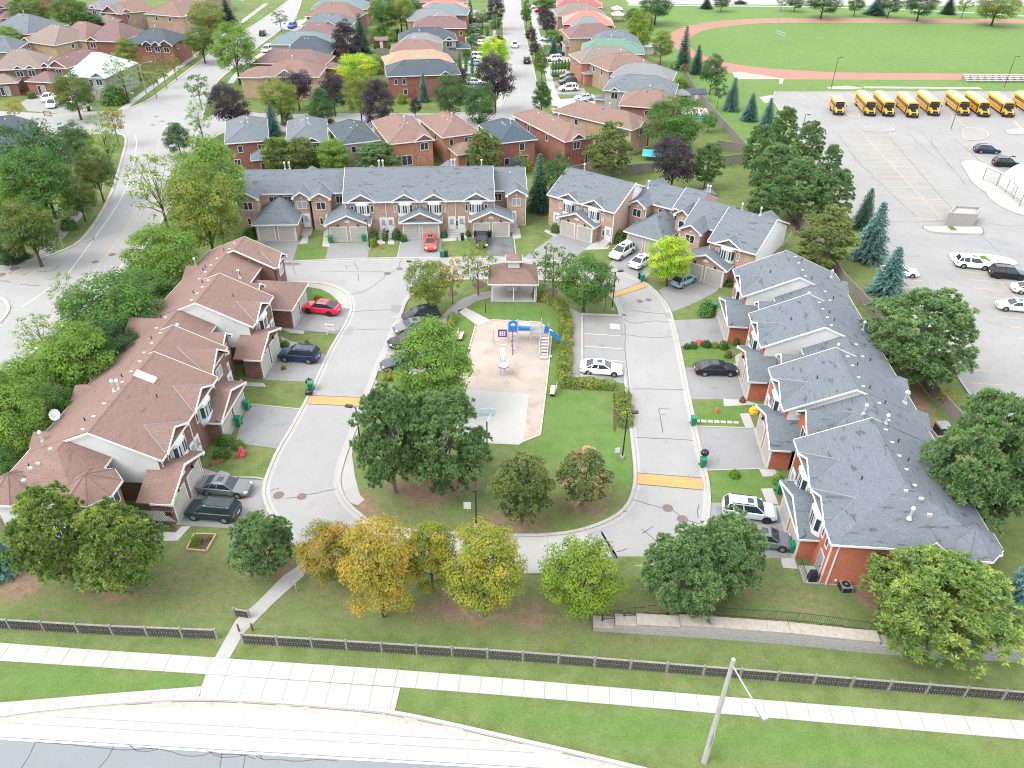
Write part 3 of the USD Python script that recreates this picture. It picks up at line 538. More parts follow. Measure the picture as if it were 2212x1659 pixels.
sheet(pave, 'slab_joint', unary_union([pad, pad2, Polygon(list(tl.coords) + list(bl.coords)[::-1])]).buffer(-.02), .02, 'walk_grey')

# ------------------------------------------------------------------ the streets beyond
st = ground_thing('collector_road')
LK = [(640,-12),(600,20),(553,52),(475,100),(400,157),(337,207),(305,225),(270,237)]
LK2 = [(258,290),(272,295),(272,312),(265,337),(250,390),(242,415),(217,465),(185,510),(160,532),(110,552),(62,565),(-60,575)]
RKp = [(-60,860),(0,825),(60,772),(150,692),(262,600),(330,510),(372,440),(400,385),(415,330),(424,300),(432,270),(450,205),(470,175),(500,150),(545,110),(600,70),(640,40),(655,-12)]
sidew = [(117,246),(0,240),(-60,238),(-60,292),(0,292),(120,290)]
col = gpoly(LK + sidew + LK2 + [(-60,720),(0,700),(-10,760),(-60,800)] + RKp)
cul = gpoly([(415,330),(424,296),(440,262),(480,236),(560,246),(640,248),(723,246),(938,246),(1040,243),(1062,240),(1085,228),(1094,205),(1096,150),(1090,100),(1086,40),(1083,-12),(1122,-12),(1126,22),(1134,75),(1146,122),(1161,188),(1166,235),(1150,262),(1110,283),(1000,286),(700,286),(560,284),(480,288),(440,310)])
sheet(st, 'asphalt', col, .016, 'asphalt'); 
kk = MB()
for l in (LK, LK2, [(0,697),(17,676),(19,660),(7,645),(-30,640)], RKp): kk.flat(gline(l, 2).buffer(.22), .12, .12)
obj(st, 'kerb', kk, 'kerb_stone')
for l, m_, w in (([(292,292),(296,310),(290,345),(283,380),(270,415),(240,465),(200,520),(148,590)], 'worn_white', .16), ([(327,481),(290,540),(248,592),(200,640),(120,720)], 'worn_white', .16), ([(118,615),(90,635),(48,663)], 'worn_white', .16), ([(302,440),(270,500),(225,560),(170,625),(80,720)], 'worn_yellow', .12), ([(345,300),(330,380),(305,430)], 'worn_yellow', .1)):
    obj(st, 'lane_line', MB().flat(gline(l, 2).buffer(w / 2), .022), m_)
for i, l in enumerate([[(0,607),(24,610)], [(44,615),(60,616),(88,617)], [(76,585),(112,588),(130,572)], [(45,588),(70,563)], [(20,592),(45,575)], [(185,524),(196,522),(205,510)]]):
    obj(st, 'crack_seal', MB().flat(strip(wiggle(l, .06, i), .12), .022), 'sealant')
for (x, y, r) in [(243,550,.5), (206,566,.5), (32,580,.7), (2,594,.6), (338,252,.5), (350,262,.5), (330,270,.5)]:
    obj(st, 'manhole_cover', MB().flat(disc(x, y, r, 0), .024), 'iron')
cr = ground_thing('crescent_street'); sheet(cr, 'asphalt', cul.difference(col), .017, 'asphalt')
obj(cr, 'kerb', MB().flat(cul.exterior.buffer(.2).difference(col.buffer(-.3)), .10, .1), 'kerb_stone')
def wk(pts, w, m_='concrete'): top('walk', MB().flat(strip(gline(pts, 2), w), .05, .05), m_, None, None, kind='structure')
wk([(575,8),(497,67),(440,108),(380,150),(320,195),(262,238)], 1.6); wk([(172,460),(120,520),(60,583),(40,592)], 1.8, 'walk_grey')
wk([(1148,10),(1152,40),(1165,90),(1176,125),(1184,155),(1192,195),(1206,222),(1217,237),(1213,252)], 1.7, 'pale_concrete')
wk([(498,180),(512,160),(545,130),(600,95),(660,45),(700,0)], 1.6)
wk([(1078,235),(1080,205),(1074,160),(1068,100),(1070,40),(1068,0)], 1.4)
# front yards and driveways of the streets (paving between houses and road)
YD = [('walk_grey', [(45,222),(82,200),(160,190),(200,235),(165,248),(60,240)]), ('drive_asphalt', [(560,72),(620,30),(640,34),(590,80)]), ('concrete', [(560,110),(600,84),(635,86),(600,118)]), ('concrete', [(600,60),(650,42),(680,48),(640,68)]), ('drive_asphalt', [(490,145),(515,120),(545,126),(520,160)]),
      ('drive_asphalt', [(355,66),(380,60),(400,72),(372,76)]), ('concrete', [(365,76),(410,62),(440,70),(392,82)]), ('concrete', [(1000,80),(1070,78),(1072,95),(1000,100)]), ('drive_asphalt', [(990,118),(1075,116),(1076,132),(992,136)]), ('concrete', [(998,138),(1076,140),(1078,158),(1000,160)]), ('drive_asphalt', [(1000,172),(1080,170),(1082,195),(1010,190)]), ('drive_asphalt', [(1010,22),(1066,20),(1068,50),(1012,54)]),
      ('concrete', [(1178,150),(1250,150),(1255,162),(1182,162)]), ('drive_asphalt', [(1172,176),(1250,172),(1255,184),(1178,186)]), ('walk_grey', [(1198,192),(1262,190),(1266,204),(1200,204)]), ('pale_concrete', [(1190,216),(1290,208),(1300,230),(1222,232),(1192,228)]), ('drive_asphalt', [(1190,233),(1222,234),(1250,232),(1240,246),(1194,246)]), ('concrete', [(1150,50),(1200,48),(1202,60),(1152,62)]), ('concrete', [(1160,82),(1210,80),(1214,96),(1164,98)]), ('concrete', [(1150,22),(1200,18),(1200,36),(1152,40)]), ('concrete', [(1170,120),(1230,114),(1234,134),(1176,138)]), ('concrete', [(724,250),(752,262),(750,300),(730,300)])]
for m_, q in YD: top('driveway', MB().flat(gpoly(q), .012), m_, None, None, kind='structure')

# ------------------------------------------------------------------ school grounds
LOT = [(1674,199),(1940,198),(2212,199),(2420,200),(2420,900),(2230,900),(2128,900),(2108,872),(2078,829),(2068,812),(1985,700),(1938,632),(1894,562),(1850,490),(1790,400),(1745,330),(1700,262),(1668,215)]
lot = ground_thing('school_car_park'); lotp = gpoly(LOT)
sheet(lot, 'asphalt', lotp, .02, 'lot_asphalt')
obj(lot, 'kerb', MB().flat(lotp.exterior.buffer(.13), .13, .13), 'kerb_stone')
def stall(a, b, w=.11): obj(lot, 'stall_line', MB().flat(strip(LineString([g2(*a), g2(*b)]), w), .026), 'worn_yellow')
stall((1862,287), (2035,474), .13)
for k, y in enumerate([293,303,312,322,331,340,350,360,371.5,382,392.5,405]): stall((1812 + (y - 286) * .95 , y + .5), (1918 + (y - 293.75) * 1.02, y))
for x0, y0, x1, y1 in [(1938,427,2060,433),(1948,438,2072,447),(1960,455,2035,460),(1975,473,2034,474)]: stall((x0, y0), (x1, y1))
for x0, y0, x1, y1 in [(1837,506,1917,511),(1905,524,1925,525),(1906,540,1928,541),(1908,555,1950,557),(1935,572,1966,573),(1945,606,1993,607),(1950,621,1982,622),(2008,643,2023,644),(2026,662,2040,663),(2105,776,2130,778),(2092,799,2147,803),(2078,826,2168,832),(2095,852,2170,857),
    (2070,585,2140,593),(2090,604,2195,612),(2105,622,2212,632),(2124,641,2212,650),(2141,661,2175,664),(2161,683,2212,690),(2181,706,2212,710),(2200,730,2225,732)]: stall((x0, y0), (x1, y1))
stall((2160,608), (2212,664)); stall((2060,250), (2125,310), .13); stall((2108,334), (2140,362))
for x0, y0, x1, y1 in [(2060,296,2130,300),(2065,312,2118,315),(2075,330,2100,332),(2085,342,2110,343),(2100,349,2140,351)]: stall((x0, y0), (x1, y1))
for x in (1728,1750,1771,1793,1815,1838,1860): stall((x - 2 - (x - 1728) * .05, 200.5), (x + 12, 213))
for x in (1832,1855,1880,1905,1924,1950,1975,2000,2020,2045,2070,2095,2118,2140,2165,2190): stall((x - 6, 222), (x + 14, 252))
stall((2190,262), (2220,290), .5)
for i, l in enumerate([[(1911,285),(1960,340),(2010,400),(2060,455)], [(1960,286),(2010,335),(2062,365)], [(1990,285),(2040,345),(2088,400)], [(1810,290),(1850,345),(1905,400),(1980,470)], [(1838,331),(1860,330),(1882,332)], [(1838,331),(1850,350),(1875,370)], [(2060,300),(2110,340),(2160,385)], [(2060,455),(2110,500),(2160,545)], [(2127,560),(2150,570)], [(1910,477),(1980,481),(2050,475)], [(2135,482),(2180,490),(2212,488)], [(2012,293),(2012,310),(2030,325)]]):
    obj(lot, 'crack_seal', MB().flat(strip(wiggle(l, .1, i), .09), .027), 'sealant')
for i, q in enumerate(([(2060,528),(2120,538),(2190,552),(2212,548),(2150,515),(2120,505)], [(2118,515),(2150,512),(2212,535),(2212,545)])): obj(lot, 'asphalt_patch', MB().flat(gpoly(q), .0235 + .001 * i), 'drive_asphalt')
isl = [('walk_grey', [(1818,229),(1826,227),(1845,228),(1860,254),(1850,256),(1836,254),(1826,246)], None), ('walk_grey', [(1864,278),(1870,274),(1925,274),(1934,286),(1870,285)], None), ('walk_grey', [(2078,282),(2088,276),(2110,277),(2140,290),(2122,304),(2085,304),(2078,296)], None), ('pale_concrete', [(2172,283),(2180,280),(2230,280),(2230,291),(2178,291)], None),
       ('pale_concrete', [(1988,489),(2005,490),(2110,490),(2122,494),(2127,503),(2120,508),(2060,506),(2012,503),(1996,496)], [(2046,491),(2056,491),(2068,499),(2054,500)]), ('pale_concrete', [(2049,550),(2060,548),(2120,550),(2180,558),(2198,570),(2190,575),(2070,573),(2055,563)], [(2110,556),(2126,554),(2140,566),(2128,570)]), ('concrete', [(2072,350),(2112,346),(2212,400),(2230,404),(2230,470),(2190,448),(2160,440),(2132,418),(2102,398),(2088,372)], None), ('pale_concrete', [(2128,418),(2136,415),(2160,425),(2212,430),(2230,430),(2230,468),(2205,465),(2180,456),(2150,440)], None)]
_k = 0
for m_, q, gr in isl:
    p = gpoly(q, 2); _k += 1; obj(lot, 'island', MB().flat(p, .14 + .004 * _k, .14 + .004 * _k), m_); obj(lot, 'island_kerb', MB().flat(p.exterior.buffer(.12), .16, .16), 'kerb_stone')
    if gr: obj(lot, 'island_grass', MB().flat(gpoly(gr), .165), 'lush_lawn')
fld = ground_thing('sports_field')
TO = [(2430,40),(2212,42),(1900,39),(1659,39),(1595,42),(1531,47),(1481,57),(1453,67),(1444,80),(1447,92),(1461,107),(1490,122),(1516,133),(1545,148),(1581,160),(1659,171),(1800,172),(2212,173),(2430,174)]
TI = [(2430,49),(2212,51),(1900,49),(1659,49),(1595,54),(1531,62),(1504,72),(1490,84),(1489,96),(1496,109),(1518,120),(1545,129),(1575,137),(1659,148),(1740,153),(1809,157),(2212,160),(2430,161)]
to, ti = gpoly(TO, 1), gpoly(TI, 1)
verge = gpoly([(1340,0),(1520,-6),(1800,-8),(2430,-8),(2430,200),(1940,198),(1674,199),(1668,215),(1700,262),(1745,330),(1800,420),(1720,440),(1660,420),(1600,330),(1560,270),(1500,200),(1440,140),(1400,80)])
sheet(fld, 'verge', verge.difference(to), .006, 'field_grass'); sheet(fld, 'track', to.difference(ti), .010, 'track_clay')
sheet(fld, 'infield', ti, .010, 'field_grass')
sheet(fld, 'gravel_pad', gpoly([(1581,156),(1600,155),(1680,168),(1700,171),(1590,171)]), .014, 'wood_chips')
sheet(fld, 'gravel_pad', gpoly([(1785,188),(1830,185),(1866,190),(1840,193),(1790,192)]), .014, 'wood_chips'); sheet(fld, 'gravel_pad', gpoly([(1640,210),(1668,205),(1670,222),(1652,222)]), .014, 'concrete')
wk([(1866,189),(2010,190),(2118,191)], 1.6, 'concrete')
fr_ = ground_thing('far_street'); sheet(fr_, 'asphalt', gpoly([(1330,-22),(1450,-22),(2430,-22),(2430,13),(1900,12),(1600,10),(1360,9)]), .014, 'asphalt')
wk([(1356,11),(1600,13),(1760,15),(2000,22),(2300,40)], 1.8)
# ------------------------------------------------------------------ building parts
def window(par, F, u, v, z, w, h, n=2, lit=None, d=.06, side=-1, name='window', glass='glass'):
    "a framed window on a wall that faces -v (side=-1) or +v; n lights side by side"
    f = MB(); a, b = (v - d, v + .02) if side < 0 else (v - .02, v + d)
    t = .085
    f.box(F, u - w / 2, u + w / 2, a, b, z, z + t + .03); f.box(F, u - w / 2, u + w / 2, a, b, z + h - t, z + h)
    f.box(F, u - w / 2, u - w / 2 + t, a, b, z + t, z + h - t); f.box(F, u + w / 2 - t, u + w / 2, a, b, z + t, z + h - t)
    for i in range(1, n): c = u - w / 2 + w * i / n; f.box(F, c - .04, c + .04, a + .005, b - .001, z + t, z + h - t)
    p = obj(par, name, f, 'white_trim')
    g = MB(); e = .025
    a, b = (v - e, v + .02) if side < 0 else (v - .02, v + e)
    g.box(F, u - w / 2 + t * .6, u + w / 2 - t * .6, a, b, z + t * .7, z + h - t * .6)
    obj(p, 'pane', g, glass); return p
def window_u(par, F, u, v, z, w, h, n=1, side=1, glass='glass'):
    "the same on a wall that faces +u or -u"
    F2 = Fr((F((u, v, 0)))[:2], F.v if side > 0 else -F.v); return window(par, F2, 0, 0, z, w, h, n, glass=glass)
def door(par, F, u, v, z0=.35, w=.95, h=2.1, mat_='white_trim', side=-1):
    f = MB(); a, b = (v - .05, v + .02); f.box(F, u - w / 2 - .09, u + w / 2 + .09, a, b, z0, z0 + h + .1); p = obj(par, 'door', f, mat_)
    g = MB().box(F, u - w / 2 + .2, u + w / 2 - .2, v - .065, v, z0 + .95, z0 + h - .25); obj(p, 'pane', g, 'curtain')
    obj(p, 'handle', MB().box(F, u + w / 2 - .14, u + w / 2 - .09, v - .1, v, z0 + .9, z0 + 1.1), 'black_metal'); return p
def rakes(par, F, u0, u1, v, ze, zp, th=.2, d=.07, um=None):
    "white verge boards of a gable facing -v"
    um = (u0 + u1) / 2 if um is None else um; m = MB()
    m.prof_v(F, [(u0, ze - th), (um, zp - th), (um, zp), (u0, ze)], v - d, v); m.prof_v(F, [(um, zp - th), (u1, ze - th), (u1, ze), (um, zp)], v - d, v)
    for a, b in ((u0, u0 + .42), (u1 - .42, u1)): m.box(F, a, b, v - d + .003, v + .33, ze - th - .04, ze - .03)
    return obj(par, 'verge_board', m, 'white_trim')
def gable_roof_v(F, u0, u1, v0, v1, ze, zp, t=.13):
    um = (u0 + u1) / 2; return [(u0, ze - t), (um, zp - t), (u1, ze - t), (u1, ze), (um, zp), (u0, ze)]
def add_gable(mb, F, u0, u1, v0, v1, ze, zp, t=.13):
    "roof of a gable whose ridge runs along v (two slabs)"
    um = (u0 + u1) / 2
    mb.prof_v(F, [(u0, ze - t), (um, zp - t), (um, zp), (u0, ze)], v0, v1); mb.prof_v(F, [(um, zp - t), (u1, ze - t), (u1, ze), (um, zp)], v0, v1)
def add_hip(mb, F, u0, u1, v0, v1, ze, zp, r0, r1, t=.12):
    "hipped roof: ridge from (r0) to (r1), two plan points"
    c = F([(u0, v0, ze), (u1, v0, ze), (u1, v1, ze), (u0, v1, ze)]); b = c - [0, 0, t]; R = F([(*r0, zp), (*r1, zp)])
    V = np.vstack([c, R, b]); f = [(6, 8, 7), (6, 9, 8)]
    al_u = abs(r1[0] - r0[0]) >= abs(r1[1] - r0[1])
    if al_u: f += [(0, 1, 5), (0, 5, 4), (1, 2, 5), (2, 3, 4), (2, 4, 5), (3, 0, 4)]
    else: f += [(0, 1, 4), (1, 2, 5), (1, 5, 4), (2, 3, 5), (3, 0, 4), (3, 4, 5)]
    for i in range(4): j = (i + 1) % 4; f += [(6 + i, 6 + j, j), (6 + i, j, i)]
    mb.add(V, f)
def fascia(par, F, u0, u1, v0, v1, ze, sides='fblr', t=.2, d=.045):
    m = MB()
    if 'f' in sides: m.box(F, u0 - d, u1 + d, v0 - d, v0 - .003, ze - t, ze - .015)
    if 'b' in sides: m.box(F, u0 - d, u1 + d, v1 + .003, v1 + d, ze - t, ze - .015)
    if 'l' in sides: m.box(F, u0 - d, u0 - .003, v0 + .002, v1 - .002, ze - t, ze - .015)
    if 'r' in sides: m.box(F, u1 + .003, u1 + d, v0 + .002, v1 - .002, ze - t, ze - .015)
    if m.V: obj(par, 'fascia', m, 'white_trim')
def bay(par, F, u, v, z=2.9, w=2.2, h=2.3, n=4):
    "white canted bay of an upper floor with its rounded foot"
    a = w / 2; o = [(-a, .02), (-a, -.12), (-a * .62, -.62), (a * .62, -.62), (a, -.12), (a, .02)]
    m = MB()
    lev = [(z - .75, .05), (z - .55, .35), (z - .25, .75), (z, 1.0), (z + h - .25, 1.0)]
    rings = [F([(u + p[0] * (.55 + .45 * k if zz < z else 1), v + p[1] * k + (0 if p[1] < 0 else .0), zz) for p in o]) for zz, k in lev]
    for A, B in zip(rings[:-1], rings[1:]): m.ring(A, B)
    m.ring(rings[-1], F([(u + p[0] * .8, v + p[1] * .4, z + h) for p in o]))
    b = obj(par, 'bay_window', m, 'white_siding')
    ww = a * 1.24 / n
    for i in range(n):
        c = u - a * .62 + ww * (i + .5)
        obj(b, 'pane', MB().box(F, c - ww * .33, c + ww * .33, v - .64, v - .5, z + .55, z + 1.75), 'glass' if (i + int(abs(u))) % 3 else 'curtain')
    for s in (-1, 1):
        p0 = np.array([u + s * a * .66, v - .60]); p1 = np.array([u + s * a * .96, v - .20]); d = p1 - p0; nn = np.array([d[1], -d[0]]) / np.linalg.norm(d) * -s * .0 + np.array([s * .03, -.03])
        q = [p0 + d * .15, p0 + d * .85]; obj(b, 'pane', MB().ring(F([(*(q[0] + nn), z + .55), (*(q[1] + nn), z + .55), (*(q[1] + nn), z + 1.75), (*(q[0] + nn), z + 1.75)]), F([(*q[0], z + .55), (*q[1], z + .55), (*q[1], z + 1.75), (*q[0], z + 1.75)])), 'glass')
    return b
def pipe(par, F, u, v, z, h=.95, r=.11, name='flue_pipe'):
    c = F((u, v, z)); m = MB().cyl(c - [0, 0, .2], c + [0, 0, h], r * .8, n=8); p = obj(par, name, m, 'vent_metal', smooth=40)
    obj(p, 'cap', MB().cyl(c + [0, 0, h - .05], c + [0, 0, h + .12], r * 1.55, r * 1.2, n=8), 'white_trim'); obj(p, 'flashing', MB().cyl(c - [0, 0, .12], c + [0, 0, .18], r * 2.2, r * 1.1, 8), 'vent_metal')
def box_vent(par, F, u, v, z, dark=False):
    c = F((u, v, z)); m = MB().ring(F([(u - .13, v - .17, z - .12), (u + .13, v - .17, z - .12), (u + .13, v + .17, z - .12), (u - .13, v + .17, z - .12)]), F([(u - .11, v - .16, z + .06), (u + .11, v - .16, z + .06), (u + .11, v + .16, z + .06), (u - .11, v + .16, z + .06)]))
    obj(par, 'roof_vent', m, 'black_plastic' if dark else 'vent_metal')
def stack_vent(par, F, u, v, z):
    c = F((u, v, z)); obj(par, 'vent_stack', MB().cyl(c - [0, 0, .15], c + [0, 0, .38], .055, n=6), 'black_plastic')
def garage(par, F, u0, u1, vg, vback, kind, wallm, roofm, ze=2.75, zp=4.25, oh=.4, lamps=True):
    "double garage standing forward of the wall, two doors"
    g = MB(); g.box(F, u0 + oh, u1 - oh, vg, vback + .3, 0, ze - .05)
    um = (u0 + u1) / 2; r = MB()
    if kind == 'hip':
        add_hip(r, F, u0, u1, vg - oh, vback + 2.4, ze, zp + .5, (um, vg + (um - u0) * .92), (um, vback + .9)); 
    else:
        g.prof_v(F, [(u0 + oh, ze - .06), (u1 - oh, ze - .06), (um, zp - .12)], vg, vback + .3)
        add_gable(r, F, u0, u1, vg - oh, vback + 1.2, ze, zp)
    obj(par, 'garage_wall', g, wallm); rp = obj(par, 'garage_roof', r, roofm)
    if kind == 'hip': fascia(par, F, u0, u1, vg - oh, vback, ze, 'flr')
    else:
        rakes(par, F, u0 - .02, u1 + .02, vg - oh, ze, zp, .22)
        m = MB().box(F, u0 - .05, u0 - .003, vg - oh, vback, ze - .2, ze - .015).box(F, u1 + .003, u1 + .05, vg - oh, vback, ze - .2, ze - .015); obj(par, 'fascia', m, 'white_trim')
    if kind == 'pent':
        k = MB().prof_u(F, [(vg - oh + .03, ze - .08), (vg + .02, ze + .42), (vg + .02, ze - .08)], u0 + .1, u1 - .1); obj(par, 'pent_roof', k, roofm)
        obj(par, 'fascia', MB().box(F, u0, u1, vg - oh - .03, vg - oh + .03, ze - .28, ze - .085), 'white_trim')
    w = (u1 - u0 - 2 * oh); dw = 2.35
    for k in (-1, 1):
        c = um + k * w * .245
        f = MB(); f.box(F, c - dw / 2 - .12, c - dw / 2, vg - .05, vg + .02, .03, 2.2); f.box(F, c + dw / 2, c + dw / 2 + .12, vg - .05, vg + .02, .03, 2.2); f.box(F, c - dw / 2 - .12, c + dw / 2 + .12, vg - .052, vg + .02, 2.2, 2.33)
        d = obj(par, 'garage_door', f, 'white_trim')
        for i in range(4): obj(d, 'panel', MB().box(F, c - dw / 2, c + dw / 2, vg - .03, vg + .02, .03 + i * .5425, .03 + (i + 1) * .5425 - .022), 'beige_door')
        if lamps: obj(par, 'wall_lamp', MB().box(F, c - .09, c + .09, vg - .2, vg - .001, 2.42, 2.68), 'black_metal')
    if kind == 'gable':
        t = np.linspace(0, math.pi, 9); obj(par, 'fan_panel', MB().prof_v(F, [(um + .42 * math.cos(a), 2.95 + .38 * math.sin(a)) for a in t], vg - .05, vg - .001), 'white_trim')
    obj(par, 'sill_strip', MB().box(F, u0 + oh - .02, u1 - oh + .02, vg - .28, vg - .001, 0, .055), 'concrete')
def downspout(par, F, u, v, z1, z0=.1): obj(par, 'downspout', MB().box(F, u - .05, u + .05, v - .1, v - .001, z0, z1), 'white_trim')
def steps(name, F, u0, u1, v0, v1, n=3, h=.16):
    path = thing(name, None, None, F(((u0 + u1) / 2, v0, 0)), kind='structure')
    for i in range(n):
        obj(path, 'step', MB().box(F, u0, u1, v0 + (v1 - v0) * i / (n + 1), v1, h * i, h * (i + 1)), 'pale_concrete')
    return path
ZE = 5.2
def town_row(name, label, F, secs, gables, garages, wallm, roofm, vr0, slope=.47, rslope=.43, hip0=None, hip1=None, rear=(), white_ends=(), vents=True, windows=(), doors=(), spouts=()):
    P = thing(name, label, 'townhouses', F(((secs[0][0] + secs[-1][1]) / 2, vr0 / 2, 0)))
    prof = {}
    for i, s in enumerate(secs):
        u0, u1, vf, zo = s[0], s[1], s[2], s[3]; vr = s[4] if len(s) > 4 else vr0
        a, b = vf - .4, vr + .4; ze = ZE + zo; vp = (rslope * b + slope * a) / (slope + rslope); zp = ze + slope * (vp - a)
        prof[i] = (a, b, vp, zp, ze, u0, u1, vf, vr)
        w = MB().prof_u(F, [(vf, 0), (vr, 0), (vr, ze - .05), (vp, zp - .16), (vf, ze - .05)], u0 + (hip0 + .3 if i == 0 and hip0 else 0), u1 - (hip1 + .3 if i == len(secs) - 1 and hip1 else 0))
        if (i == 0 and hip0) or (i == len(secs) - 1 and hip1): w.box(F, u0, u1, vf, vr, 0, ze - .05)
        obj(P, 'wall', w, wallm)
    for i, (a, b, vp, zp, ze, u0, u1, vf, vr) in prof.items():
        o0 = .22 if i == 0 or prof[i - 1][0] > a + .3 or prof[i-1][3] < zp - .1 else 0.0
        o1 = .22 if i == len(secs) - 1 or (i + 1 in prof and (prof[i + 1][0] > a + .3 or prof[i+1][3] < zp - .1)) else 0.0
        r = MB(); x0, x1 = u0 - o0, u1 + o1; h0 = hip0 if i == 0 else None; h1 = hip1 if i == len(secs) - 1 else None
        nb0 = prof[i - 1][2] if i and o0 else None; nb1 = prof[i + 1][2] if i + 1 < len(secs) and o1 else None
        if h0 is None and h1 is None:
            r.prof_u(F, [(a, ze - .13), (vp, zp - .13), (vp, zp), (a, ze)], x0, x1); r.prof_u(F, [(vp, zp - .13), (b, ze - .13), (b, ze), (vp, zp)], u0 if nb0 else x0, u1 if nb1 else x1)
        else:
            if h0 is not None: x0 = u0 - .4
            if h1 is not None: x1 = u1 + .4
            ra, rb = (x0 + h0 if h0 else x0), (x1 - h1 if h1 else x1)
            add_hip(r, F, x0, x1, a, b, ze, zp, (ra, vp), (rb, vp))
        obj(P, 'roof', r, roofm)
        m = MB(); m.box(F, x0, x1, a - .05, a + .02, ze - .21, ze - .012).box(F, x0, x1, b - .02, b + .05, ze - .21, ze - .012)
        for o, x, h in ((o0, x0, h0), (o1, x1, h1)):
            sgn = -1 if x == x0 else 1
            if h is not None: m.box(F, min(x, x + sgn * .05), max(x, x + sgn * .05), a, b, ze - .21, ze - .012)
            elif o:
                e0, e1 = sorted((x + sgn * .045, x - sgn * .015))
                m.prof_u(F, [(a, ze - .21), (vp, zp - .2), (vp, zp + .015), (a, ze + .015)], e0, e1); bb = b if (nb0 if sgn < 0 else nb1) is None else min(b, (nb0 if sgn < 0 else nb1) + .1); zb = zp - (bb - vp) * rslope; m.prof_u(F, [(vp, zp - .2), (bb, zb - .2), (bb, zb + .015), (vp, zp + .015)], e0, e1)
        obj(P, 'fascia', m, 'white_trim')
        obj(P, 'ridge_cap', MB().prof_u(F, [(vp - .14, zp - .04), (vp + .14, zp - .04), (vp, zp + .035)], (x0 + h0 if h0 else x0 + .05), (x1 - h1 if h1 else x1 - .05)), roofm)
        if i in white_ends or -i - 1 in white_ends:
            x = u0 - .05 if i in white_ends else u1 + .05; q = sorted((x, u0 if i in white_ends else u1))
            obj(P, 'siding_panel', MB().prof_u(F, [(vf + .12, 2.3), (min(vr, vp + 3.5), 2.3), (min(vr, vp + 3.5), zp - .2 - rslope * (min(vr, vp + 3.5) - vp)), (vp, zp - .17), (vf + .12, ze - .08)], *q), 'white_siding')
        if vents:
            L_ = u1 - u0; rr = random.Random(i * 13 + int(abs(u0) * 7))
            for k in range(max(1, int(L_ / 1.6))):
                box_vent(P, F, u0 + (k + .5) * L_ / max(1, int(L_ / 1.6)) + rr.uniform(-.2, .2), vp + .95, zp - rslope * .95, False)
            for k in range(1 + (L_ > 6)):
                uu = rr.uniform(u0 + .6, u1 - .6); stack_vent(P, F, uu, vp + 1.7, zp - rslope * 1.7)
            if L_ > 6: stack_vent(P, F, u0 + L_ * .55, vp - 2.6, zp - slope * 2.6)
    def at_roof(i, v): a, b, vp, zp, ze = prof[i][:5]; return zp - (slope * (vp - v) if v < vp else rslope * (v - vp))
    for g in gables:
        i, u0, u1, vf, kind = g[:5]; rise = g[5] if len(g) > 5 else (u1 - u0) / 2 * .56; a, b, vp, zp, ze = prof[i][:5]
        um = (u0 + u1) / 2; zt = ze + rise; vb = min(vp, a + rise / slope + .25)
        w = MB(); w.box(F, u0 + .3, u1 - .3, vf, max(vf + .5, prof[i][7] + .3), 0, ze - .05); w.prof_v(F, [(u0 + .3, ze - .06), (u1 - .3, ze - .06), (um, zt - .2)], vf, max(vf + .5, prof[i][7] + .3)); obj(P, 'gable_wall', w, wallm)
        r = MB(); add_gable(r, F, u0, u1, vf - .42, vb, ze + .004, zt); obj(P, 'gable_roof', r, roofm)
        rakes(P, F, u0 - .02, u1 + .02, vf - .42, ze + .004, zt)
        val = MB()
        for s in (-1, 1):
            e = F(((u0 if s < 0 else u1), a, ze + .03)); t = F((um, vb - .25, zt + .01)); val.cyl(e, t, .05, n=4)
        obj(P, 'valley_flashing', val, 'flashing')
        if kind == 'bay':
            bay(P, F, um, vf, w=2.2)
            for s in (-1, 1): window(P, F, um + s * (1.1 + .38), vf if abs(s * 1.48) < (u1 - u0) / 2 - .6 else prof[i][7], 3.35, .5, 1.15, 1)
        elif kind == 'win': window(P, F, um, vf, 3.3, 1.45, 1.3, 2, glass='curtain' if int(abs(u0)) % 2 else 'glass'); window(P, F, um - .2, vf, .95, .55, 1.15, 1)
        elif kind == 'win1': window(P, F, um, vf, 3.4, 1.0, 1.2, 1)
        if kind != 'none': obj(P, 'keystone', MB().box(F, um - .1, um + .1, vf - .05, vf, 4.95, 5.2), 'white_trim')
    for q in garages:
        u0, u1, vg, vb, kind = q; garage(P, F, u0, u1, vg, vb, kind, wallm, roofm)
        downspout(P, F, u1 - .55, vg, 2.5)
    for u0, u1, zt in rear:
        a, b, vp, zp, ze = prof[min(prof, key=lambda k: 0 if prof[k][5] <= (u0 + u1) / 2 <= prof[k][6] else 1)][:5]
        um = (u0 + u1) / 2; r = MB(); add_gable(r, F, u0, u1, b - zt / rslope - .4, b + .25, ze + .006, ze + zt); obj(P, 'rear_gable_roof', r, roofm)
        obj(P, 'rear_gable_wall', MB().prof_v(F, [(u0 + .25, 0), (u1 - .25, 0), (u1 - .25, ze - .06), (um, ze + zt - .2), (u0 + .25, ze - .06)], b - 1.0, b - .2), wallm)
    for q in windows: window(P, F, *q)
    for u, v in doors: door(P, F, u, v)
    for u, v in spouts: downspout(P, F, u, v, 5.0)
    return P, prof, at_roof
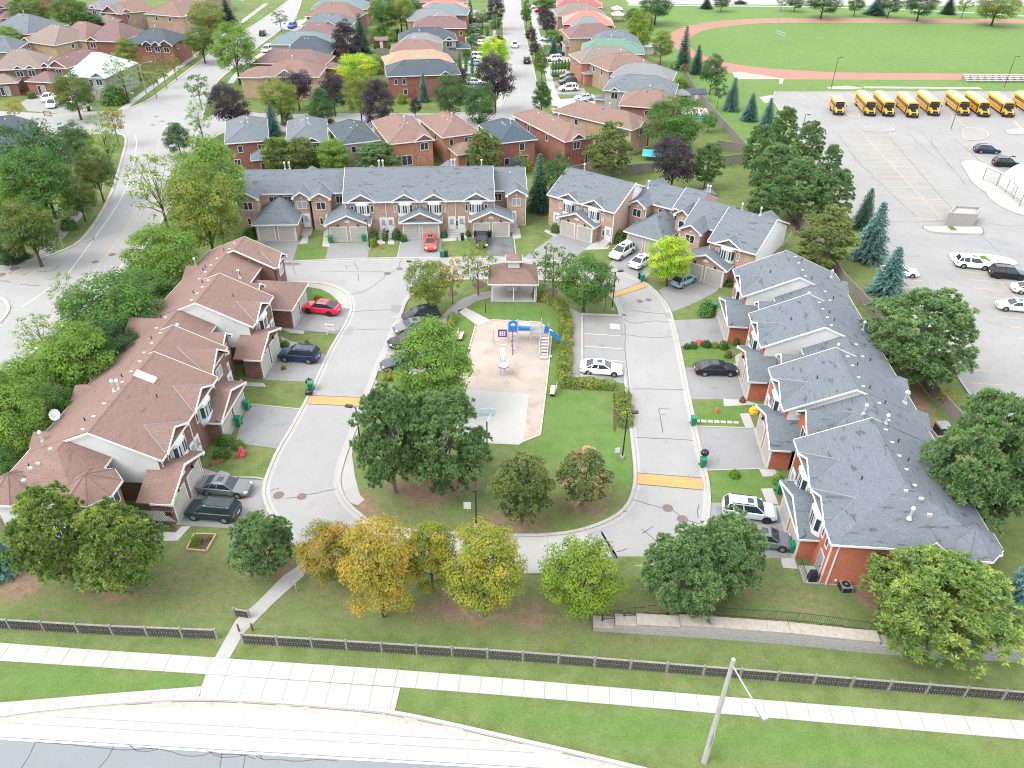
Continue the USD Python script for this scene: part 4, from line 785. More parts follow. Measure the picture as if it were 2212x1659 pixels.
def octagon_turret(P, F, cu, cv, r, ze, zp, wallm, roofm, wins=()):
    o = [(cu + r * math.cos(a), cv + r * math.sin(a)) for a in (np.arange(8) + .5) * math.pi / 4]
    k = (r - .4) / r; wl_ = [(cu + (x - cu) * k, cv + (y - cv) * k) for x, y in o]
    obj(P, 'turret_wall', MB().prof_z(F, wl_, 0, ze - .05), wallm)
    m = MB(); base = F([(x, y, ze) for x, y in o]); ap = F((cu, cv, zp)); low = base - [0, 0, .12]
    m.add(np.vstack([base, [ap], low]), [(i, (i + 1) % 8, 8) for i in range(8)] + [(9 + i, 9 + (i + 1) % 8, (i + 1) % 8) for i in range(8)] + [(9 + i, (i + 1) % 8, i) for i in range(8)] + [(9, 9 + i + 1, 9 + i) for i in range(1, 7)])
    obj(P, 'turret_roof', m, roofm)
    f = MB()
    for i in range(8):
        a, b = np.array(o[i]), np.array(o[(i + 1) % 8]); c = np.array([cu, cv]); e = 1.02
        f.ring(F([(*(c + (a - c) * e), ze - .2), (*(c + (b - c) * e), ze - .2), (*b, ze - .2), (*a, ze - .2)]), F([(*(c + (a - c) * e), ze - .01), (*(c + (b - c) * e), ze - .01), (*b, ze - .01), (*a, ze - .01)]))
    obj(P, 'turret_fascia', f, 'white_trim')
    hp = MB()
    for i in range(8): hp.cyl(base[i] + [0, 0, .02], ap + [0, 0, .02], .035, n=4)
    obj(P, 'hip_ridge', hp, roofm)
    for i in wins:
        a, b = np.array(wl_[i]), np.array(wl_[(i + 1) % 8]); mid = F((*((a + b) / 2), 0))[:2]; d = F((*b, 0)) - F((*a, 0)); window(P, Fr(mid, d), 0, 0, ze - 1.75, .8, 1.25, 1)

# ------------------------------------------------------------------ the four townhouse rows
random.seed(3)
FD = Fr((25.24, 41.99), (-.0657, -.9978))
PD, prD, rfD = town_row('townhouse_row', 'orange brick townhouse row with grey shingle roof beside the school car park', FD,
    [(-46.6, -39.7, 0, .03), (-39.7, -35.2, 3.7, 0), (-35.2, -28.3, 0, .03), (-28.3, -23.85, 4.3, 0), (-23.85, -16.95, 0, .03), (-16.95, -12.2, 1.9, 0), (-12.2, 0, 0, .0)],
    [(0, -44.9, -40.3, 0 - .03, 'bay'), (2, -33.5, -28.9, -.03, 'bay'), (4, -22.2, -17.6, -.03, 'bay'), (6, -10.6, -6.1, -.03, 'bay'), (6, -5.9, -1.4, -.03, 'bay'), (5, -16.9, -12.5, 1.25, 'win', 1.75), (3, -26.9, -23.9, 1.4, 'win1', 1.0), (1, -38.2, -35.3, 1.2, 'win1', 1.0)],
    [(-43.8, -36.6, -1.75, .2, 'pent'), (-32.3, -25.1, -1.35, .2, 'gable'), (-20.95, -13.8, -1.35, .2, 'gable'), (-9.55, -2.4, -1.3, .2, 'pent')],
    'brick_orange', 'roof_slate', 12.0, hip1=4.3, rear=[(-11.9, -8.8, .8), (-18.0, -14.8, .8), (-23.8, -20.4, .8), (-35.6, -32.2, .8), (-44.8, -41.4, .8)], white_ends=(-1, -3, -5),
    windows=[(-9.9, -.01, .9, .6, 1.1, 1), (-1.1, -.01, 3.3, .6, 1.2, 1)], doors=[(-1.2, -.01), (-11.2, -.01), (-22.9, -.01), (-24.9, 1.38), (-12.9, 1.24), (-34.6, -.01), (-36.3, 1.18)], spouts=[(-.12, 0), (-12.0, 0), (-23.6, 0), (-35.0, 0)])
octagon_turret(PD, FD, -1.0, 10.5, 2.35, 5.18, 6.7, 'brick_orange', 'roof_slate', (5, 6))
FE = Fr(FD((.0, 0, 0))[:2], FD.v)                                        # the end wall, which faces the lawn
r_ = MB(); add_gable(r_, FE, 6.15, 8.25, -.45, 1.6, 5.21, 6.15); obj(PD, 'gable_roof', r_, 'roof_slate'); rakes(PD, FE, 6.13, 8.27, -.45, 5.21, 6.15)
obj(PD, 'gable_wall', MB().prof_v(FE, [(6.4, 5.0), (8.0, 5.0), (7.2, 5.95)], -.04, .3), 'brick_orange'); window(PD, FE, 7.2, -.04, 3.7, .8, 1.3, 1); downspout(PD, FE, .42, 0, 5.0)
obj(PD, 'foundation', MB().box(FE, .05, 11.9, -.05, .1, 0, .3), 'wall_block'); obj(PD, 'wall_vent', MB().box(FE, 1.0, 1.18, -.08, 0, .7, .9), 'white_trim').__class__
obj(PD, 'wall_vent', MB().box(FE, 3.0, 3.2, -.2, 0, .8, 1.05), 'grey_metal'); obj(PD, 'end_porch_door', MB().box(FD, -1.72, -.72, -.06, 0, .3, 2.5), 'white_trim')
for u, v in [(-45.0, 9.0), (-38.3, 8.4), (-33.6, 8.3)]: pass
for u, v, h in [(-44.5, 11.1, .9), (-36.7, 6.2, .95), (-32.0, 11.3, 1.0), (-25.8, 6.6, .95), (-14.2, 5.8, .95), (-12.5, 7.1, .9), (-1.4, 5.6, 1.0)]:
    i = min(prD, key=lambda k: 0 if prD[k][5] <= u <= prD[k][6] else 1); z = rfD(i, v) if u < -2 else 6.75
    pipe(PD, FD, u, v, z, h)
pipe(PD, FD, -18.4, 11.2, rfD(4, 11.2), 1.2, .16); box_vent(PD, FD, -3.4, 5.7, 7.75)

FA = Fr((-29.06, 47.81), (.0547, .9985))
PA, prA, rfA = town_row('townhouse_row', 'brown brick townhouse row with long rose brown shingle roof on the left', FA,
    [(-3.0, 2.6, 6.1, 0), (2.6, 14.95, 1.6, .03), (14.95, 20.5, 2.7, 0.0), (20.5, 25.2, 5.6, -.02), (25.2, 31.85, 1.4, .03), (31.85, 39.5, 5.3, 0), (39.5, 43.1, 3.5, .02)],
    [(1, 3.25, 7.85, 1.56, 'bay'), (1, 9.3, 13.9, 1.56, 'bay'), (2, 15.4, 20.0, 2.3, 'win', 1.75), (3, 20.6, 23.4, 3.2, 'win1', 1.05), (4, 25.9, 30.5, 1.36, 'bay'), (5, 32.0, 34.8, 3.3, 'win1', 1.0), (6, 39.6, 43.2, 3.2, 'win', 1.1)],
    [(-.35, 6.75, .2, 1.7, 'gable'), (10.95, 18.05, .2, 1.7, 'pent'), (22.15, 29.2, -.0, 1.5, 'gable'), (33.3, 40.4, -.1, 4.6, 'hip')],
    'brick_brown', 'roof_rose', 12.9, hip0=4.6, rear=[(3.2, 5.6, .8), (10.0, 13.0, .9), (19.7, 26.3, 1.75), (27.2, 30.2, .8), (35.8, 39.2, .8)], white_ends=(1, 4),
    windows=[(8.7, 1.59, .9, .6, 1.2, 1), (36.5, 5.29, 3.4, 1.3, 1.2, 2), (24.3, 5.59, 3.4, .7, 1.1, 1), (.9, 6.09, 3.5, .9, 1.1, 1), (2.0, 6.09, 3.5, .7, 1.1, 1)], doors=[(8.1, 1.59), (9.0, 1.59), (19.7, 2.29), (21.4, 3.19), (31.2, 1.39), (32.6, 3.29)], spouts=[(8.55, 1.6), (14.7, 1.6), (31.6, 1.4), (2.8, 1.6)])
octagon_turret(PA, FA, -1.15, 5.7, 2.45, 5.17, 6.55, 'brick_brown', 'roof_rose', (5, 6)); octagon_turret(PA, FA, -1.7, 11.8, 2.3, 5.16, 6.75, 'white_siding', 'roof_rose', (4, 5))
FN = Fr(FA((-3.0, 0, 0))[:2], -FA.v)                                     # its near end, clad in white
obj(PA, 'siding_panel', MB().box(FN, -12.8, -6.15, -.04, .0, 2.4, 5.0), 'white_siding'); window(PA, FN, -11.0, -.04, 3.4, .7, .9, 1); window(PA, FN, -8.3, -.04, 1.0, 1.2, 1.2, 2)
FS = Fr(FA((0.05, .2, 0))[:2], -FA.v)                                     # garage side wall with its trellis
tr = MB()
for k in range(12):
    a = -2.6 + k * .16; tr.cyl(FS((a, -.05, .35)), FS((a + .9, -.05, 1.55)), .018, n=4); tr.cyl(FS((a + .9, -.07, .35)), FS((a, -.07, 1.55)), .018, n=4)
obj(PA, 'trellis', tr, 'white_trim'); obj(PA, 'mailbox', MB().box(FS, -.55, -.1, -.16, 0, 1.1, 1.45), 'black_metal')
for u, v, h in [(3.7, 12.4, 1.0), (9.1, 7.6, .95), (9.4, 8.3, .95), (21.6, 7.6, .9), (25.5, 12.6, 1.0), (35.3, 6.1, 1.0), (38.7, 13.0, 1.0)]:
    i = min(prA, key=lambda k: 0 if prA[k][5] <= u <= prA[k][6] else 1); pipe(PA, FA, u, v, rfA(i, min(v, 12.9)), h)
z = rfA(1, 6.2); sk = MB().ring(FA([(10.9, 5.3, rfA(1, 5.3) - .05), (11.75, 5.3, rfA(1, 5.3) - .05), (11.75, 7.0, rfA(1, 7.0) - .05), (10.9, 7.0, rfA(1, 7.0) - .05)]), FA([(10.9, 5.3, rfA(1, 5.3) + .16), (11.75, 5.3, rfA(1, 5.3) + .16), (11.75, 7.0, rfA(1, 7.0) + .16), (10.9, 7.0, rfA(1, 7.0) + .16)])); obj(PA, 'skylight', sk, 'white_trim')
box_vent(PA, FA, -1.6, 9.8, 7.3); 
ds = FA((7.2, 13.2, 5.25)); dsh = thing('satellite_dish', 'round white satellite dish on the rear eave of the rose brown roof', 'satellite dish', ds)
m = MB()
for k in range(12):
    a, b = k * math.pi / 6, (k + 1) * math.pi / 6; c = ds + np.array([0, -.05, .62])
    R = lambda t, r, d: c + .55 * r * (math.cos(t) * np.array([1, 0, 0]) + math.sin(t) * np.array([0, .55, .83])) + d * np.array([0, -.83, .55])
    m.add([R(a, 0, -.1), R(a, .6, -.06), R(b, .6, -.06), R(a, 1, .03), R(b, 1, .03)], [(0, 1, 2), (1, 3, 4), (1, 4, 2)])
obj(dsh, 'dish', m, 'white_trim'); obj(dsh, 'mast', MB().cyl(ds - [0, 0, .1], ds + [0, 0, .55], .03, n=6), 'grey_metal'); obj(dsh, 'feed_arm', MB().cyl(ds + [0, -.05, .4], ds + [0, -.5, .9], .02, n=5), 'grey_metal')

FB = Fr((-41.2, 109.7), (1, .075))
PB, prB, rfB = town_row('townhouse_row', 'pink brick townhouse row with grey roof facing the camera behind the loop road', FB,
    [(-.5, 10.2, 2.6, 0), (10.2, 15.65, 2.6, .02), (15.65, 38.0, -1.3, .03), (38.0, 43.2, 2.7, -.02)],
    [(0, -.85, 2.75, .45, 'win', 1.0), (0, 7.55, 10.35, .7, 'win', .95), (1, 10.2, 13.55, .15, 'win', .95), (2, 16.1, 20.35, -1.33, 'bay'), (2, 22.6, 26.7, -1.33, 'bay'), (2, 27.05, 31.0, -1.33, 'bay'), (2, 33.3, 37.5, -1.33, 'bay'), (3, 39.9, 43.4, .5, 'win', 1.0)],
    [(2.1, 8.85, -3.4, 2.5, 'hip'), (12.75, 19.6, -4.0, .3, 'gable'), (23.7, 30.2, -3.35, -1.1, 'pent'), (34.2, 40.9, -3.3, -1.1, 'gable')],
    'brick_pink', 'roof_slate', 11.4, white_ends=(), vents=False, hip0=None, rear=[(7.6, 10.6, .9), (17.5, 20.0, .9), (29.0, 33.5, 1.6)],
    windows=[(4.4, 2.59, 3.35, 1.5, 1.25, 2), (6.6, 2.59, 3.35, 1.3, 1.25, 2), (14.4, 2.59, 3.35, 1.2, 1.25, 2), (38.9, 2.69, 3.35, 1.2, 1.25, 2), (32.4, -1.31, .9, .5, 1.1, 1)], doors=[(9.35, .69), (12.9, .14), (21.2, -1.31), (22.3, -1.31), (31.6, -1.31), (33.1, -1.31), (41.1, .49)], spouts=[(6.0, 2.6), (21.75, -1.3), (32.2, -1.3), (26.9, -1.3), (15.75, -1.3), (43.1, .5), (38.1, -1.3)])
for u, v in [(5.9, 6.9), (6.6, 6.9), (20.6, 5.6), (21.2, 5.6), (31.8, 5.2), (32.3, 5.2), (36.5, 6.2)]: pipe(PB, FB, u, v, rfB(0 if u < 10 else 2, v), 1.05, .12)
for u in (34.3, 41.0): box_vent(PB, FB, u, 5.8, rfB(2 if u < 38 else 3, 5.8))
for j, u in enumerate((9.35, 12.9, 21.2, 22.3, 31.6, 33.1, 41.1)): steps('entry_steps', FB, u - .75, u + .75, (-1.8, -2.3, -3.4, -3.4, -3.4, -3.4, -1.9)[j], (.69, .14, -1.31, -1.31, -1.31, -1.31, .49)[j], 3 if j > 1 else 1)

FC = Fr((6.0, 112.5), (.814, -.581))
PC, prC, rfC = town_row('townhouse_row', 'pink brick townhouse row with grey roofs stepping back at an angle behind the pavilion', FC,
    [(-1.2, 10.3, .6, .03), (10.3, 16.9, 7.2, -.02, 14.8), (16.9, 20.3, 7.0, .3, 14.8), (20.3, 25.7, 3.8, -.02, 12.6), (25.7, 32.2, -.2, .03, 11.8)],
    [(0, .55, 4.45, .56, 'bay'), (0, 4.85, 9.0, .56, 'bay'), (1, 10.2, 13.3, 5.0, 'win', .95), (2, 17.8, 20.4, 5.0, 'win1', .95), (3, 20.4, 24.0, 1.2, 'win', 1.05), (4, 26.5, 30.4, -.23, 'bay')],
    [(1.4, 8.2, -.85, .8, 'gable'), (12.1, 18.7, .9, 7.1, 'hip'), (23.0, 29.7, -2.3, .1, 'gable')],
    'brick_pink', 'roof_slate', 12.0, vents=False, white_ends=(), rear=[(9.0, 12.0, 1.0), (17.2, 19.8, .9), (27.5, 31.2, 1.2)],
    windows=[(14.9, 7.19, 3.35, 1.4, 1.25, 2), (17.4, 6.99, 3.4, 1.0, 1.2, 2), (24.9, 3.79, 3.35, .9, 1.2, 1), (8.7, .59, .9, .55, 1.1, 1)], doors=[(9.5, .59), (.3, .59), (19.4, 4.99), (30.9, -.21)], spouts=[(10.25, .6), (16.3, 7.2), (25.8, -.2), (4.6, .6), (13.2, 5.0)])
for u, v, i in [(.6, 7.6, 0), (11.0, 9.4, 1), (19.5, 12.0, 2), (19.9, 12.0, 2), (26.5, 8.0, 4), (30.0, 5.5, 4)]: pipe(PC, FC, u, v, rfC(i, v), 1.0, .11)
obj(PC, 'siding_panel', MB().prof_u(FC, [(5.5, 5.4), (9.5, 5.6), (6.5, 7.95)], 10.3, 10.36), 'white_siding')
obj(PC, 'siding_panel', MB().prof_u(FC, [(-.1, 2.2), (11.7, 2.2), (11.7, 5.0), (6.0, 7.75), (-.1, 5.1)], 32.2, 32.26), 'white_siding')
steps('entry_steps', FC, 8.8, 10.1, -1.0, .58, 3)
# ------------------------------------------------------------------ detached houses
def house(label, PL, PR, dep, roofm, wallm, ridge='u', ze=5.2, slope=.48, gab=(), ext=(), wins=None, side=None, name='house', group=None, trim='white_trim', vents=3):
    "PL, PR: ends of the near eave; ridge 'u' runs along it, 'v' runs away, 'g' runs away with a gable end, 'G' along with gable ends"
    a, b = G(*PL, ze), G(*PR, ze); F = Fr(a, b - a); W = float(np.linalg.norm(b - a)); o = .4
    P = thing(name, label, 'house', F((W / 2, dep / 2, 0)), group)
    rs = random.Random(int(PL[0] * 3 + PL[1])); hw, hd = W / 2, dep / 2; w = MB().box(F, o, W - o, o, dep - o, 0, ze - .05); r = MB()
    if ridge == 'u': m = min(hd, hw * .8); zp = ze + slope * hd; R = ((m * .92, hd), (W - m * .92, hd)); add_hip(r, F, 0, W, 0, dep, ze, zp, *R)
    elif ridge == 'v': m = min(hw, hd * .8); zp = ze + slope * hw; R = ((hw, m * .92), (hw, dep - m * .92)); add_hip(r, F, 0, W, 0, dep, ze, zp, *R)
    elif ridge == 'g':
        zp = ze + slope * hw; R = ((hw, 0), (hw, dep)); add_gable(r, F, 0, W, 0, dep, ze, zp); w.prof_v(F, [(o, ze - .06), (W - o, ze - .06), (hw, zp - .25)], o, dep - o)
    else:
        zp = ze + slope * hd; R = ((0, hd), (W, hd)); r.prof_u(F, [(0, ze - .13), (hd, zp - .13), (hd, zp), (0, ze)], 0, W); r.prof_u(F, [(hd, zp - .13), (dep, ze - .13), (dep, ze), (hd, zp)], 0, W); w.prof_u(F, [(o, ze - .06), (dep - o, ze - .06), (hd, zp - .25)], o, W - o)
    obj(P, 'wall', w, wallm); obj(P, 'roof', r, roofm)
    m = MB()
    if ridge in 'uv': m.box(F, -.05, W + .05, -.05, -.004, ze - .2, ze - .015).box(F, -.05, W + .05, dep + .004, dep + .05, ze - .2, ze - .015).box(F, -.05, -.004, 0, dep, ze - .2, ze - .015).box(F, W + .004, W + .05, 0, dep, ze - .2, ze - .015); obj(P, 'eave_trim', m, trim)
    if ridge == 'g': rakes(P, F, -.02, W + .02, -.003, ze + .01, zp + .015)
    if ridge in 'uv':
        hp = MB(); C = F([(0, 0, ze), (W, 0, ze), (W, dep, ze), (0, dep, ze)]); RR = F([(*R[0], zp), (*R[1], zp)]); al = ridge == 'u'
        for i, k in enumerate((0, 1, 1, 0) if al else (0, 0, 1, 1)): hp.cyl(C[i] + [0, 0, .01], RR[k] + [0, 0, .01], .045, n=4)
        hp.cyl(RR[0], RR[1], .05, n=4); obj(P, 'hip_ridge', hp, roofm)
    for k in range(vents):
        t = rs.uniform(.15, .85); pnt = np.array(R[0]) + (np.array(R[1]) - np.array(R[0])) * t; d = (0, .7) if ridge in 'uG' else (.7, 0); d = np.array(d) * rs.choice((-1, 1))
        box_vent(P, F, *(pnt + d), zp - slope * .7, rs.random() < .25)
    if rs.random() < .6: pipe(P, F, *(np.array(R[0]) * .6 + np.array(R[1]) * .4 + ((0, .4) if ridge in 'uG' else (.4, 0))), zp - slope * .4, .8, .1)
    for t, gw, gk in gab:
        u0, u1 = t * W - gw / 2, t * W + gw / 2; rise = gw / 2 * .62
        g = MB(); g.prof_v(F, [(u0 + .3, 0), (u1 - .3, 0), (u1 - .3, ze - .06), (t * W, ze + rise - .22), (u0 + .3, ze - .06)], o - .06, o + .8); obj(P, 'gable_wall', g, wallm)
        g = MB(); add_gable(g, F, u0, u1, -.03, min(rise / slope + .2, dep), ze + .006, ze + rise); obj(P, 'gable_roof', g, roofm); rakes(P, F, u0 - .02, u1 + .02, -.03, ze + .006, ze + rise)
        if gk: window(P, F, t * W, o - .06, 3.3, 1.5, 1.4, 2)
    for e in ext:
        sd, ln, v0, v1, zee = e[:5]
        if sd in 'LR':
            u0, u1 = (-ln, o) if sd == 'L' else (W - o, W + ln)
            obj(P, 'wing_wall', MB().box(F, u0 + (.35 if sd == 'L' else 0), u1 - (.35 if sd == 'R' else 0), v0 + .35, v1 - .35, 0, zee - .05), wallm)
            g = MB(); h = (v1 - v0) / 2; x0, x1 = (u0, u1 + 2.0) if sd == 'L' else (u0 - 2.0, u1)
            add_hip(g, F, x0, x1, v0, v1, zee, zee + .45 * h, (x0 + (h if sd == 'L' else .2), v0 + h), (x1 - (h if sd == 'R' else .2), v0 + h)); obj(P, 'wing_roof', g, roofm)
            fascia(P, F, u0, u1, v0, v1, zee, 'fbl' if sd == 'L' else 'fbr')
            F2 = Fr(F((u0 + .35 if sd == 'L' else u1 - .35, (v0 + v1) / 2, 0))[:2], -F.v if sd == 'L' else F.v); gwid = min(4.6, v1 - v0 - 1.2)
            if zee < 3.6:
                d_ = obj(P, 'garage_door', MB().box(F2, -gwid / 2 - .1, gwid / 2 + .1, -.05, 0, .03, 2.35), 'white_trim')
                for i in range(4): obj(d_, 'panel', MB().box(F2, -gwid / 2, gwid / 2, -.075, -.03, .05 + i * .55, .05 + i * .55 + .52), 'beige_door')
        else:
            obj(P, 'wing_wall', MB().box(F, v0 + .3, v1 - .3, -ln + .3, o, 0, zee - .05), wallm); g = MB()
            add_hip(g, F, v0, v1, -ln, o + 2.0, zee, zee + .45 * min(ln, (v1 - v0) / 2), (v0 + (v1 - v0) / 2 - .2, -ln + min(ln, (v1 - v0) / 2)), (v0 + (v1 - v0) / 2 + .2, -ln + min(ln, (v1 - v0) / 2))); obj(P, 'wing_roof', g, roofm); fascia(P, F, v0, v1, -ln, o, zee, 'flr')
            window(P, F, (v0 + v1) / 2 - .5, -ln + .3, .2, .85, 2.0, 1); window(P, F, (v0 + v1) / 2 + .6, -ln + .3, .2, .9, 2.0, 1, glass='curtain')
    if wins is None: wins = [(.25, 3.3, 1.2, 1.3, 2), (.72, 3.3, 1.2, 1.3, 2), (.25, .9, 1.3, 1.2, 2), (.7, .3, 1.7, 2.0, 2)]
    for t, z, ww, hh, n in wins: window(P, F, t * W, o, z, ww, hh, n)
    for sd, v, z in (side if side is not None else [('L', dep * .35, 3.4), ('L', dep * .7, 3.4), ('R', dep * .4, 3.4)]):
        F2 = Fr(F((o if sd == 'L' else W - o, v, 0))[:2], -F.v if sd == 'L' else F.v); window(P, F2, 0, 0, z, .9, 1.25, 1)
    return P, F, W
ROW1 = 'houses backing onto the townhouses'
house('red brick house with grey hip roof, leftmost of the row behind the townhouses', (485,310), (581,303), 14, 'roof_slate', 'brick_red', 'v', ext=[('F', 3.2, 4.0, 9.0, 2.9)], wins=[(.32, 3.2, .9, 1.3, 1), (.8, 3.2, 1.2, 1.3, 2), (.2, .9, 1.2, 1.2, 2)], group=ROW1)
house('brown brick house with grey hip roof and small gable behind the pines', (617,310), (709,305), 14, 'roof_slate', 'brick_brown', 'v', gab=[(.62, 2.8, True)], wins=[(.3, 3.3, 1.0, 1.2, 1), (.8, .3, 1.0, 2.0, 1)], group=ROW1)
house('pale stucco house with dark grey hip roof beside the brown roofed house', (738,312), (823,302), 12, 'roof_slate_dark', 'stucco', 'v', wins=[(.3, 3.3, .9, 1.2, 1), (.72, 3.3, 1.6, 1.2, 3)], group=ROW1)
house('orange brick house with rose roof, rear gable and white sliding door', (840,311), (938,301), 15, 'roof_rose', 'brick_peach', 'v', gab=[(.78, 3.8, True)], wins=[(.38, .8, 2.0, 1.9, 2), (.74, .2, 1.9, 2.1, 2)], group=ROW1)
house('orange brick house with rose roof and hipped rear extension', (955,297), (1039,286), 13, 'roof_rose', 'brick_peach', 'v', ext=[('F', 4.2, 1.2, 6.6, 3.1)], wins=[(.25, 3.3, .8, 1.3, 1), (.68, 3.4, 1.6, 1.2, 2)], group=ROW1)
house('red brick house with dark ribbed metal roof', (1080,309), (1162,300), 12, 'roof_dark', 'brick_red', 'v', wins=[(.6, 3.2, 1.0, 1.5, 1), (.2, .8, 1.0, 1.4, 1), (.65, .8, 1.8, 1.5, 2)], group=ROW1)
house('long red brick house with rose hip roof and timber pergola behind', (1220,306), (1288,294), 19, 'roof_rose', 'brick_red', 'v', gab=[(.42, 3.4, True)], wins=[(.3, .7, 1.8, 1.3, 3), (.8, .3, 1.2, 1.9, 2)], group=ROW1)
house('tan brick house with broad rose hip roof and rear gable window', (1366,281), (1414,261), 19, 'roof_rose', 'brick_tan', 'v', gab=[(.5, 2.8, True)], wins=[(.45, .8, 1.5, 1.7, 2), (.85, .3, .9, 2.0, 1)], group=ROW1)
RR_ = 'houses right of the far street'
G1 = [(.5, 3.3, 1.0, 1.2, 1)]
house('red brick house with rose roof half hidden by a big green tree', (1336,227), (1462,237), 10, 'roof_rose', 'brick_red', 'u', wins=G1, group=RR_)
house('pale stucco house with blue grey roof and arched dormer gable', (1303,194), (1458,206), 10.5, 'roof_slate', 'stucco', 'u', gab=[(.16, 2.4, True)], ext=[('L', 2.0, .5, 4, 3.0)], wins=[(.45, 3.3, .9, 1.2, 1)], group=RR_)
house('house with plain grey taupe hip roof between slate and brown roofs', (1318,165), (1452,176), 10, 'roof_grey', 'brick_tan', 'u', wins=G1, group=RR_)
house('house with long brown hip roof and tall white flue', (1315,154), (1422,143), 11, 'roof_rose', 'brick_buff', 'u', wins=G1, group=RR_)
house('orange brick house with taupe roof beside the cedar hedge', (1255,136), (1392,130), 10.5, 'roof_taupe', 'brick_peach', 'u', ext=[('F', 1.6, .5, 7.0, 3.0)], wins=[(.42, 3.4, .8, 1.0, 1)], group=RR_)
house('tan house with green shingle roof', (1255,112), (1392,117), 11, 'roof_green', 'stucco', 'u', gab=[(.16, 2.2, False)], ext=[('L', 2.4, .5, 7.5, 3.0)], wins=G1, group=RR_)
house('house with grey blue hip roof behind the green roof', (1280,94), (1384,96), 11, 'roof_slate', 'brick_tan', 'u', wins=G1, group=RR_)
house('tan brick house with reddish brown roof and blank side wall', (1229,82), (1345,80), 11, 'roof_mauve', 'brick_tan', 'u', ext=[('L', .8, 1, 7, 3.0)], wins=[], group=RR_)
house('house with small grey roof behind the reddish brown roof', (1242,61), (1312,60), 10, 'roof_grey', 'brick_buff', 'u', wins=[], group=RR_)
house('brick house with bright coral red metal roof', (1216,52), (1326,54), 12, 'roof_coral', 'brick_red', 'u', ext=[('L', 1.0, -6, 4, 3.0)], wins=[(.1, 3.2, .9, 1.2, 1)], group=RR_)
house('buff house with taupe brown roof and side wing', (1203,34), (1310,34), 12, 'roof_taupe', 'brick_buff', 'u', wins=G1, group=RR_)
house('house with dark red roof at the top of the far street', (1202,14), (1302,16), 12, 'roof_red', 'brick_buff', 'u', wins=[], group=RR_)
house('farthest house with maroon roof right of the street', (1200,-8), (1290,-8), 12, 'roof_mauve', 'brick_buff', 'u', wins=[], group=RR_)
RL_ = 'houses left of the far street'
house('red brick corner house with dark slate roof and black shutters', (835,165), (996,160), 10, 'roof_slate_dark', 'brick_red', 'u', gab=[(.79, 2.6, False)], wins=[(.12, 3.2, .9, 1.3, 1), (.23, 3.2, .9, 1.3, 1), (.24, .8, .9, 1.4, 1), (.72, 3.3, .8, 1.2, 1)], group=RL_)
house('house with sandy tan hip roof next to the slate corner house', (834,141), (982,134), 9.5, 'roof_tan', 'brick_buff', 'u', gab=[(.8, 2.0, False)], wins=G1, group=RL_)
house('house with light brown roof above the sandy tan one', (842,113), (954,113), 9, 'roof_rose', 'brick_buff', 'u', wins=G1, group=RL_)
house('house with pale blue grey hip roof left of a slate gable', (858,96), (954,97), 9, 'roof_grey', 'stucco', 'u', wins=G1, group=RL_)
house('cream house with dark slate roof and dormer with black shutters', (862,88), (988,86), 10, 'roof_slate_dark', 'stucco', 'u', gab=[(.86, 2.6, True)], ext=[('R', 3.6, 0, 6, 3.0)], wins=[], group=RL_)
house('red brick house with mauve brown roof and many roof vents', (892,61), (1007,61), 10, 'roof_mauve', 'brick_red', 'u', wins=[(.9, 3.2, .9, 1.2, 1)], vents=6, group=RL_)
house('house with grey roof and tan gable', (880,45), (990,42), 10, 'roof_grey', 'brick_tan', 'u', gab=[(.55, 4.5, False)], wins=[], group=RL_)
house('house with teal grey roof left of the purple trees', (902,30), (1010,32), 10, 'roof_teal', 'brick_red', 'u', wins=[], group=RL_)
house('house with bright red roof left of the street', (905,22), (1010,24), 10, 'roof_coral', 'brick_buff', 'u', wins=[], group=RL_)
house('house with brown roof and two chimneys at the top edge', (900,4), (1008,5), 11, 'roof_rose', 'brick_buff', 'u', wins=[], group=RL_)
RM_ = 'houses between the two streets'
house('tan brick house with broad rose roof, white windows and dark shutters', (564,165), (688,166), 11, 'roof_rose', 'brick_tan', 'u', gab=[(.42, 5.0, False)], ext=[('L', 5.6, 1.2, 8.5, 4.7)], wins=[(.13, 3.2, 1.0, 1.5, 1), (.3, 3.2, 1.0, 1.5, 1), (.82, 3.2, 1.0, 1.4, 1), (.3, .8, 1.2, 1.4, 2)], group=RM_)
house('brick house with dark mauve roof just behind the tan brick house', (545,136), (702,140), 10, 'roof_mauve', 'brick_red', 'u', ext=[('R', 3.2, .5, 4.5, 4.4)], wins=[], group=RM_)
house('house with steep dark blue slate hip roof', (608,117), (713,118), 11, 'roof_slate_dark', 'brick_brown', 'u', slope=.6, wins=G1, group=RM_)
house('pale house with long teal grey roof and row of vents', (582,96), (716,97), 10, 'roof_teal', 'stucco', 'u', wins=[], vents=6, group=RM_)
house('house with reddish brown hip roof beside a blue parked car', (628,75), (728,78), 10, 'roof_mauve', 'brick_red', 'u', wins=[], group=RM_)
house('house with grey roof and pale gable right of the collector road', (650,54), (758,56), 10, 'roof_slate', 'stucco', 'u', gab=[(.55, 4.5, False)], wins=[], group=RM_)
house('red brick house with tall brown gable roof', (658,35), (770,40), 11, 'roof_rose', 'brick_red', 'u', slope=.62, wins=[], group=RM_)
house('red brick house with wide teal roof at the top', (671,19), (792,20), 13, 'roof_teal', 'brick_red', 'u', wins=[(.15, 3.2, 1.2, 1.2, 2), (.4, 3.2, 1.6, 1.2, 2), (.15, .6, 1.2, 1.4, 2), (.42, .6, 1.8, 1.4, 2)], group=RM_)
house('farthest house with slate roof between the streets', (690,-6), (800,-6), 12, 'roof_slate', 'brick_red', 'u', wins=[], group=RM_)
GL = 'houses left of the collector road'
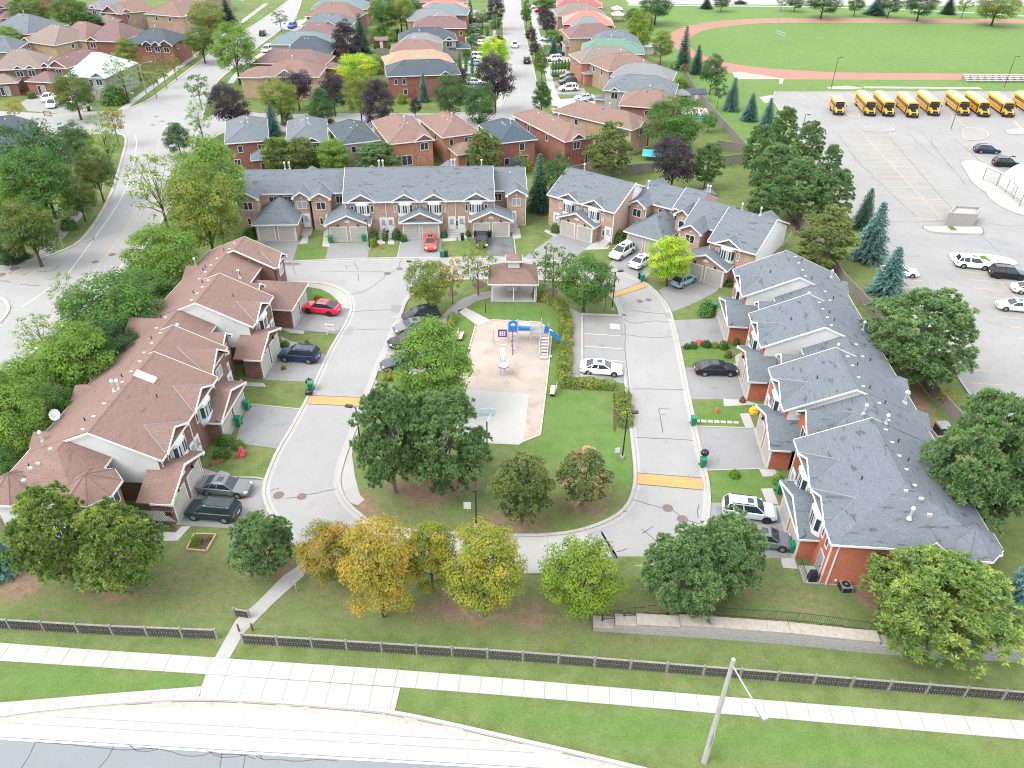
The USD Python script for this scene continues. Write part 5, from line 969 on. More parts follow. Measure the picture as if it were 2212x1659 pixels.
house('dark slate roofed bungalow with white triangular dormers behind the left trees', (-40,330), (108,306), 15, 'roof_slate_dark', 'stucco', 'u', ze=4.6, ext=[('R', 2.5, 1.0, 7.0, 3.0)], wins=[(.8, .8, 1.4, 1.8, 2)], group=GL)
house('brown brick house with taupe roof and small porch roof', (-20,152), (92,146), 13, 'roof_taupe', 'brick_brown', 'u', gab=[(.52, 2.4, True), (.75, 2.4, True)], ext=[('F', 3.5, -1, 5.5, 3.0)], wins=[], group=GL)
house('red brick house with mauve roof, white trimmed front gables and white garage', (84,144), (146,147), 16, 'roof_mauve', 'brick_red', 'v', gab=[(.22, 3.2, True), (.62, 5.2, True)], ext=[('F', 5.0, -1.0, 6.0, 3.1)], wins=[], group=GL)
house('grey stone house with pale standing seam metal roof', (137,165), (228,168), 15, 'roof_metal', 'stone_wall', 'u', gab=[(.8, 3.6, True)], wins=[(.6, 3.0, 1.0, 1.6, 1)], group=GL)
house('tan brick house with taupe roof and wide window', (44,88), (118,98), 14, 'roof_taupe', 'brick_tan', 'u', gab=[(.15, 3.4, True)], wins=[], group=GL)
house('tan brick house with brown hip roof and two small windows', (115,84), (186,88), 14, 'roof_rose', 'brick_tan', 'u', wins=[(.2, 3.2, .9, 1.3, 1), (.6, 3.2, .9, 1.3, 1)], group=GL)
house('red brick house with mauve brown roof and white arched window', (186,88), (262,90), 15, 'roof_mauve', 'brick_red', 'u', gab=[(.15, 3.4, True)], wins=[(.2, .6, 1.4, 1.4, 2)], group=GL)
house('dark slate roofed house with three steep red brick gables', (268,94), (366,98), 12, 'roof_slate_dark', 'brick_red', 'u', gab=[(.5, 3.0, True), (.7, 2.8, True), (.9, 4.0, True)], wins=[(.55, .6, 1.2, 1.8, 2)], trim='black_metal', group=GL)
house('house with dark slate hip roof at the left edge', (-30,66), (60,74), 15, 'roof_slate', 'brick_tan', 'u', wins=[], group=GL)
house('house with slate roof half out of frame at the left edge', (-50,114), (28,112), 12, 'roof_slate', 'brick_buff', 'u', wins=[], group=GL)
house('pinkish brick house with mauve roof in the top left corner', (-30,22), (42,14), 14, 'roof_mauve', 'brick_red', 'u', gab=[(.4, 4.0, True), (.85, 3.5, True)], ext=[('F', 4, 2, 9, 3.0)], wins=[], group=GL)
house('grey brick house with slate roof in the top row', (178,16), (222,20), 14, 'roof_grey', 'stone_wall', 'v', gab=[(.5, 3, True)], wins=[], group=GL)
house('tall red brick house with two front gables and white garage', (214,26), (262,30), 14, 'roof_taupe', 'brick_red', 'v', gab=[(.45, 6.5, True)], ext=[('F', 5, .5, 7.5, 3.4)], wins=[], group=GL)
house('buff house with rose roof and porch right of the red brick house', (264,28), (338,22), 14, 'roof_rose', 'brick_buff', 'u', gab=[(.12, 3.6, True)], ext=[('F', 3.5, 7, 12.5, 3.0)], wins=[(.7, 3.2, 1.2, 1.3, 2)], group=GL)
house('grey stucco house with grey roof and white front gable', (340,24), (392,24), 14, 'roof_grey', 'stucco', 'v', gab=[(.32, 4.2, True)], ext=[('F', 5, -.4, 7.2, 3.2)], wins=[], group=GL)
house('house with rose roof and white dormer behind the olive tree', (392,36), (462,18), 14, 'roof_rose', 'brick_buff', 'u', gab=[(.2, 3.2, True)], wins=[], group=GL)
house('house with brown roof at the very top left of the street', (70,-8), (130,-8), 13, 'roof_rose', 'brick_red', 'u', gab=[(.8, 4, True)], wins=[], group=GL)
house('house with taupe roof at the top behind the spruce', (440,-6), (500,-12), 13, 'roof_taupe', 'brick_buff', 'u', wins=[], group=GL)
# ------------------------------------------------------------------ trees
def cards(C, N, size, rs, aspect=1.0, roll=None):
    "leaf cards: centres C, normals N -> kite shaped quads"
    n = len(C); N = N / np.maximum(np.linalg.norm(N, axis=1, keepdims=True), 1e-9)
    t = np.cross(N, rs.normal(size=(n, 3))); t /= np.maximum(np.linalg.norm(t, axis=1, keepdims=True), 1e-9); b = np.cross(N, t)
    s = size * rs.uniform(.65, 1.3, (n, 1)); k = s * aspect
    V = np.stack([C - t * s * .5, C - b * k * .42 + N * s * .06, C + t * s * .5, C + b * k * .42 + N * s * .06], 1).reshape(-1, 3)
    i = np.arange(n)[:, None] * 4; F = np.concatenate([i + [0, 1, 2], i + [0, 2, 3]], 0); return V, F
def sphere_dirs(n, rs):
    k = np.arange(n) + .5; ph = np.arccos(1 - 2 * k / n); th = math.pi * (1 + 5 ** .5) * k + rs.uniform(0, 6)
    return np.c_[np.cos(th) * np.sin(ph), np.sin(th) * np.sin(ph), np.cos(ph)]
def limbs(H, tops, r0, z0, rs, lean=0.0):
    m = MB(); pts = [np.array([lean * z / H * rs.uniform(.8, 1.2), 0, z]) for z in (0, z0 * .6, z0, H * .45, H * .68)]; rad = [r0 * 1.25, r0, r0 * .85, r0 * .5, r0 * .16]
    for i in range(4): m.cyl(pts[i], pts[i + 1], rad[i], rad[i + 1], 8, caps=i in (0, 3))
    for t in tops:
        k = rs.uniform(.0, .8); s = pts[2] + (pts[4] - pts[2]) * k; mid = s + (t - s) * .5 + [0, 0, .25]; r = r0 * (.42 - .28 * k); m.cyl(s, mid, r, r * .65, 6, False); m.cyl(mid, t, r * .65, r * .18, 5, False)
    return m
def deciduous(leafm, seed, H=9.0, W=7.6, z0=1.5, nc=84, per=200, size=.235, shape='oval', loose=0.0, barkm='bark'):
    rs = np.random.RandomState(seed); cls = proto('leafy_tree_' + leafm[5:] + f'_kind_{shape}'); a, c = W / 2, (H - z0) / 2; cz = z0 + c
    D = sphere_dirs(nc, rs); D = D + rs.normal(0, .13, D.shape); D /= np.linalg.norm(D, axis=1, keepdims=True)
    D = D[D[:, 2] > -.82]
    lob = .78 + .26 * meshkit.noise(D * 1.7 + seed) + rs.uniform(-.10, .10, len(D))
    wid = np.where(D[:, 2] > 0, 1 - .22 * D[:, 2] ** 2, 1.0) if shape == 'oval' else np.where(D[:, 2] > 0, 1 - .42 * D[:, 2], 1.0) if shape == 'cone' else 1 + .06 * D[:, 2]
    r = lob * rs.choice([1, 1, 1, .62], len(D)); P = np.c_[D[:, 0] * a * r * wid, D[:, 1] * a * r * wid, cz + D[:, 2] * c * r]
    P[:, :2] *= .97; cr = W * (.118 + .05 * rs.uniform(size=len(P))) * (1 - loose * .35)
    C, N = [], []
    for p, d, q in zip(P, D, cr):
        n = int(per * (q / (W * .16)) ** 2); u = rs.normal(size=(n, 3)); u /= np.linalg.norm(u, axis=1, keepdims=True); u[:, 2] = np.where(rs.uniform(size=n) < .72, np.abs(u[:, 2]), u[:, 2])
        sc = np.array([1, 1, .62]) * (rs.uniform(.55, 1.05, (n, 1)) if loose < .5 else rs.uniform(.2, 1.4, (n, 1)))
        C.append(p + u * q * sc); N.append(u * .8 + d * .3 + [0, 0, .65] + rs.normal(0, .32, (n, 3)))
    C, N = np.vstack(C), np.vstack(N); obj(cls, 'trunk', limbs(H, P[rs.choice(len(P), 14, False)], W * .026, z0, rs), barkm, smooth=40)
    obj(cls, 'crown', cards(C, N, size, rs, .85), leafm); return cls, H, W, z0
def pine(leafm, seed, H=9.0, W=7.4, z0=.9, nb=100, shape=0):
    rs = np.random.RandomState(seed); cls = proto('pine_tree_' + leafm[7:] + f'_kind_{"abcd"[shape]}'); a, c = W / 2, (H - z0) / 2; cz = z0 + c
    D = sphere_dirs(nb, rs) + rs.normal(0, .16, (nb, 3)); D /= np.linalg.norm(D, axis=1, keepdims=True); D = D[D[:, 2] > -.85]
    lob = .76 + .30 * meshkit.noise(D * 1.9 + seed * 3.1) + rs.uniform(-.12, .12, len(D)); wid = np.where(D[:, 2] > 0, 1 - (.30 + .1 * shape) * D[:, 2] ** 1.5, 1.0); r = lob * rs.choice([1, 1, 1, 1, .7], len(D))
    P = np.c_[D[:, 0] * a * r * wid * .93, D[:, 1] * a * r * wid * .9, cz + D[:, 2] * c * r * .95]
    V, F, n0 = [], [], 0
    for p, d in zip(P, D):
        q = W * rs.uniform(.09, .145); k = int(24 * (q / (W * .14)) ** 2)
        u = rs.normal(size=(k, 3)); u /= np.linalg.norm(u, axis=1, keepdims=True); u[:, 2] = np.abs(u[:, 2]) * .8 - .12
        for t, uu in zip(p + u * q * rs.uniform(.6, 1.1, (k, 1)), u):
            ax = uu * .4 + d * .4 + [0, 0, 1.0]; ax /= np.linalg.norm(ax); m = 24
            e = rs.normal(size=(m, 3)); e /= np.linalg.norm(e, axis=1, keepdims=True); e = e * .95 + ax * .85; e /= np.linalg.norm(e, axis=1, keepdims=True)
            L = W * .046 * rs.uniform(.75, 1.25, (m, 1)); s = np.cross(e, rs.normal(size=(m, 3))); s /= np.linalg.norm(s, axis=1, keepdims=True); wd = W * .0062
            V.append(np.stack([t - s * wd * .5 + e * L * .05, t + e * L * .6 + s * wd * 1.1, t + e * L, t + e * L * .55 - s * wd * 1.1], 1).reshape(-1, 3))
            i = n0 + np.arange(m)[:, None] * 4; F += [i + [0, 1, 2], i + [0, 2, 3]]; n0 += m * 4
    obj(cls, 'trunk', limbs(H, P[rs.choice(len(P), 22, False)], W * .028, z0, rs), 'grey_bark', smooth=40)
    obj(cls, 'crown', (np.vstack(V), np.vstack(F)), leafm); return cls, H, W, z0
def spruce(leafm, seed, H=8.0, W=3.8, tiers=17):
    rs = np.random.RandomState(seed); cls = proto('spruce_tree_' + leafm[7:]); V, F, n0 = [], [], 0; m_ = MB().cyl((0, 0, 0), (0, 0, H * .97), .16, .03, 7)
    for t in range(tiers):
        k = t / tiers; z = .35 + (H - .55) * k ** .92; R = W / 2 * (1 - k) ** .86 + .12; nb = max(5, int(15 * (1 - k) + 5)); ph = rs.uniform(0, 6)
        for j in range(nb):
            an = ph + j * 6.283 / nb + rs.normal(0, .12); L = R * rs.uniform(.72, 1.08); dr = np.array([math.cos(an), math.sin(an), 0]); segs = max(3, int(L / .20))
            for g in range(segs):
                f = (g + .7) / segs; c = dr * L * f + [0, 0, z + .12 * L * f - .28 * L * f * f + .1 * math.sin(3 * f)]; side = np.array([-dr[1], dr[0], 0])
                wd = .16 + .30 * L * (1 - f) * .6; m = 11
                e = dr * rs.uniform(.2, 1, (m, 1)) + side * rs.uniform(-1.1, 1.1, (m, 1)) + np.array([0, 0, 1.0]) * rs.uniform(-.35, .5, (m, 1)); e /= np.linalg.norm(e, axis=1, keepdims=True)
                s = np.cross(e, [0, 0, 1.0]) + rs.normal(0, .25, (m, 3)); s /= np.linalg.norm(s, axis=1, keepdims=True); Lq = wd * rs.uniform(.8, 1.3, (m, 1)); q = .075
                V.append(np.stack([np.repeat(c[None], m, 0), c + e * Lq * .55 + s * q, c + e * Lq, c + e * Lq * .5 - s * q], 1).reshape(-1, 3)); i = n0 + np.arange(m)[:, None] * 4; F += [i + [0, 1, 2], i + [0, 2, 3]]; n0 += 4 * m
    obj(cls, 'trunk', m_, 'bark'); obj(cls, 'crown', (np.vstack(V), np.vstack(F)), leafm); return cls, H, W, 0.2
def shrub(leafm, seed, H=1.6, W=1.6, n=900, size=.17, col=False, nm='shrub'):
    rs = np.random.RandomState(seed); cls = proto(nm + '_' + leafm.replace('leaf_', '') + ('_column' if col else '')); u = rs.normal(size=(n, 3)); u /= np.linalg.norm(u, axis=1, keepdims=True); u[:, 2] = np.abs(u[:, 2]) if not col else u[:, 2]
    lump = .78 + .34 * meshkit.noise(u * 2.6 + seed)[:, None]
    if col: k = rs.uniform(0, 1, n); R = W / 2 * np.sin(np.clip(k, 0, 1) ** .8 * math.pi * .97 + .09) ** .55 * (1 - .45 * k); C = np.c_[u[:, 0] * R, u[:, 1] * R, k * H]; N = u + [0, 0, .3]
    else: C = u * lump * rs.uniform(.72, 1.03, (n, 1)) * [W / 2, W / 2, H]; N = u + rs.normal(0, .4, (n, 3)) + [0, 0, .3]
    obj(cls, 'stem', MB().cyl((0, 0, 0), (0, 0, H * .6), W * .04, W * .02, 6), 'bark'); obj(cls, 'foliage', cards(C, N, size, rs, .8), leafm); return cls, H, W, 0.0
_pc = {}
def species(kind, m):
    if (kind, m) not in _pc:
        s = 11 + 7 * len(_pc)
        _pc[kind, m] = {'oval': lambda: deciduous(m, s), 'round': lambda: deciduous(m, s, H=8.2, W=8.2, shape='round', nc=84), 'cone': lambda: deciduous(m, s, H=9.6, W=7.0, shape='cone'), 'small': lambda: deciduous(m, s, H=6.5, W=4.6, z0=1.7, nc=40, per=62, size=.27, shape='small', loose=.45, barkm='grey_bark'),
            'airy': lambda: deciduous(m, s, H=9.5, W=7.0, nc=70, per=60, size=.30, shape='airy', loose=.8), 'pine': lambda: pine(m, s), 'pine2': lambda: pine(m, s + 3, H=10.5, W=7.0, shape=1), 'spruce': lambda: spruce(m, s), 'cedar': lambda: shrub(m, s, 3.6, 1.1, 900, .2, True, 'cedar'), 'bush': lambda: shrub(m, s)}[kind]()
    return _pc[kind, m]
_rt_ = random.Random(5)
def tree(kind, m, x, yt, yb, w, label, name=None, cat='tree', group=None):
    cls, H, W, z0 = species(kind, m); s0 = pxm(x, (yt + yb) / 2); hc = 3.0
    if kind in ('spruce', 'cedar', 'bush'):
        for _ in range(3):
            dep = math.atan2(EYE[2], np.linalg.norm(g2(x, yb))); by = yb - w / 2 * math.sin(dep) * (.7 if kind == 'spruce' else .9)
        h = max(.4, height_at(x, by, yt)); b = G(x, by); s = FOC / ((b + [0, 0, h * .3] - EYE) @ FW); wm = w / s; loc = (b[0], b[1], 0); sx = wm / W; sz = h / H
    else:
        for _ in range(6):
            p = G(x, (yt + yb) / 2, hc); s = FOC / ((p - EYE) @ FW); d = math.atan2(EYE[2] - hc, np.linalg.norm(p[:2])); a = w / s / 2; E = (yb - yt) / s / 2
            c = math.sqrt(max(E * E - (a * math.sin(d)) ** 2, (.5 * a * math.cos(d)) ** 2)) / math.cos(d); c = min(max(c, .62 * a), 1.9 * a); k = 2 * c / (H - z0); hc = k * z0 + c
        loc = (p[0], p[1], 0); sx, sz = 2 * a / W, k
    nm = name or {'spruce': 'spruce_tree', 'cedar': 'cedar_shrub', 'bush': 'shrub', 'pine': 'pine_tree', 'pine2': 'pine_tree'}.get(kind, 'leafy_tree')
    return inst(cls, nm, label, cat if kind not in ('bush', 'cedar') else 'shrub', loc, _rt_.uniform(0, 6.28), (sx, sx, sz), group)
T = tree
# along the bottom lawn
T('oval', 'leaf_orange', 710, 1120, 1252, 126, 'maple turning orange at the top of the footpath, leftmost of the bottom row')
T('oval', 'leaf_gold', 815, 1119, 1324, 168, 'largest golden maple of the bottom row')
T('cone', 'leaf_yellow', 930, 1125, 1270, 118, 'yellow green maple wedged between the two golden maples')
T('oval', 'leaf_yellow', 1046, 1131, 1324, 164, 'golden maple right of the lamp post on the bottom lawn')
T('oval', 'leaf_lime', 1256, 1158, 1328, 160, 'lime green maple standing alone by the cracked road edge')
T('pine', 'needle_warm', 112, 1050, 1268, 172, 'large pine hiding the white end of the brown row'); T('pine', 'needle_warm', 252, 1085, 1290, 182, 'large pine beside the garage of the brown row')
T('spruce', 'needle_blue', 4, 1150, 1256, 92, 'blue spruce cut by the left edge of the photo')
T('pine', 'needle_pine', 567, 1104, 1246, 132, 'small round pine left of the footpath'); T('pine', 'needle_pine', 1488, 1140, 1328, 190, 'pine on the bottom lawn left of a taller twin'); T('pine2', 'needle_pine', 1572, 1105, 1290, 165, 'pine in front of the silver vehicles on the right driveway')
T('pine', 'needle_warm', 2030, 1178, 1422, 296, 'huge pine in front of the orange brick end wall'); T('pine', 'needle_pine', 2128, 850, 1165, 235, 'tall dark pine behind the grey roof at the right edge'); T('pine2', 'needle_pine', 2215, 880, 1150, 150, 'pine cut by the right edge above the blue spruce')
T('pine2', 'needle_pine', 1990, 615, 836, 228, 'big pine between the car park and the grey roofed row'); T('spruce', 'needle_blue', 2206, 1180, 1325, 98, 'blue spruce in the bottom right behind the huge pine')
# the park
T('pine', 'needle_pine', 842, 834, 1058, 150, 'left pine of the pair in the park island'); T('pine', 'needle_pine', 955, 842, 1058, 196, 'right pine of the pair in the park island'); T('pine', 'needle_olive', 1128, 978, 1128, 128, 'dark olive pine in the middle of the bottom park lawn'); T('pine', 'needle_dead', 1262, 968, 1092, 112, 'half dead pine with brown needles by the curve')
T('cone', 'leaf_bright', 935, 683, 880, 160, 'bright green maple beside the parked black cars'); T('round', 'leaf_olive', 922, 562, 662, 90, 'yellow green tree at the corner of the park near the black cars'); T('small', 'leaf_gold', 976, 553, 632, 50, 'small yellow tree between two park trees'); T('small', 'leaf_olive', 1032, 523, 612, 72, 'thin olive tree left of the pavilion')
T('small', 'leaf_mixed', 1196, 527, 626, 92, 'orange tinted tree right of the pavilion roof'); T('round', 'leaf_green', 1265, 552, 662, 120, 'round dark green maple right of the pavilion'); T('small', 'leaf_mixed', 1312, 580, 650, 44, 'brownish young tree squeezed behind the tall lamp post')
T('oval', 'leaf_lemon', 1448, 508, 606, 94, 'vivid yellow and green tree in front of the angled row')
T('bush', 'cedar', 1524, 644, 688, 38, 'clipped round cedar bush beside a green bin')
# between the collector road and the rows
T('airy', 'leaf_lime', 338, 328, 472, 124, 'feathery yellow green tree beside the bend of the collector road'); T('oval', 'leaf_bright', 455, 303, 482, 140, 'tall green tree left of the back row'); T('round', 'leaf_olive', 440, 370, 536, 148, 'olive gold maple at the left end of the pink row'); T('oval', 'leaf_bright', 349, 487, 628, 150, 'bright green maple above the brown roof')
T('oval', 'leaf_green', 325, 582, 690, 125, 'green maple behind the upper brown roof'); T('round', 'leaf_green', 235, 592, 762, 186, 'large green maple behind the middle of the brown roof'); T('airy', 'leaf_lime', 143, 592, 700, 68, 'slim yellow tree leaning over the road'); T('airy', 'leaf_lime', 88, 672, 785, 96, 'feathery yellow tree by the lower road'); T('oval', 'leaf_bright', 175, 698, 868, 148, 'green yellow maple behind the brown roof gable'); T('round', 'leaf_bright', 92, 745, 890, 176, 'bright maple beside the lower road edge')
T('round', 'leaf_bright', 40, 838, 1000, 130, 'bright maple left of the satellite dish'); T('oval', 'leaf_green', 130, 830, 950, 92, 'green tree just behind the satellite dish'); T('round', 'leaf_bright', -12, 780, 960, 110, 'maple cut by the left edge above the brown row'); T('oval', 'leaf_dark', 250, 700, 830, 120, 'shaded green tree deep behind the brown roof'); T('oval', 'leaf_green', 25, 960, 1050, 80, 'low green tree next to the left end of the brown row')
# left wood
T('round', 'leaf_dark', 80, 272, 440, 150, 'dark green maple in front of the slate bungalow'); T('round', 'leaf_green', 84, 322, 482, 136, 'mid green maple, second in the left wood'); T('oval', 'leaf_bright', 22, 366, 500, 120, 'green maple at the left edge of the wood'); T('oval', 'leaf_mixed', 60, 430, 558, 118, 'olive brown maple above the brick sign pillar'); T('oval', 'leaf_mixed', 168, 386, 465, 72, 'orange brown tree by the left pavement')
T('oval', 'leaf_mixed', 204, 318, 418, 76, 'olive orange tree right of the left wood'); T('oval', 'leaf_dark', 163, 268, 345, 62, 'dark green tree beside the grey car'); T('airy', 'leaf_bright', 222, 246, 348, 66, 'light green tree at the street corner'); T('small', 'leaf_orange', 242, 224, 292, 52, 'orange olive tree at the street corner'); T('bush', 'leaf_dark', 30, 545, 572, 66, 'low dark shrub bed under the brick sign pillar'); T('bush', 'leaf_green', 150, 470, 500, 40, 'green shrub beside the left pavement')
T('oval', 'leaf_dark', 10, 500, 566, 70, 'dark tree in the shade at the left edge')
# left houses
T('round', 'leaf_mixed', 158, 160, 240, 84, 'dense green and brown tree over the white cars'); T('airy', 'leaf_bright', 262, 115, 202, 70, 'birch with pale branches beside the metal roofed house'); T('oval', 'leaf_olive', 275, 84, 138, 44, 'olive tree behind the birch'); T('small', 'leaf_red', 217, 164, 198, 30, 'small red maple near the metal roofed house'); T('small', 'leaf_brown', 325, 118, 194, 34, 'brown street tree beside the tall street lamp'); T('small', 'leaf_brown', 350, 126, 172, 28, 'small brown street tree along the left boulevard'); T('small', 'leaf_olive', 374, 120, 158, 30, 'olive street tree right of the brown ones'); T('small', 'leaf_gold', 26, 212, 250, 40, 'small golden tree by the left driveway')
T('oval', 'leaf_mixed', 434, 60, 122, 68, 'brown olive tree near the top of the collector road'); T('round', 'leaf_olive', 449, 8, 76, 76, 'straw olive tree near the top of the collector road'); T('spruce', 'needle_spruce', 494, -8, 56, 46, 'bluish spruce at the top of the boulevard'); T('oval', 'leaf_mixed', 60, -4, 54, 90, 'green and orange tree in the top left'); T('round', 'leaf_green', 150, -4, 58, 76, 'green tree in the top row of houses'); T('oval', 'leaf_dark', 198, 30, 66, 46, 'dark shrubby tree in front of the red brick gables'); T('cedar', 'cedar', 288, 16, 62, 26, 'tall narrow conifer in front of the buff house'); T('bush', 'cedar', 330, 30, 54, 24, 'green shrub beside the buff house porch'); T('oval', 'leaf_bright', 18, 60, 108, 56, 'bright tree left of the taupe roofed house'); T('bush', 'leaf_dark', 390, 84, 108, 30, 'dark shrub beside the three gabled house'); T('bush', 'leaf_green', 250, 180, 230, 60, 'green shrubs in the corner garden'); T('bush', 'leaf_bright', 300, 150, 176, 34, 'light green shrub in the corner garden'); T('bush', 'leaf_red', 55, 190, 206, 26, 'red shrub beside the brick porch'); T('bush', 'leaf_green', 70, 196, 214, 22, 'green shrub beside the white garage')
# between collector and crescent
T('oval', 'leaf_bright', 505, 56, 158, 92, 'tall light green tree on the right of the collector road'); T('small', 'leaf_green', 426, 160, 215, 48, 'round young tree at the road junction'); T('airy', 'leaf_bright', 428, 214, 290, 54, 'drooping light green tree at the junction'); T('round', 'leaf_purple', 494, 178, 272, 80, 'purple maple left of the tan brick house'); T('cone', 'leaf_dark', 382, 266, 328, 56, 'dark green tree on the corner of the crescent'); T('round', 'leaf_olive', 602, 174, 250, 80, 'olive green tree in front of the tan brick house'); T('round', 'leaf_purple', 640, 152, 222, 66, 'purple maple right beside the tan brick house'); T('cone', 'leaf_dark', 694, 192, 272, 60, 'dark green pear tree by the crescent'); T('oval', 'leaf_purple', 718, 160, 234, 66, 'purple maple left of the yellow tree'); T('round', 'leaf_lemon', 770, 120, 178, 86, 'bright yellow tree between the streets'); T('oval', 'leaf_olive', 776, 155, 252, 62, 'tall olive tree below the bright yellow one')
T('oval', 'leaf_purple', 814, 172, 276, 70, 'purple maple on the crescent above the rose roofs'); T('cone', 'leaf_purple', 746, 46, 130, 62, 'tall dark purple maple by the blue spruce'); T('spruce', 'needle_spruce', 782, 24, 118, 46, 'tall blue green spruce beside the purple maple'); T('spruce', 'needle_blue', 592, 217, 296, 38, 'blue spruce behind the grey hip roofs'); T('bush', 'leaf_olive', 622, 240, 272, 32, 'olive shrub right of the blue spruce'); T('small', 'leaf_green', 604, 23, 55, 34, 'young street tree on the right boulevard'); T('oval', 'leaf_green', 826, -6, 62, 60, 'green tree behind the top teal roof'); T('oval', 'leaf_olive', 865, -6, 58, 60, 'olive tree left of the coral roof'); T('oval', 'leaf_dark', 894, 0, 50, 40, 'dark tree beside the coral roof'); T('bush', 'leaf_green', 822, 56, 88, 44, 'green shrubs between the back gardens'); T('bush', 'leaf_bright', 846, 64, 92, 32, 'bright shrub in the back gardens'); T('oval', 'leaf_olive', 815, 122, 152, 46, 'low olive tree by the garden fence')
for x, yt in ((810, 84), (840, 84)): T('cedar', 'cedar', x, yt, yt + 22, 10, 'slim dark cedar beside the small garden shed', group='cedars by the garden shed')
T('round', 'leaf_dark', 974, 164, 250, 72, 'left dark green maple of the pair on the crescent corner'); T('round', 'leaf_dark', 1036, 184, 272, 72, 'right dark green maple of the pair on the crescent corner'); T('round', 'leaf_purple', 1070, 117, 218, 80, 'big purple maple at the far street corner'); T('oval', 'leaf_purple', 990, 144, 184, 48, 'purple maple behind the slate corner house gable'); T('round', 'leaf_lemon', 1070, 86, 150, 66, 'golden yellow tree left of the far street'); T('spruce', 'needle_blue', 916, 148, 222, 28, 'thin blue spruce against the red brick wall'); T('small', 'leaf_red', 892, 176, 220, 24, 'reddish small tree against the red brick wall'); T('oval', 'leaf_purple', 897, 212, 246, 26, 'small purple shrub tree on the crescent lawn'); T('bush', 'leaf_lime', 868, 200, 226, 24, 'lime shrub beside the red brick wall'); T('oval', 'leaf_purple', 1070, -6, 50, 40, 'purple tree at the top left of the far street'); T('round', 'leaf_lime', 1042, 24, 52, 34, 'yellow green tree in a front garden by the far street'); T('oval', 'leaf_green', 1072, 34, 66, 26, 'green street tree beside the far lamp'); T('oval', 'leaf_purple', 1074, 78, 100, 34, 'low purple tree behind the golden yellow one'); T('round', 'leaf_green', 1019, 77, 100, 24, 'rounded green tree by the parked grey car'); T('round', 'leaf_green', 1008, 107, 126, 20, 'rounded green shrub tree by the white van')
for x, yt in ((993, 113), (1007, 117), (1020, 122), (1034, 138), (1014, 56), (1028, 58), (1040, 57), (1053, 56)): T('cedar', 'cedar', x, yt, yt + (38 if yt > 100 else 22), 11, 'slim upright cedar in the front gardens left of the far street', group='cedars left of the far street')
T('cedar', 'cedar', 1016, 0, 52, 16, 'tall dark cedar beside the coral roof')
# right of the far street
T('oval', 'leaf_green', 1137, 4, 50, 24, 'young green street tree at the top of the far street'); T('oval', 'leaf_green', 1178, -8, 22, 50, 'green tree at the top right of the far street'); T('round', 'leaf_purple', 1182, 17, 70, 40, 'purple maple in front of the maroon roof'); T('oval', 'leaf_purple', 1148, 60, 92, 26, 'upper small purple street tree on the right'); T('oval', 'leaf_purple', 1157, 90, 122, 26, 'lower small purple street tree on the right'); T('oval', 'leaf_mixed', 1171, 104, 162, 32, 'olive brown street tree by the far lamp'); T('spruce', 'needle_blue', 1195, 76, 124, 28, 'blue spruce in a front garden on the far street'); T('round', 'leaf_green', 1197, 67, 97, 42, 'low spreading tree in a front garden on the far street'); T('cone', 'leaf_dark', 1171, 178, 240, 40, 'dark green street tree at the crescent corner')
for i in range(9): T('cedar', 'cedar', 1194 + i * 6.6, 132 - i * .8, 152 - i * .8 if i < 5 else 158 - i, 9 + (i > 5) * 3, 'one cedar of the clipped row by the orange brick wall', group='cedar hedge by the orange brick wall')
for i in range(5): T('cedar', 'cedar', 1194 + i * 6, 152, 166, 9, 'low cedar of the row edging the drive', group='low cedars edging the drive')
T('round', 'leaf_green', 1456, 212, 316, 120, 'broad green maple beside the rose roofs'); T('round', 'leaf_purple', 1458, 290, 400, 98, 'large purple maple behind the angled row'); T('pine2', 'needle_olive', 1317, 272, 378, 100, 'olive pine behind the rose roofed tan house'); T('pine2', 'needle_pine', 1529, 306, 402, 66, 'green pine right of the large purple maple'); T('spruce', 'needle_spruce', 1163, 326, 462, 56, 'dark spruce at the right end of the pink row'); T('oval', 'leaf_dark', 1206, 337, 440, 66, 'dark green tree behind the angled row'); T('round', 'cedar', 1532, 244, 278, 34, 'round evergreen by the back garden fence'); T('bush', 'leaf_lime', 1470, 164, 192, 34, 'lime shrubs in the fenced garden'); T('bush', 'leaf_dark', 1478, 190, 212, 32, 'dark hedge clump in the fenced garden')
T('oval', 'leaf_lime', 1383, 25, 95, 54, 'tall yellow green tree beside the sports field'); T('round', 'leaf_dark', 1418, -8, 40, 70, 'dark green tree clump at the top by the field'); T('oval', 'leaf_olive', 1430, 70, 126, 46, 'yellow olive tree left of the track'); T('oval', 'leaf_green', 1366, 20, 50, 34, 'green tree behind the gazebos'); T('spruce', 'needle_spruce', 1473, 52, 154, 40, 'tall spruce left of the track bend'); T('spruce', 'needle_spruce', 1503, 94, 162, 36, 'second spruce at the track bend'); T('round', 'leaf_dark', 1540, 122, 188, 50, 'round dark tree below the track'); T('small', 'leaf_dark', 1555, 166, 216, 36, 'small dark tree on the field lawn'); T('spruce', 'needle_blue', 1578, 164, 242, 40, 'first blue spruce of the three on the field lawn'); T('spruce', 'needle_blue', 1618, 198, 264, 42, 'second blue spruce of the three on the field lawn'); T('spruce', 'needle_blue', 1654, 208, 282, 40, 'third blue spruce of the three on the field lawn'); T('cedar', 'cedar', 1449, 136, 158, 10, 'thin cedar beside the garden shed by the field'); T('small', 'leaf_brown', 1480, 140, 160, 26, 'brown low tree under the spruce by the track')
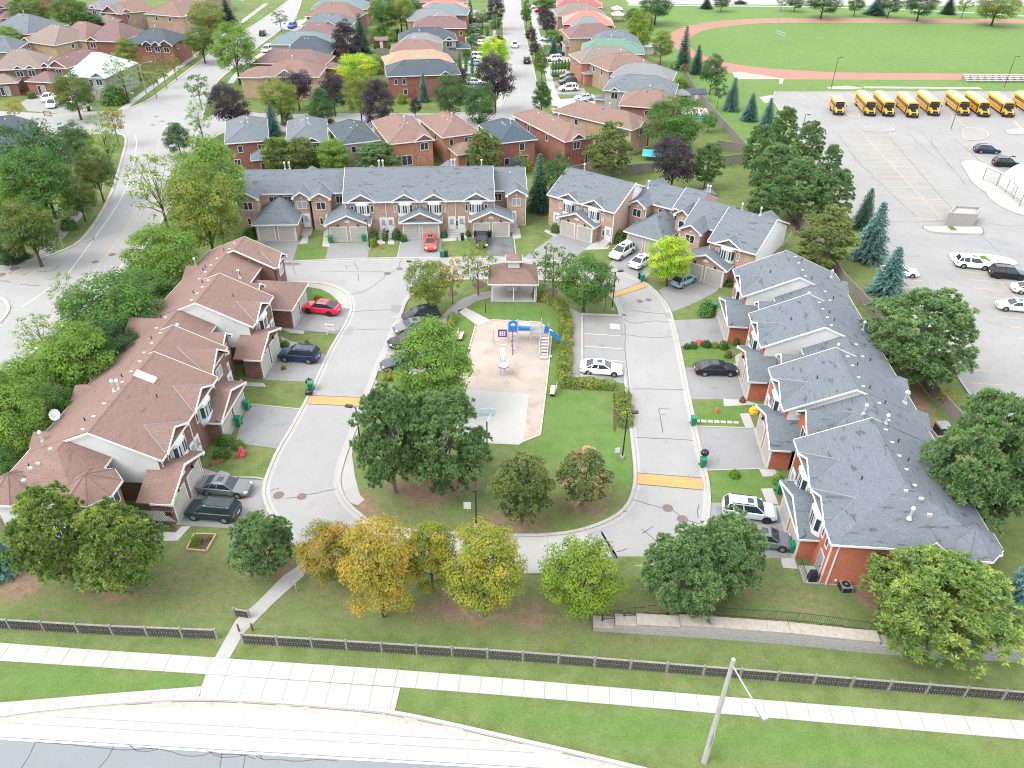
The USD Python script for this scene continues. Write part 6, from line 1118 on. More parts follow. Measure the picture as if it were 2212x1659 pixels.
# pine belt
for x, yt, yb, w, l in [(1694, 230, 330, 56, 'tallest pine at the far end of the pine belt'), (1640, 270, 380, 66, 'left pine at the far end of the pine belt'), (1746, 262, 372, 66, 'pine of the belt beside the car park edge'), (1672, 310, 430, 100, 'pine in the middle of the belt, left side'), (1728, 340, 470, 106, 'broad pine in the centre of the belt'), (1795, 310, 400, 46, 'thin pine on the car park side of the belt'), (1802, 362, 482, 80, 'pine at the near right of the belt'), (1650, 395, 485, 70, 'low pine at the near left of the belt')]: T('pine2', 'needle_pine', x, yt, yb, w, l)
T('pine2', 'needle_olive', 1786, 452, 580, 122, 'olive pine leaning over the timber fence'); T('spruce', 'needle_spruce', 1860, 402, 500, 52, 'rear spruce of the pair beside the car park'); T('spruce', 'needle_blue', 1874, 430, 572, 80, 'front blue spruce of the pair beside the car park'); T('spruce', 'needle_blue', 1912, 528, 646, 82, 'blue spruce in front of the white parked car'); T('small', 'leaf_gold', 2044, 838, 872, 34, 'small yellow shrub tree beside the timber fence')
for x, yt, yb, w, l in [(1719, -8, 18, 36, 'first dark tree along the far street'), (1780, -10, 22, 70, 'second dark tree clump along the far street'), (1850, -6, 26, 34, 'green tree along the far street left of the blue spruce'), (1925, -12, 28, 46, 'dark tree along the far street right of the blue spruce'), (1990, -10, 32, 70, 'broad dark tree along the far street'), (2155, -8, 38, 84, 'olive tree along the far street at the right')]: T('round', 'leaf_dark' if 'olive' not in l else 'leaf_olive', x, yt, yb, w, l)
T('spruce', 'needle_blue', 1890, -6, 34, 52, 'wide blue spruce along the far street'); T('spruce', 'needle_spruce', 2046, -10, 32, 36, 'spruce along the far street'); T('small', 'leaf_bright', 2086, -8, 26, 34, 'light green young tree along the far street'); T('small', 'leaf_green', 1690, -8, 14, 22, 'small street tree left of the dark trees')
T('spruce', 'needle_spruce', 1525, -6, 20, 30, 'spruce at the top edge above the track'); T('round', 'leaf_dark', 1560, -8, 18, 36, 'dark tree at the top edge above the track')
# behind the back row
for i, (k, m, x, yt, yb, w, l) in enumerate([('pine', 'needle_warm', 600, 298, 372, 72, 'left pine behind the back row'), ('pine', 'needle_olive', 650, 300, 374, 74, 'second pine behind the back row'), ('oval', 'leaf_bright', 721, 302, 372, 72, 'leafy green tree between the pines behind the back row'), ('pine', 'needle_pine', 812, 310, 374, 100, 'wide pine below the orange brick house'), ('pine', 'needle_olive', 1046, 287, 372, 80, 'pine between two rose roofed houses')]): T(k, m, x, yt, yb, w, l)
for x, yt, yb in ((806, 346, 372), (814, 350, 374)): T('cedar', 'cedar', x - 4, yt, yb, 12, 'small dark cedar behind the back row', group='cedars behind the back row')
T('small', 'leaf_olive', 1128, 330, 366, 40, 'yellowish garden tree behind the red brick house'); T('bush', 'leaf_lime', 1128, 352, 372, 46, 'lime shrubs behind the red brick house')
# garden shrubs
for q in [('bush', 'leaf_red', 566, 476, 510, 40, 'red and green shrub at the left end of the pink row'), ('bush', 'leaf_green', 545, 490, 520, 44, 'green shrub at the left end of the pink row'), ('bush', 'leaf_green', 808, 494, 522, 22, 'shrub left of the double front steps'), ('bush', 'leaf_green', 832, 490, 522, 14, 'narrow shrub between the double front steps'), ('bush', 'leaf_dark', 857, 492, 520, 24, 'shrub right of the double front steps'), ('bush', 'leaf_green', 872, 505, 524, 18, 'low shrub beside the sill of the pent roofed garage'), ('bush', 'leaf_olive', 806, 515, 535, 24, 'olive shrub under the thin lamp post'), ('bush', 'leaf_green', 960, 500, 516, 18, 'shrub by the open front door'), ('bush', 'leaf_green', 1011, 496, 512, 14, 'shrub beside the front steps near the dark driveway'),
    ('bush', 'leaf_green', 1199, 478, 506, 22, 'white flowering shrub beside the first angled garage'), ('bush', 'leaf_green', 1340, 495, 530, 34, 'shrubs in the gap of the angled row'), ('bush', 'leaf_dark', 1574, 604, 622, 26, 'dark shrub beside the last angled garage'), ('bush', 'leaf_lime', 613, 790, 800, 12, 'small lime plant by the navy driveway'), ('bush', 'leaf_green', 616, 735, 752, 22, 'shrub beside the stepping stones of the brown row'), ('bush', 'leaf_brown', 664, 732, 750, 14, 'reddish plant on the lawn of the brown row'), ('bush', 'leaf_lime', 688, 636, 650, 20, 'pale grassy plant on the crescent lawn'),
    ('bush', 'leaf_green', 486, 940, 968, 40, 'leafy green bush in the flower garden of the brown row'), ('bush', 'leaf_green', 480, 968, 998, 40, 'second leafy bush in the flower garden of the brown row'), ('bush', 'leaf_bright', 515, 950, 975, 30, 'bright bush in the flower garden of the brown row'), ('bush', 'flower_red', 524, 965, 990, 18, 'orange red flowers in the garden of the brown row'), ('bush', 'leaf_dark', 352, 1118, 1134, 40, 'low plants in the bed beside the brown garage'),
    ('bush', 'leaf_lime', 426, 1156, 1182, 26, 'yellow green plant in the framed flower bed'), ('bush', 'leaf_olive', 452, 1158, 1172, 14, 'small plant in the framed flower bed'),
    ('bush', 'leaf_lime', 1586, 1015, 1036, 26, 'lime green hosta on the lawn of the orange row'), ('bush', 'leaf_bright', 1678, 1020, 1050, 26, 'bright green bush beside the orange brick porch'), ('bush', 'flower_yellow', 1628, 878, 896, 20, 'yellow flowers by the orange brick garage'), ('bush', 'flower_red', 1661, 862, 880, 24, 'pink flowers beside the orange brick wall'), ('bush', 'leaf_red', 1603, 856, 872, 14, 'reddish plant at the corner of the orange brick garage'), ('bush', 'leaf_green', 1640, 850, 866, 20, 'green plants against the orange brick wall'),
    ('bush', 'leaf_green', 1497, 737, 755, 20, 'first bush of the flower bed on the orange row'), ('bush', 'leaf_dark', 1525, 735, 753, 24, 'second bush of the flower bed on the orange row'), ('bush', 'leaf_lime', 1543, 737, 754, 18, 'bright bush of the flower bed on the orange row'), ('bush', 'leaf_green', 1562, 735, 757, 24, 'fourth bush of the flower bed on the orange row'), ('bush', 'flower_red', 1510, 732, 745, 16, 'pale pink flowers in the bed of the orange row'), ('bush', 'leaf_brown', 1572, 755, 775, 18, 'brownish plant at the end of the flower bed'), ('bush', 'leaf_green', 1588, 728, 748, 18, 'potted plant beside the orange garage wall'), ('bush', 'leaf_dark', 1483, 742, 756, 16, 'dark red plant at the start of the flower bed'),
    ('bush', 'leaf_green', 1745, 556, 600, 40, 'shrub behind the angled row beside the wire fence')]: T(*q)
# gold hedges: clipped clumps along a line
hedge_m = shrub('hedge_gold', 91, 1.15, 1.5, 620, .15, nm='hedge')
def hedge(name, label, pts, n, w=1.5):
    path = thing(name, label, 'hedge', (*g2(*pts[0]), 0)); l = LineString(chaikin(gp(pts), 2)); rs = np.random.RandomState(n); 
    for i in range(n):
        q = l.interpolate(i / (n - 1), normalized=True); C_ = np.array([q.x, q.y]) + rs.normal(0, .05, 2); u = rs.normal(size=(560, 3)); u /= np.linalg.norm(u, axis=1, keepdims=True); u[:, 2] = np.abs(u[:, 2])
        k = .8 + .3 * meshkit.noise(u * 2.2 + i * 3.3)[:, None]; s = rs.uniform(.9, 1.1); P_ = np.sign(u) * np.abs(u) ** .75 * k * rs.uniform(.8, 1.03, (560, 1)) * [w * .56 * s, w * .56 * s, 1.15 * s] + [*C_, .02]
        obj(path, 'clump', cards(P_, u + rs.normal(0, .35, u.shape) + [0, 0, .4], .17, rs, .8), 'hedge_gold')
hedge('hedge', 'long curved golden hedge beside the visitor parking bay', [(1163,640),(1185,648),(1208,662),(1220,682),(1222,710),(1222,770),(1219,822)], 17, 1.75)
hedge('hedge', 'golden hedge running across below the white parked car', [(1222,832),(1316,836)], 6, 1.55); hedge('hedge', 'golden hedge beside the right kerb near a lamp post', [(1344,860),(1350,890),(1350,916)], 5, 1.8)
hedge('hedge', 'short golden hedge left of the bench by the curved walk', [(974,694),(972,716)], 3, 1.15); hedge('hedge', 'small golden hedge at the end of the parked black cars', [(838,818),(858,818)], 2, 1.1)
# ------------------------------------------------------------------ vehicles (nose towards +x)
for n_, c_ in {'white': (.74, .75, .76), 'silver': (.46, .47, .49), 'grey': (.13, .135, .145), 'dark_grey': (.055, .06, .07), 'black': (.012, .013, .016), 'navy': (.016, .026, .065), 'red': (.46, .012, .035), 'scarlet': (.44, .045, .03), 'teal': (.17, .28, .32), 'light_blue': (.33, .40, .46), 'blue': (.03, .08, .28), 'green_black': (.016, .03, .032)}.items():
    plain('paint_' + n_, tuple(t / KA * (.85 if max(c_) > .2 else .7) for t in c_), .3, .02, .5, 0, .22, .25 if max(c_) > .2 else .08)
def loft(m, st):
    "st: (x, half width, bottom, top) stations -> rounded body"
    R = []
    for x, w, zb, zt in st: h = [(w * .84, zb), (w * .99, zb + .16), (w, zb + (zt - zb) * .55), (w * .97, zt - .07), (w * .84, zt)]; R.append([(x, -y, z) for y, z in h] + [(x, y, z) for y, z in h[::-1]])
    for A, B in zip(R[:-1], R[1:]): m.ring(A, B, False)
    for r, rev in ((R[0], 1), (R[-1], 0)): m.add(np.array(r), [((0, i, i + 1) if rev else (0, i + 1, i)) for i in range(1, 9)])
CAR = {'sedan': (4.85, .91, 1.45, [(-.5, .78, .38, .72), (-.488, .86, .30, .93), (-.40, .91, .22, 1.00), (-.2, .92, .20, .98), (.12, .92, .20, .95), (.22, .91, .20, .93), (.40, .89, .22, .80), (.47, .82, .26, .68), (.5, .70, .34, .56)], (-.37, .235, -.19, .055)),
       'suv': (4.75, .94, 1.72, [(-.5, .82, .42, .80), (-.49, .88, .34, 1.05), (-.42, .93, .27, 1.10), (-.1, .95, .25, 1.07), (.2, .95, .25, 1.05), (.28, .93, .25, 1.03), (.43, .91, .28, .95), (.485, .84, .32, .78), (.5, .74, .40, .62)], (-.475, .26, -.40, .09)),
       'wagon': (4.9, .93, 1.62, [(-.5, .80, .40, .76), (-.49, .87, .32, 1.0), (-.4, .92, .25, 1.04), (-.1, .93, .23, 1.02), (.2, .93, .23, 1.0), (.28, .92, .23, .97), (.43, .89, .25, .88), (.485, .82, .3, .72), (.5, .72, .38, .58)], (-.47, .25, -.36, .07)),
       'coupe_suv': (4.75, .94, 1.62, [(-.5, .80, .42, .80), (-.49, .88, .34, 1.08), (-.42, .94, .27, 1.14), (-.1, .95, .25, 1.07), (.2, .95, .25, 1.03), (.28, .93, .25, 1.0), (.43, .91, .28, .90), (.485, .84, .32, .74), (.5, .74, .40, .6)], (-.46, .255, -.20, .07)),
       'van': (5.1, .98, 1.78, [(-.5, .86, .38, .85), (-.49, .92, .30, 1.05), (-.4, .97, .23, 1.08), (-.1, .98, .22, 1.06), (.2, .98, .22, 1.03), (.32, .96, .22, 1.0), (.44, .92, .25, .88), (.485, .84, .3, .72), (.5, .74, .38, .6)], (-.48, .33, -.44, .16)),
       'hatch': (4.3, .89, 1.48, [(-.5, .76, .40, .76), (-.488, .84, .32, .96), (-.4, .89, .24, 1.0), (-.1, .90, .22, .99), (.15, .90, .22, .96), (.25, .89, .22, .93), (.42, .86, .24, .82), (.48, .79, .28, .68), (.5, .69, .36, .56)], (-.46, .25, -.27, .06))}
_cars = {}
def car_class(kind, colour):
    if (kind, colour) in _cars: return _cars[kind, colour]
    Lg, hw, zr, st, (rb, fb, rr, fr) = CAR[kind]; P = proto(f'{kind}_{colour}'); b = MB(); pm = 'paint_' + colour
    loft(b, [(x * Lg, w, zb, zt) for x, w, zb, zt in st]); obj(P, 'body', b, pm, smooth=35)
    zat = lambda x: float(np.interp(x, [s[0] for s in st], [s[3] for s in st])); zb0, zb1 = zat(rb) - .03, zat(fb) - .03
    bw, rw = hw * .90, hw * .70; xs = [t * Lg for t in (rb, fb, fr, rr)]
    q = [(xs[0], zb0), (xs[1], zb1), (xs[2], zr - .05), (xs[3], zr - .05)]; g = MB(); wd = [bw, bw, rw, rw]
    lower = [(x, s * w, z) for s in (-1, 1) for (x, z), w in zip(q, wd)]
    g.add(lower, [(0, 1, 2), (0, 2, 3), (4, 6, 5), (4, 7, 6), (1, 5, 6), (1, 6, 2), (0, 3, 7), (0, 7, 4), (3, 2, 6), (3, 6, 7)]); obj(P, 'window_glass', g, 'car_glass')
    r = MB(); x0, x1 = xs[3] - .06, xs[2] + .06
    r.ring([(x0, -rw - .02, zr - .075), (x1, -rw - .02, zr - .075), (x1, rw + .02, zr - .075), (x0, rw + .02, zr - .075)], [(x0 + .1, -rw * .86, zr), (x1 - .12, -rw * .86, zr), (x1 - .12, rw * .86, zr), (x0 + .1, rw * .86, zr)]); obj(P, 'roof', r, pm)
    pl = MB()
    for s in (-1, 1):
        for (xa, za, xb) in ((xs[1], zb1, xs[2]), (xs[0], zb0, xs[3]), ((xs[0] + xs[1]) / 2 - .1, zat(0), (xs[2] + xs[3]) / 2), (xs[0] * .66, zb0, xs[3] + .35 if kind in ('suv', 'van', 'wagon', 'coupe_suv') else xs[3] + .02)):
            pl.ring([(xa - .05, s * (bw + .012), za), (xa + .05, s * (bw + .012), za), (xa + .05, s * (bw - .05), za), (xa - .05, s * (bw - .05), za)], [(xb - .04, s * (rw + .014), zr - .06), (xb + .04, s * (rw + .014), zr - .06), (xb + .04, s * (rw - .05), zr - .06), (xb - .04, s * (rw - .05), zr - .06)])
    obj(P, 'pillar', pl, pm if kind != 'coupe_suv' else 'black_plastic')
    if kind in ('suv', 'wagon', 'van'):
        for s in (-1, 1): obj(P, 'roof_rail', MB().box(ID, x0 + .25, x1 - .35, s * rw * .9 - .025, s * rw * .9 + .025, zr - .02, zr + .05), 'grey_metal' if colour in ('white', 'silver', 'grey') else 'black_plastic')
    obj(P, 'sunroof', MB().box(ID, xs[2] - .8, xs[2] - .25, -.32, .32, zr - .05, zr + .004), 'car_glass')
    wr = .33 if kind in ('sedan', 'hatch') else .37
    for x in (-.29 * Lg, .305 * Lg):
        for s in (-1, 1):
            y = s * (hw - .12); w = obj(P, 'wheel', MB().cyl((x, y - .115, wr), (x, y + .115, wr), wr, n=18), 'tyre', smooth=40)
            obj(w, 'rim', MB().cyl((x, y + s * .09, wr), (x, y + s * .125, wr), wr * .66, wr * .6, 14), 'dark_rim' if colour in ('red', 'light_blue', 'black') and kind != 'sedan' else 'rim')
            obj(P, 'wheel_arch', MB().cyl((x, y - .05, wr + .03), (x, s * (hw + .004), wr + .03), wr + .055, n=18), 'black_plastic')
    for s in (-1, 1):
        obj(P, 'headlight', MB().ring([(Lg * .44, s * .60, .64), (Lg * .44, s * .84, .62), (Lg * .44, s * .84, .76), (Lg * .44, s * .60, .78)], [(Lg * .492, s * .5, .60), (Lg * .476, s * .80, .60), (Lg * .468, s * .80, .73), (Lg * .485, s * .5, .72)]), 'headlamp')
        obj(P, 'tail_light', MB().box(ID, -Lg * .497, -Lg * .465, *sorted((s * .52, s * (hw * .955))), .80 if kind != 'sedan' else .74, 1.0 if kind != 'sedan' else .88), 'tail_lamp')
        obj(P, 'side_mirror', MB().ball((fb * Lg - .22, s * (hw + .08), zat(fb) + .08), (.1, .12, .08)), pm)
    obj(P, 'grille', MB().box(ID, Lg * .482, Lg * .499, -.48, .48, .42, .62), 'black_plastic'); obj(P, 'number_plate', MB().box(ID, -Lg * .505, -Lg * .49, -.26, .26, .62, .75), 'white_trim'); obj(P, 'lower_bumper', MB().box(ID, -Lg * .492, -Lg * .44, -hw * .85, hw * .85, .26, .42), 'black_plastic')
    if (kind, colour) == ('sedan', 'scarlet'):
        for a, e in ((-.49, -.385), (.24, .39), (.39, .47)):
            for s in (-1, 1): obj(P, 'stripe', MB().add([(a * Lg, s * .1, zat(a * Lg) + .008), (e * Lg, s * .1, zat(e * Lg) + .008), (e * Lg, s * .36, zat(e * Lg) + .008), (a * Lg, s * .36, zat(a * Lg) + .008)], [(0, 1, 2), (0, 2, 3)]), 'black_plastic')
        for s in (-1, 1): obj(P, 'stripe', MB().box(ID, x0 + .1, x1 - .14, *sorted((s * .1, s * .36)), zr - .01, zr + .009), 'black_plastic')
    _cars[kind, colour] = P; return P
def vehicle(kind, colour, cx, cy, fx, fy, label, group=None, cat='car'):
    a, b = G(cx, cy), G(fx, fy); d = b - a; return inst(car_class(kind, colour), {'suv': 'parked_suv', 'van': 'minivan'}.get(kind, 'parked_car'), label, cat, (a[0], a[1], .022), math.atan2(d[1], d[0]), None, group)
V_ = vehicle
V_('coupe_suv', 'red', 696, 674, 650, 668, 'bright red sloping roofed crossover on the top left driveway'); V_('suv', 'navy', 648, 776, 600, 772, 'dark navy blue SUV on the second left driveway'); V_('sedan', 'grey', 489, 1061, 545, 1066, 'dark grey sedan with bright bonnet, upper car on the bottom left driveway'); V_('suv', 'green_black', 463, 1113, 400, 1107, 'black SUV, lower car on the bottom left driveway')
V_('suv', 'black', 910, 690, 870, 696, 'black SUV at the top of the park bay with a person behind it'); V_('sedan', 'grey', 893, 713, 850, 721, 'dark silver sedan second in the park bay'); V_('sedan', 'black', 882, 743, 838, 751, 'black sedan third in the park bay'); V_('sedan', 'dark_grey', 868, 791, 824, 799, 'charcoal sedan apart from the others in the park bay')
rc = V_('sedan', 'scarlet', 930, 531, 931, 560, 'red muscle sedan with black stripes facing the road'); V_('sedan', 'black', 1041, 525, 1042, 555, 'black sedan half hidden by the olive tree on the dark driveway'); V_('suv', 'silver', 1343, 552, 1320, 566, 'silver SUV facing the road on the angled driveway'); V_('sedan', 'silver', 1385, 571, 1408, 555, 'silver sedan with its tail to the road on the angled driveway'); V_('hatch', 'teal', 1476, 613, 1505, 598, 'pale teal liftback under the vivid yellow tree')
V_('sedan', 'white', 1298, 804, 1350, 808, 'white silver sedan in the marked parking bay'); V_('sedan', 'black', 1545, 805, 1600, 806, 'black sedan on the second right driveway'); V_('suv', 'light_blue', 1616, 1112, 1680, 1120, 'silver blue SUV on the bottom right driveway'); V_('hatch', 'grey', 1652, 1173, 1715, 1182, 'grey crossover half hidden by a pine on the bottom right driveway')
V_('wagon', 'navy', 2130, 330, 2175, 332, 'dark blue wagon in the school car park, farther of two'); V_('suv', 'black', 2171, 359, 2212, 361, 'black SUV in the school car park above the fenced dome'); V_('suv', 'white', 2098, 577, 2150, 582, 'white SUV by a concrete island in the school car park'); V_('suv', 'black', 2173, 599, 2225, 604, 'black SUV right beside the white SUV in the school car park'); V_('sedan', 'white', 2224, 633, 2280, 639, 'white car cut by the right edge of the photo'); V_('sedan', 'silver', 2192, 669, 2140, 664, 'silver sedan facing left in the school car park'); V_('sedan', 'white', 1942, 594, 2000, 598, 'white car half hidden by a blue spruce')
V_('suv', 'white', 1228, 196, 1195, 197, 'white SUV on a drive right of the far street'); V_('sedan', 'silver', 1262, 216, 1225, 217, 'silver sedan on the pale drive right of the far street'); V_('suv', 'dark_grey', 1226, 182, 1195, 184, 'dark SUV above the white SUV right of the far street'); V_('hatch', 'grey', 1226, 170, 1195, 171, 'grey car behind the dark SUV right of the far street'); V_('hatch', 'light_blue', 1254, 229, 1225, 231, 'light blue car beside the long rose roofed house'); V_('sedan', 'white', 1112, 101, 1112, 125, 'white car driving on the far street'); V_('suv', 'black', 1138, 135, 1136, 110, 'black SUV driving away on the far street')
V_('suv', 'scarlet', 1167, 26, 1140, 27, 'red car parked at the top right of the far street'); V_('sedan', 'silver', 1160, 18, 1130, 19, 'silver car behind the red car on the far street'); V_('sedan', 'white', 1180, 88, 1150, 89, 'white car beside the spreading tree on the far street'); V_('suv', 'white', 1196, 132, 1165, 133, 'white SUV above the cedar hedge'); V_('sedan', 'dark_grey', 1200, 120, 1170, 121, 'dark car behind the blue spruce on the far street')
V_('sedan', 'grey', 1032, 84, 1060, 84, 'grey car on a drive left of the far street'); V_('sedan', 'white', 1040, 97, 1068, 97, 'white car on a drive left of the far street'); V_('van', 'white', 1037, 127, 1066, 127, 'white van left of the golden yellow tree'); V_('sedan', 'teal', 1031, 141, 1060, 141, 'dark teal car below the white van'); V_('sedan', 'silver', 1026, 182, 1056, 182, 'pale car on the crescent corner drive'); V_('sedan', 'black', 1026, 48, 1056, 48, 'black car on a drive behind the tall cedar'); V_('suv', 'dark_grey', 1024, 70, 1054, 70, 'dark car among the front garden cedars')
V_('suv', 'black', 568, 76, 574, 60, 'black SUV driving on the collector road'); V_('suv', 'blue', 632, 60, 610, 72, 'blue SUV on a drive right of the collector road'); V_('van', 'silver', 579, 111, 560, 122, 'silver van behind the pale teal roofed house')
V_('van', 'white', 117, 229, 100, 245, 'white minivan at the front of the left driveway'); V_('sedan', 'white', 104, 216, 88, 230, 'white car behind the minivan on the left driveway'); V_('sedan', 'white', 153, 225, 138, 240, 'white car under the dense tree on the left driveway'); V_('sedan', 'white', 409, 65, 388, 75, 'white car on a drive beside the collector road'); V_('hatch', 'grey', 137, 288, 130, 310, 'grey car beside the slate bungalow'); V_('sedan', 'black', 1599, 9, 1630, 9, 'dark car on the street beyond the sports field')
V_('sedan', 'white', 2140, 4, 2180, 4, 'white car on the street beyond the sports field')
def bus_class(L=11.2, W=1.22, Hh=3.05, small=False):
    P = proto('short_school_bus_model' if small else 'school_bus_model'); hd = 1.25 if small else 1.75; x0, x1 = -L / 2, L / 2 - hd; b = MB()
    sec = [(-W, .55), (-W, 2.35), (-W * .88, 2.78), (-W * .5, Hh), (W * .5, Hh), (W * .88, 2.78), (W, 2.35), (W, .55)]
    b.ring([(x1, y, z) for y, z in sec], [(x0, y, z) for y, z in sec]); obj(P, 'body', b, 'bus_yellow', smooth=30)
    rf = [(-W * .885, 2.79), (-W * .5, Hh + .012), (W * .5, Hh + .012), (W * .885, 2.79)]; r = MB()
    r.ring([(x1 - .25, y, z) for y, z in rf], [(x0 + .2, y, z) for y, z in rf]); obj(P, 'roof', r, 'bus_roof', smooth=30)
    h = MB(); h.ring([(x1, -.98, .6), (x1, .98, .6), (x1, .98, 1.55), (x1, -.98, 1.55)], [(L / 2 - .1, -.86, .62), (L / 2 - .1, .86, .62), (L / 2 - .12, .80, 1.18), (L / 2 - .12, -.80, 1.18)]); obj(P, 'bonnet', h, 'bus_yellow'); obj(P, 'bonnet_panel', MB().ring([(x1 + .1, -.6, 1.53), (x1 + .1, .6, 1.53), (x1 + .1, .6, 1.56), (x1 + .1, -.6, 1.56)], [(L / 2 - .4, -.5, 1.28), (L / 2 - .4, .5, 1.28), (L / 2 - .4, .5, 1.31), (L / 2 - .4, -.5, 1.31)]), 'black_plastic')
    obj(P, 'windshield', MB().box(ID, x1 + .003, x1 + .05, -W * .86, W * .86, 1.56, 2.32), 'car_glass'); obj(P, 'header_panel', MB().box(ID, x1 + .002, x1 + .04, -W * .8, W * .8, 2.36, 2.74), 'black_plastic')
    n = 5 if small else 11; ws = (x1 - x0 - 1.6) / n
    for s in (-1, 1):
        for i in range(n):
            c = x0 + .7 + ws * (i + .5); obj(P, 'side_window', MB().box(ID, c - ws * .40, c + ws * .40, *sorted((s * (W - .02), s * (W + .015))), 1.62, 2.28), 'car_glass')
        for z in (.95, 1.28): obj(P, 'rub_rail', MB().box(ID, x0 + .1, x1 - .1, *sorted((s * W, s * (W + .03))), z, z + .06), 'black_plastic')
        for y in (.62, .86): obj(P, 'flasher', MB().box(ID, x1 + .03, x1 + .09, *sorted((s * y, s * (y + .17))), 2.46, 2.64), 'tail_lamp')
        obj(P, 'headlight', MB().box(ID, L / 2 - .14, L / 2 - .06, *sorted((s * .6, s * .82)), .78, 1.0), 'headlamp'); obj(P, 'side_mirror', MB().cyl((x1 + .6, s * 1.3, 1.9), (x1 + .6, s * 1.3, 2.3), .09, n=8), 'black_plastic')
        for x in (x0 + 2.2, L / 2 - .95):
            w = obj(P, 'wheel', MB().cyl((x, s * (W - .3), .48), (x, s * (W + .012), .48), .48, n=18), 'tyre', smooth=40); obj(w, 'rim', MB().cyl((x, s * W, .48), (x, s * (W + .035), .48), .26, n=12), 'dark_rim')
    obj(P, 'entry_door', MB().box(ID, x1 - .85, x1 - .1, -W - .02, -W + .02, .6, 2.35), 'car_glass'); obj(P, 'grille', MB().box(ID, L / 2 - .13, L / 2 - .08, -.55, .55, .72, 1.12), 'black_plastic'); obj(P, 'bumper', MB().box(ID, L / 2 - .12, L / 2 + .06, -1.08, 1.08, .42, .68), 'black_plastic'); obj(P, 'rear_window', MB().box(ID, x0 - .03, x0 + .02, -.7, .7, 1.6, 2.2), 'car_glass')
    return P
BUS, SBUS = bus_class(), bus_class(6.4, 1.1, 2.75, True)
d_ = G(1869, 249) - G(1843, 219); ba = math.atan2(d_[1], d_[0]); du_ = d_ / np.linalg.norm(d_)
for i, (x, y, l) in enumerate([(1812, 250.5, 'short yellow school bus, leftmost of the bus line'), (1880, 252.5, 'yellow school bus next to the short bus'), (1920, 253.5, 'yellow school bus with dark bonnet, second full size one'), (1972, 256, 'yellow school bus in the middle left of the line'), (2018, 252, 'yellow school bus set slightly back in the middle of the line'), (2083, 252, 'yellow school bus behind the dark lamp post'), (2126, 254.5, 'yellow school bus right after the lamp post'), (2179, 255, 'last yellow school bus wholly in the photo'), (2238, 254, 'yellow school bus cut by the right edge')]):
    f = G(x, y) - du_ * ((3.2 if i == 0 else 5.6)); inst(SBUS if i == 0 else BUS, 'school_bus', l, 'bus', (f[0], f[1], .022), ba, None, 'school buses parked in a line')

# ------------------------------------------------------------------ lamps, signs, street furniture
def post_lamp(x, y, yt, label, arm=(1, 0), m='black_metal', name='lamp_post'):
    b = G(x, y); h = height_at(x, y, yt); P = thing(name, label, 'lamp post', b); obj(P, 'base', MB().cyl(b, b + [0, 0, .35], .22, .2, 10), 'concrete'); obj(P, 'pole', MB().cyl(b + [0, 0, .3], b + [0, 0, h], .075, .06, 8), m, smooth=40)
    a = np.array([*arm, 0.0]); a /= np.linalg.norm(a); s = np.array([-a[1], a[0], 0]); t = b + [0, 0, h]; obj(P, 'arm', MB().cyl(t - [0, 0, .05], t + a * .5 + [0, 0, .05], .035, n=6), m)
    q = [t + a * u + s * v for u, v in ((.35, -.18), (1.0, -.18), (1.0, .18), (.35, .18))]; obj(P, 'lamp_head', MB().ring([p - [0, 0, .02] for p in q], [p + [0, 0, .13] for p in q]), m); obj(P, 'lens', MB().ring([t + (p - t) * .85 - [0, 0, .05] for p in q], [t + (p - t) * .85 - [0, 0, .015] for p in q]), 'curtain')
post_lamp(1029, 1140, 1045, 'dark lamp post on the bottom park lawn', (0, -1)); post_lamp(1344, 990, 892, 'dark lamp post by the right kerb near the golden hedge', (1, .1)); post_lamp(1322, 670, 587, 'tall dark lamp post at the top right speed hump', (1, .3)); post_lamp(782, 985, 880, 'lamp post half hidden by the park pines', (-1, .2)); post_lamp(897, 606, 566, 'lamp post at the upper left corner of the park', (-1, .1)); post_lamp(1177, 616, 530, 'lamp post right of the pavilion', (-.2, -1)); post_lamp(799, 540, 471, 'thin lamp post in front of the pink row', (0, -1))
for x, y, yt, l in [(1795, 192, 123, 'tall dark car park lamp at the edge of the sports field'), (2168, 193, 122, 'tall dark car park lamp beside the bleachers'), (2053, 282, 246, 'car park lamp in front of the school buses'), (1736, 268, 247, 'short car park lamp behind the pine belt'), (2170, 366, 337, 'car park lamp beside the black SUV')]: post_lamp(x, y, yt, l, (.8, -.5))
def street_lamp(x, y, yt, arm, label, m='pole_concrete', r=.16, al=2.2, curve=.6):
    b = G(x, y); h = height_at(x, y, yt); P = thing('street_lamp', label, 'street lamp', b); t = b + [0, 0, h]; obj(P, 'pole', MB().cyl(b, t, r, r * .6, 10), m, smooth=40); a = np.array([*arm, 0.0]); a /= np.linalg.norm(a); s = np.array([-a[1], a[0], 0])
    pts = [t - [0, 0, .5] + a * al * k + [0, 0, curve * math.sin(k * 1.57)] for k in np.linspace(0, 1, 6)]; obj(P, 'arm', MB().tube(pts, .05), 'galvanised', smooth=40)
    e = pts[-1]; q = [e + a * u + s * v for u, v in ((-.05, -.1), (.3, -.17), (.85, -.15), (.85, .15), (.3, .17), (-.05, .1))]; obj(P, 'lamp_head', MB().ring([p - [0, 0, .05] for p in q], [p + [0, 0, .07] for p in q]), 'galvanised'); obj(P, 'lens', MB().ring([e + (p - e) * .9 - [0, 0, .09] for p in q[1:5]], [e + (p - e) * .9 - [0, 0, .045] for p in q[1:5]]), 'curtain'); return P, b, h
P_, b_, h_ = street_lamp(1521, 1645, 1424, (.35, -1), 'leaning concrete street lamp on the bottom right verge', r=.2, al=2.6, curve=-.25)
sg = MB().box(Fr(b_[:2], (.9, -.4)), .12, .17, -.3, .3, 2.0, 3.6); obj(P_, 'sign_plate', sg, 'galvanised')
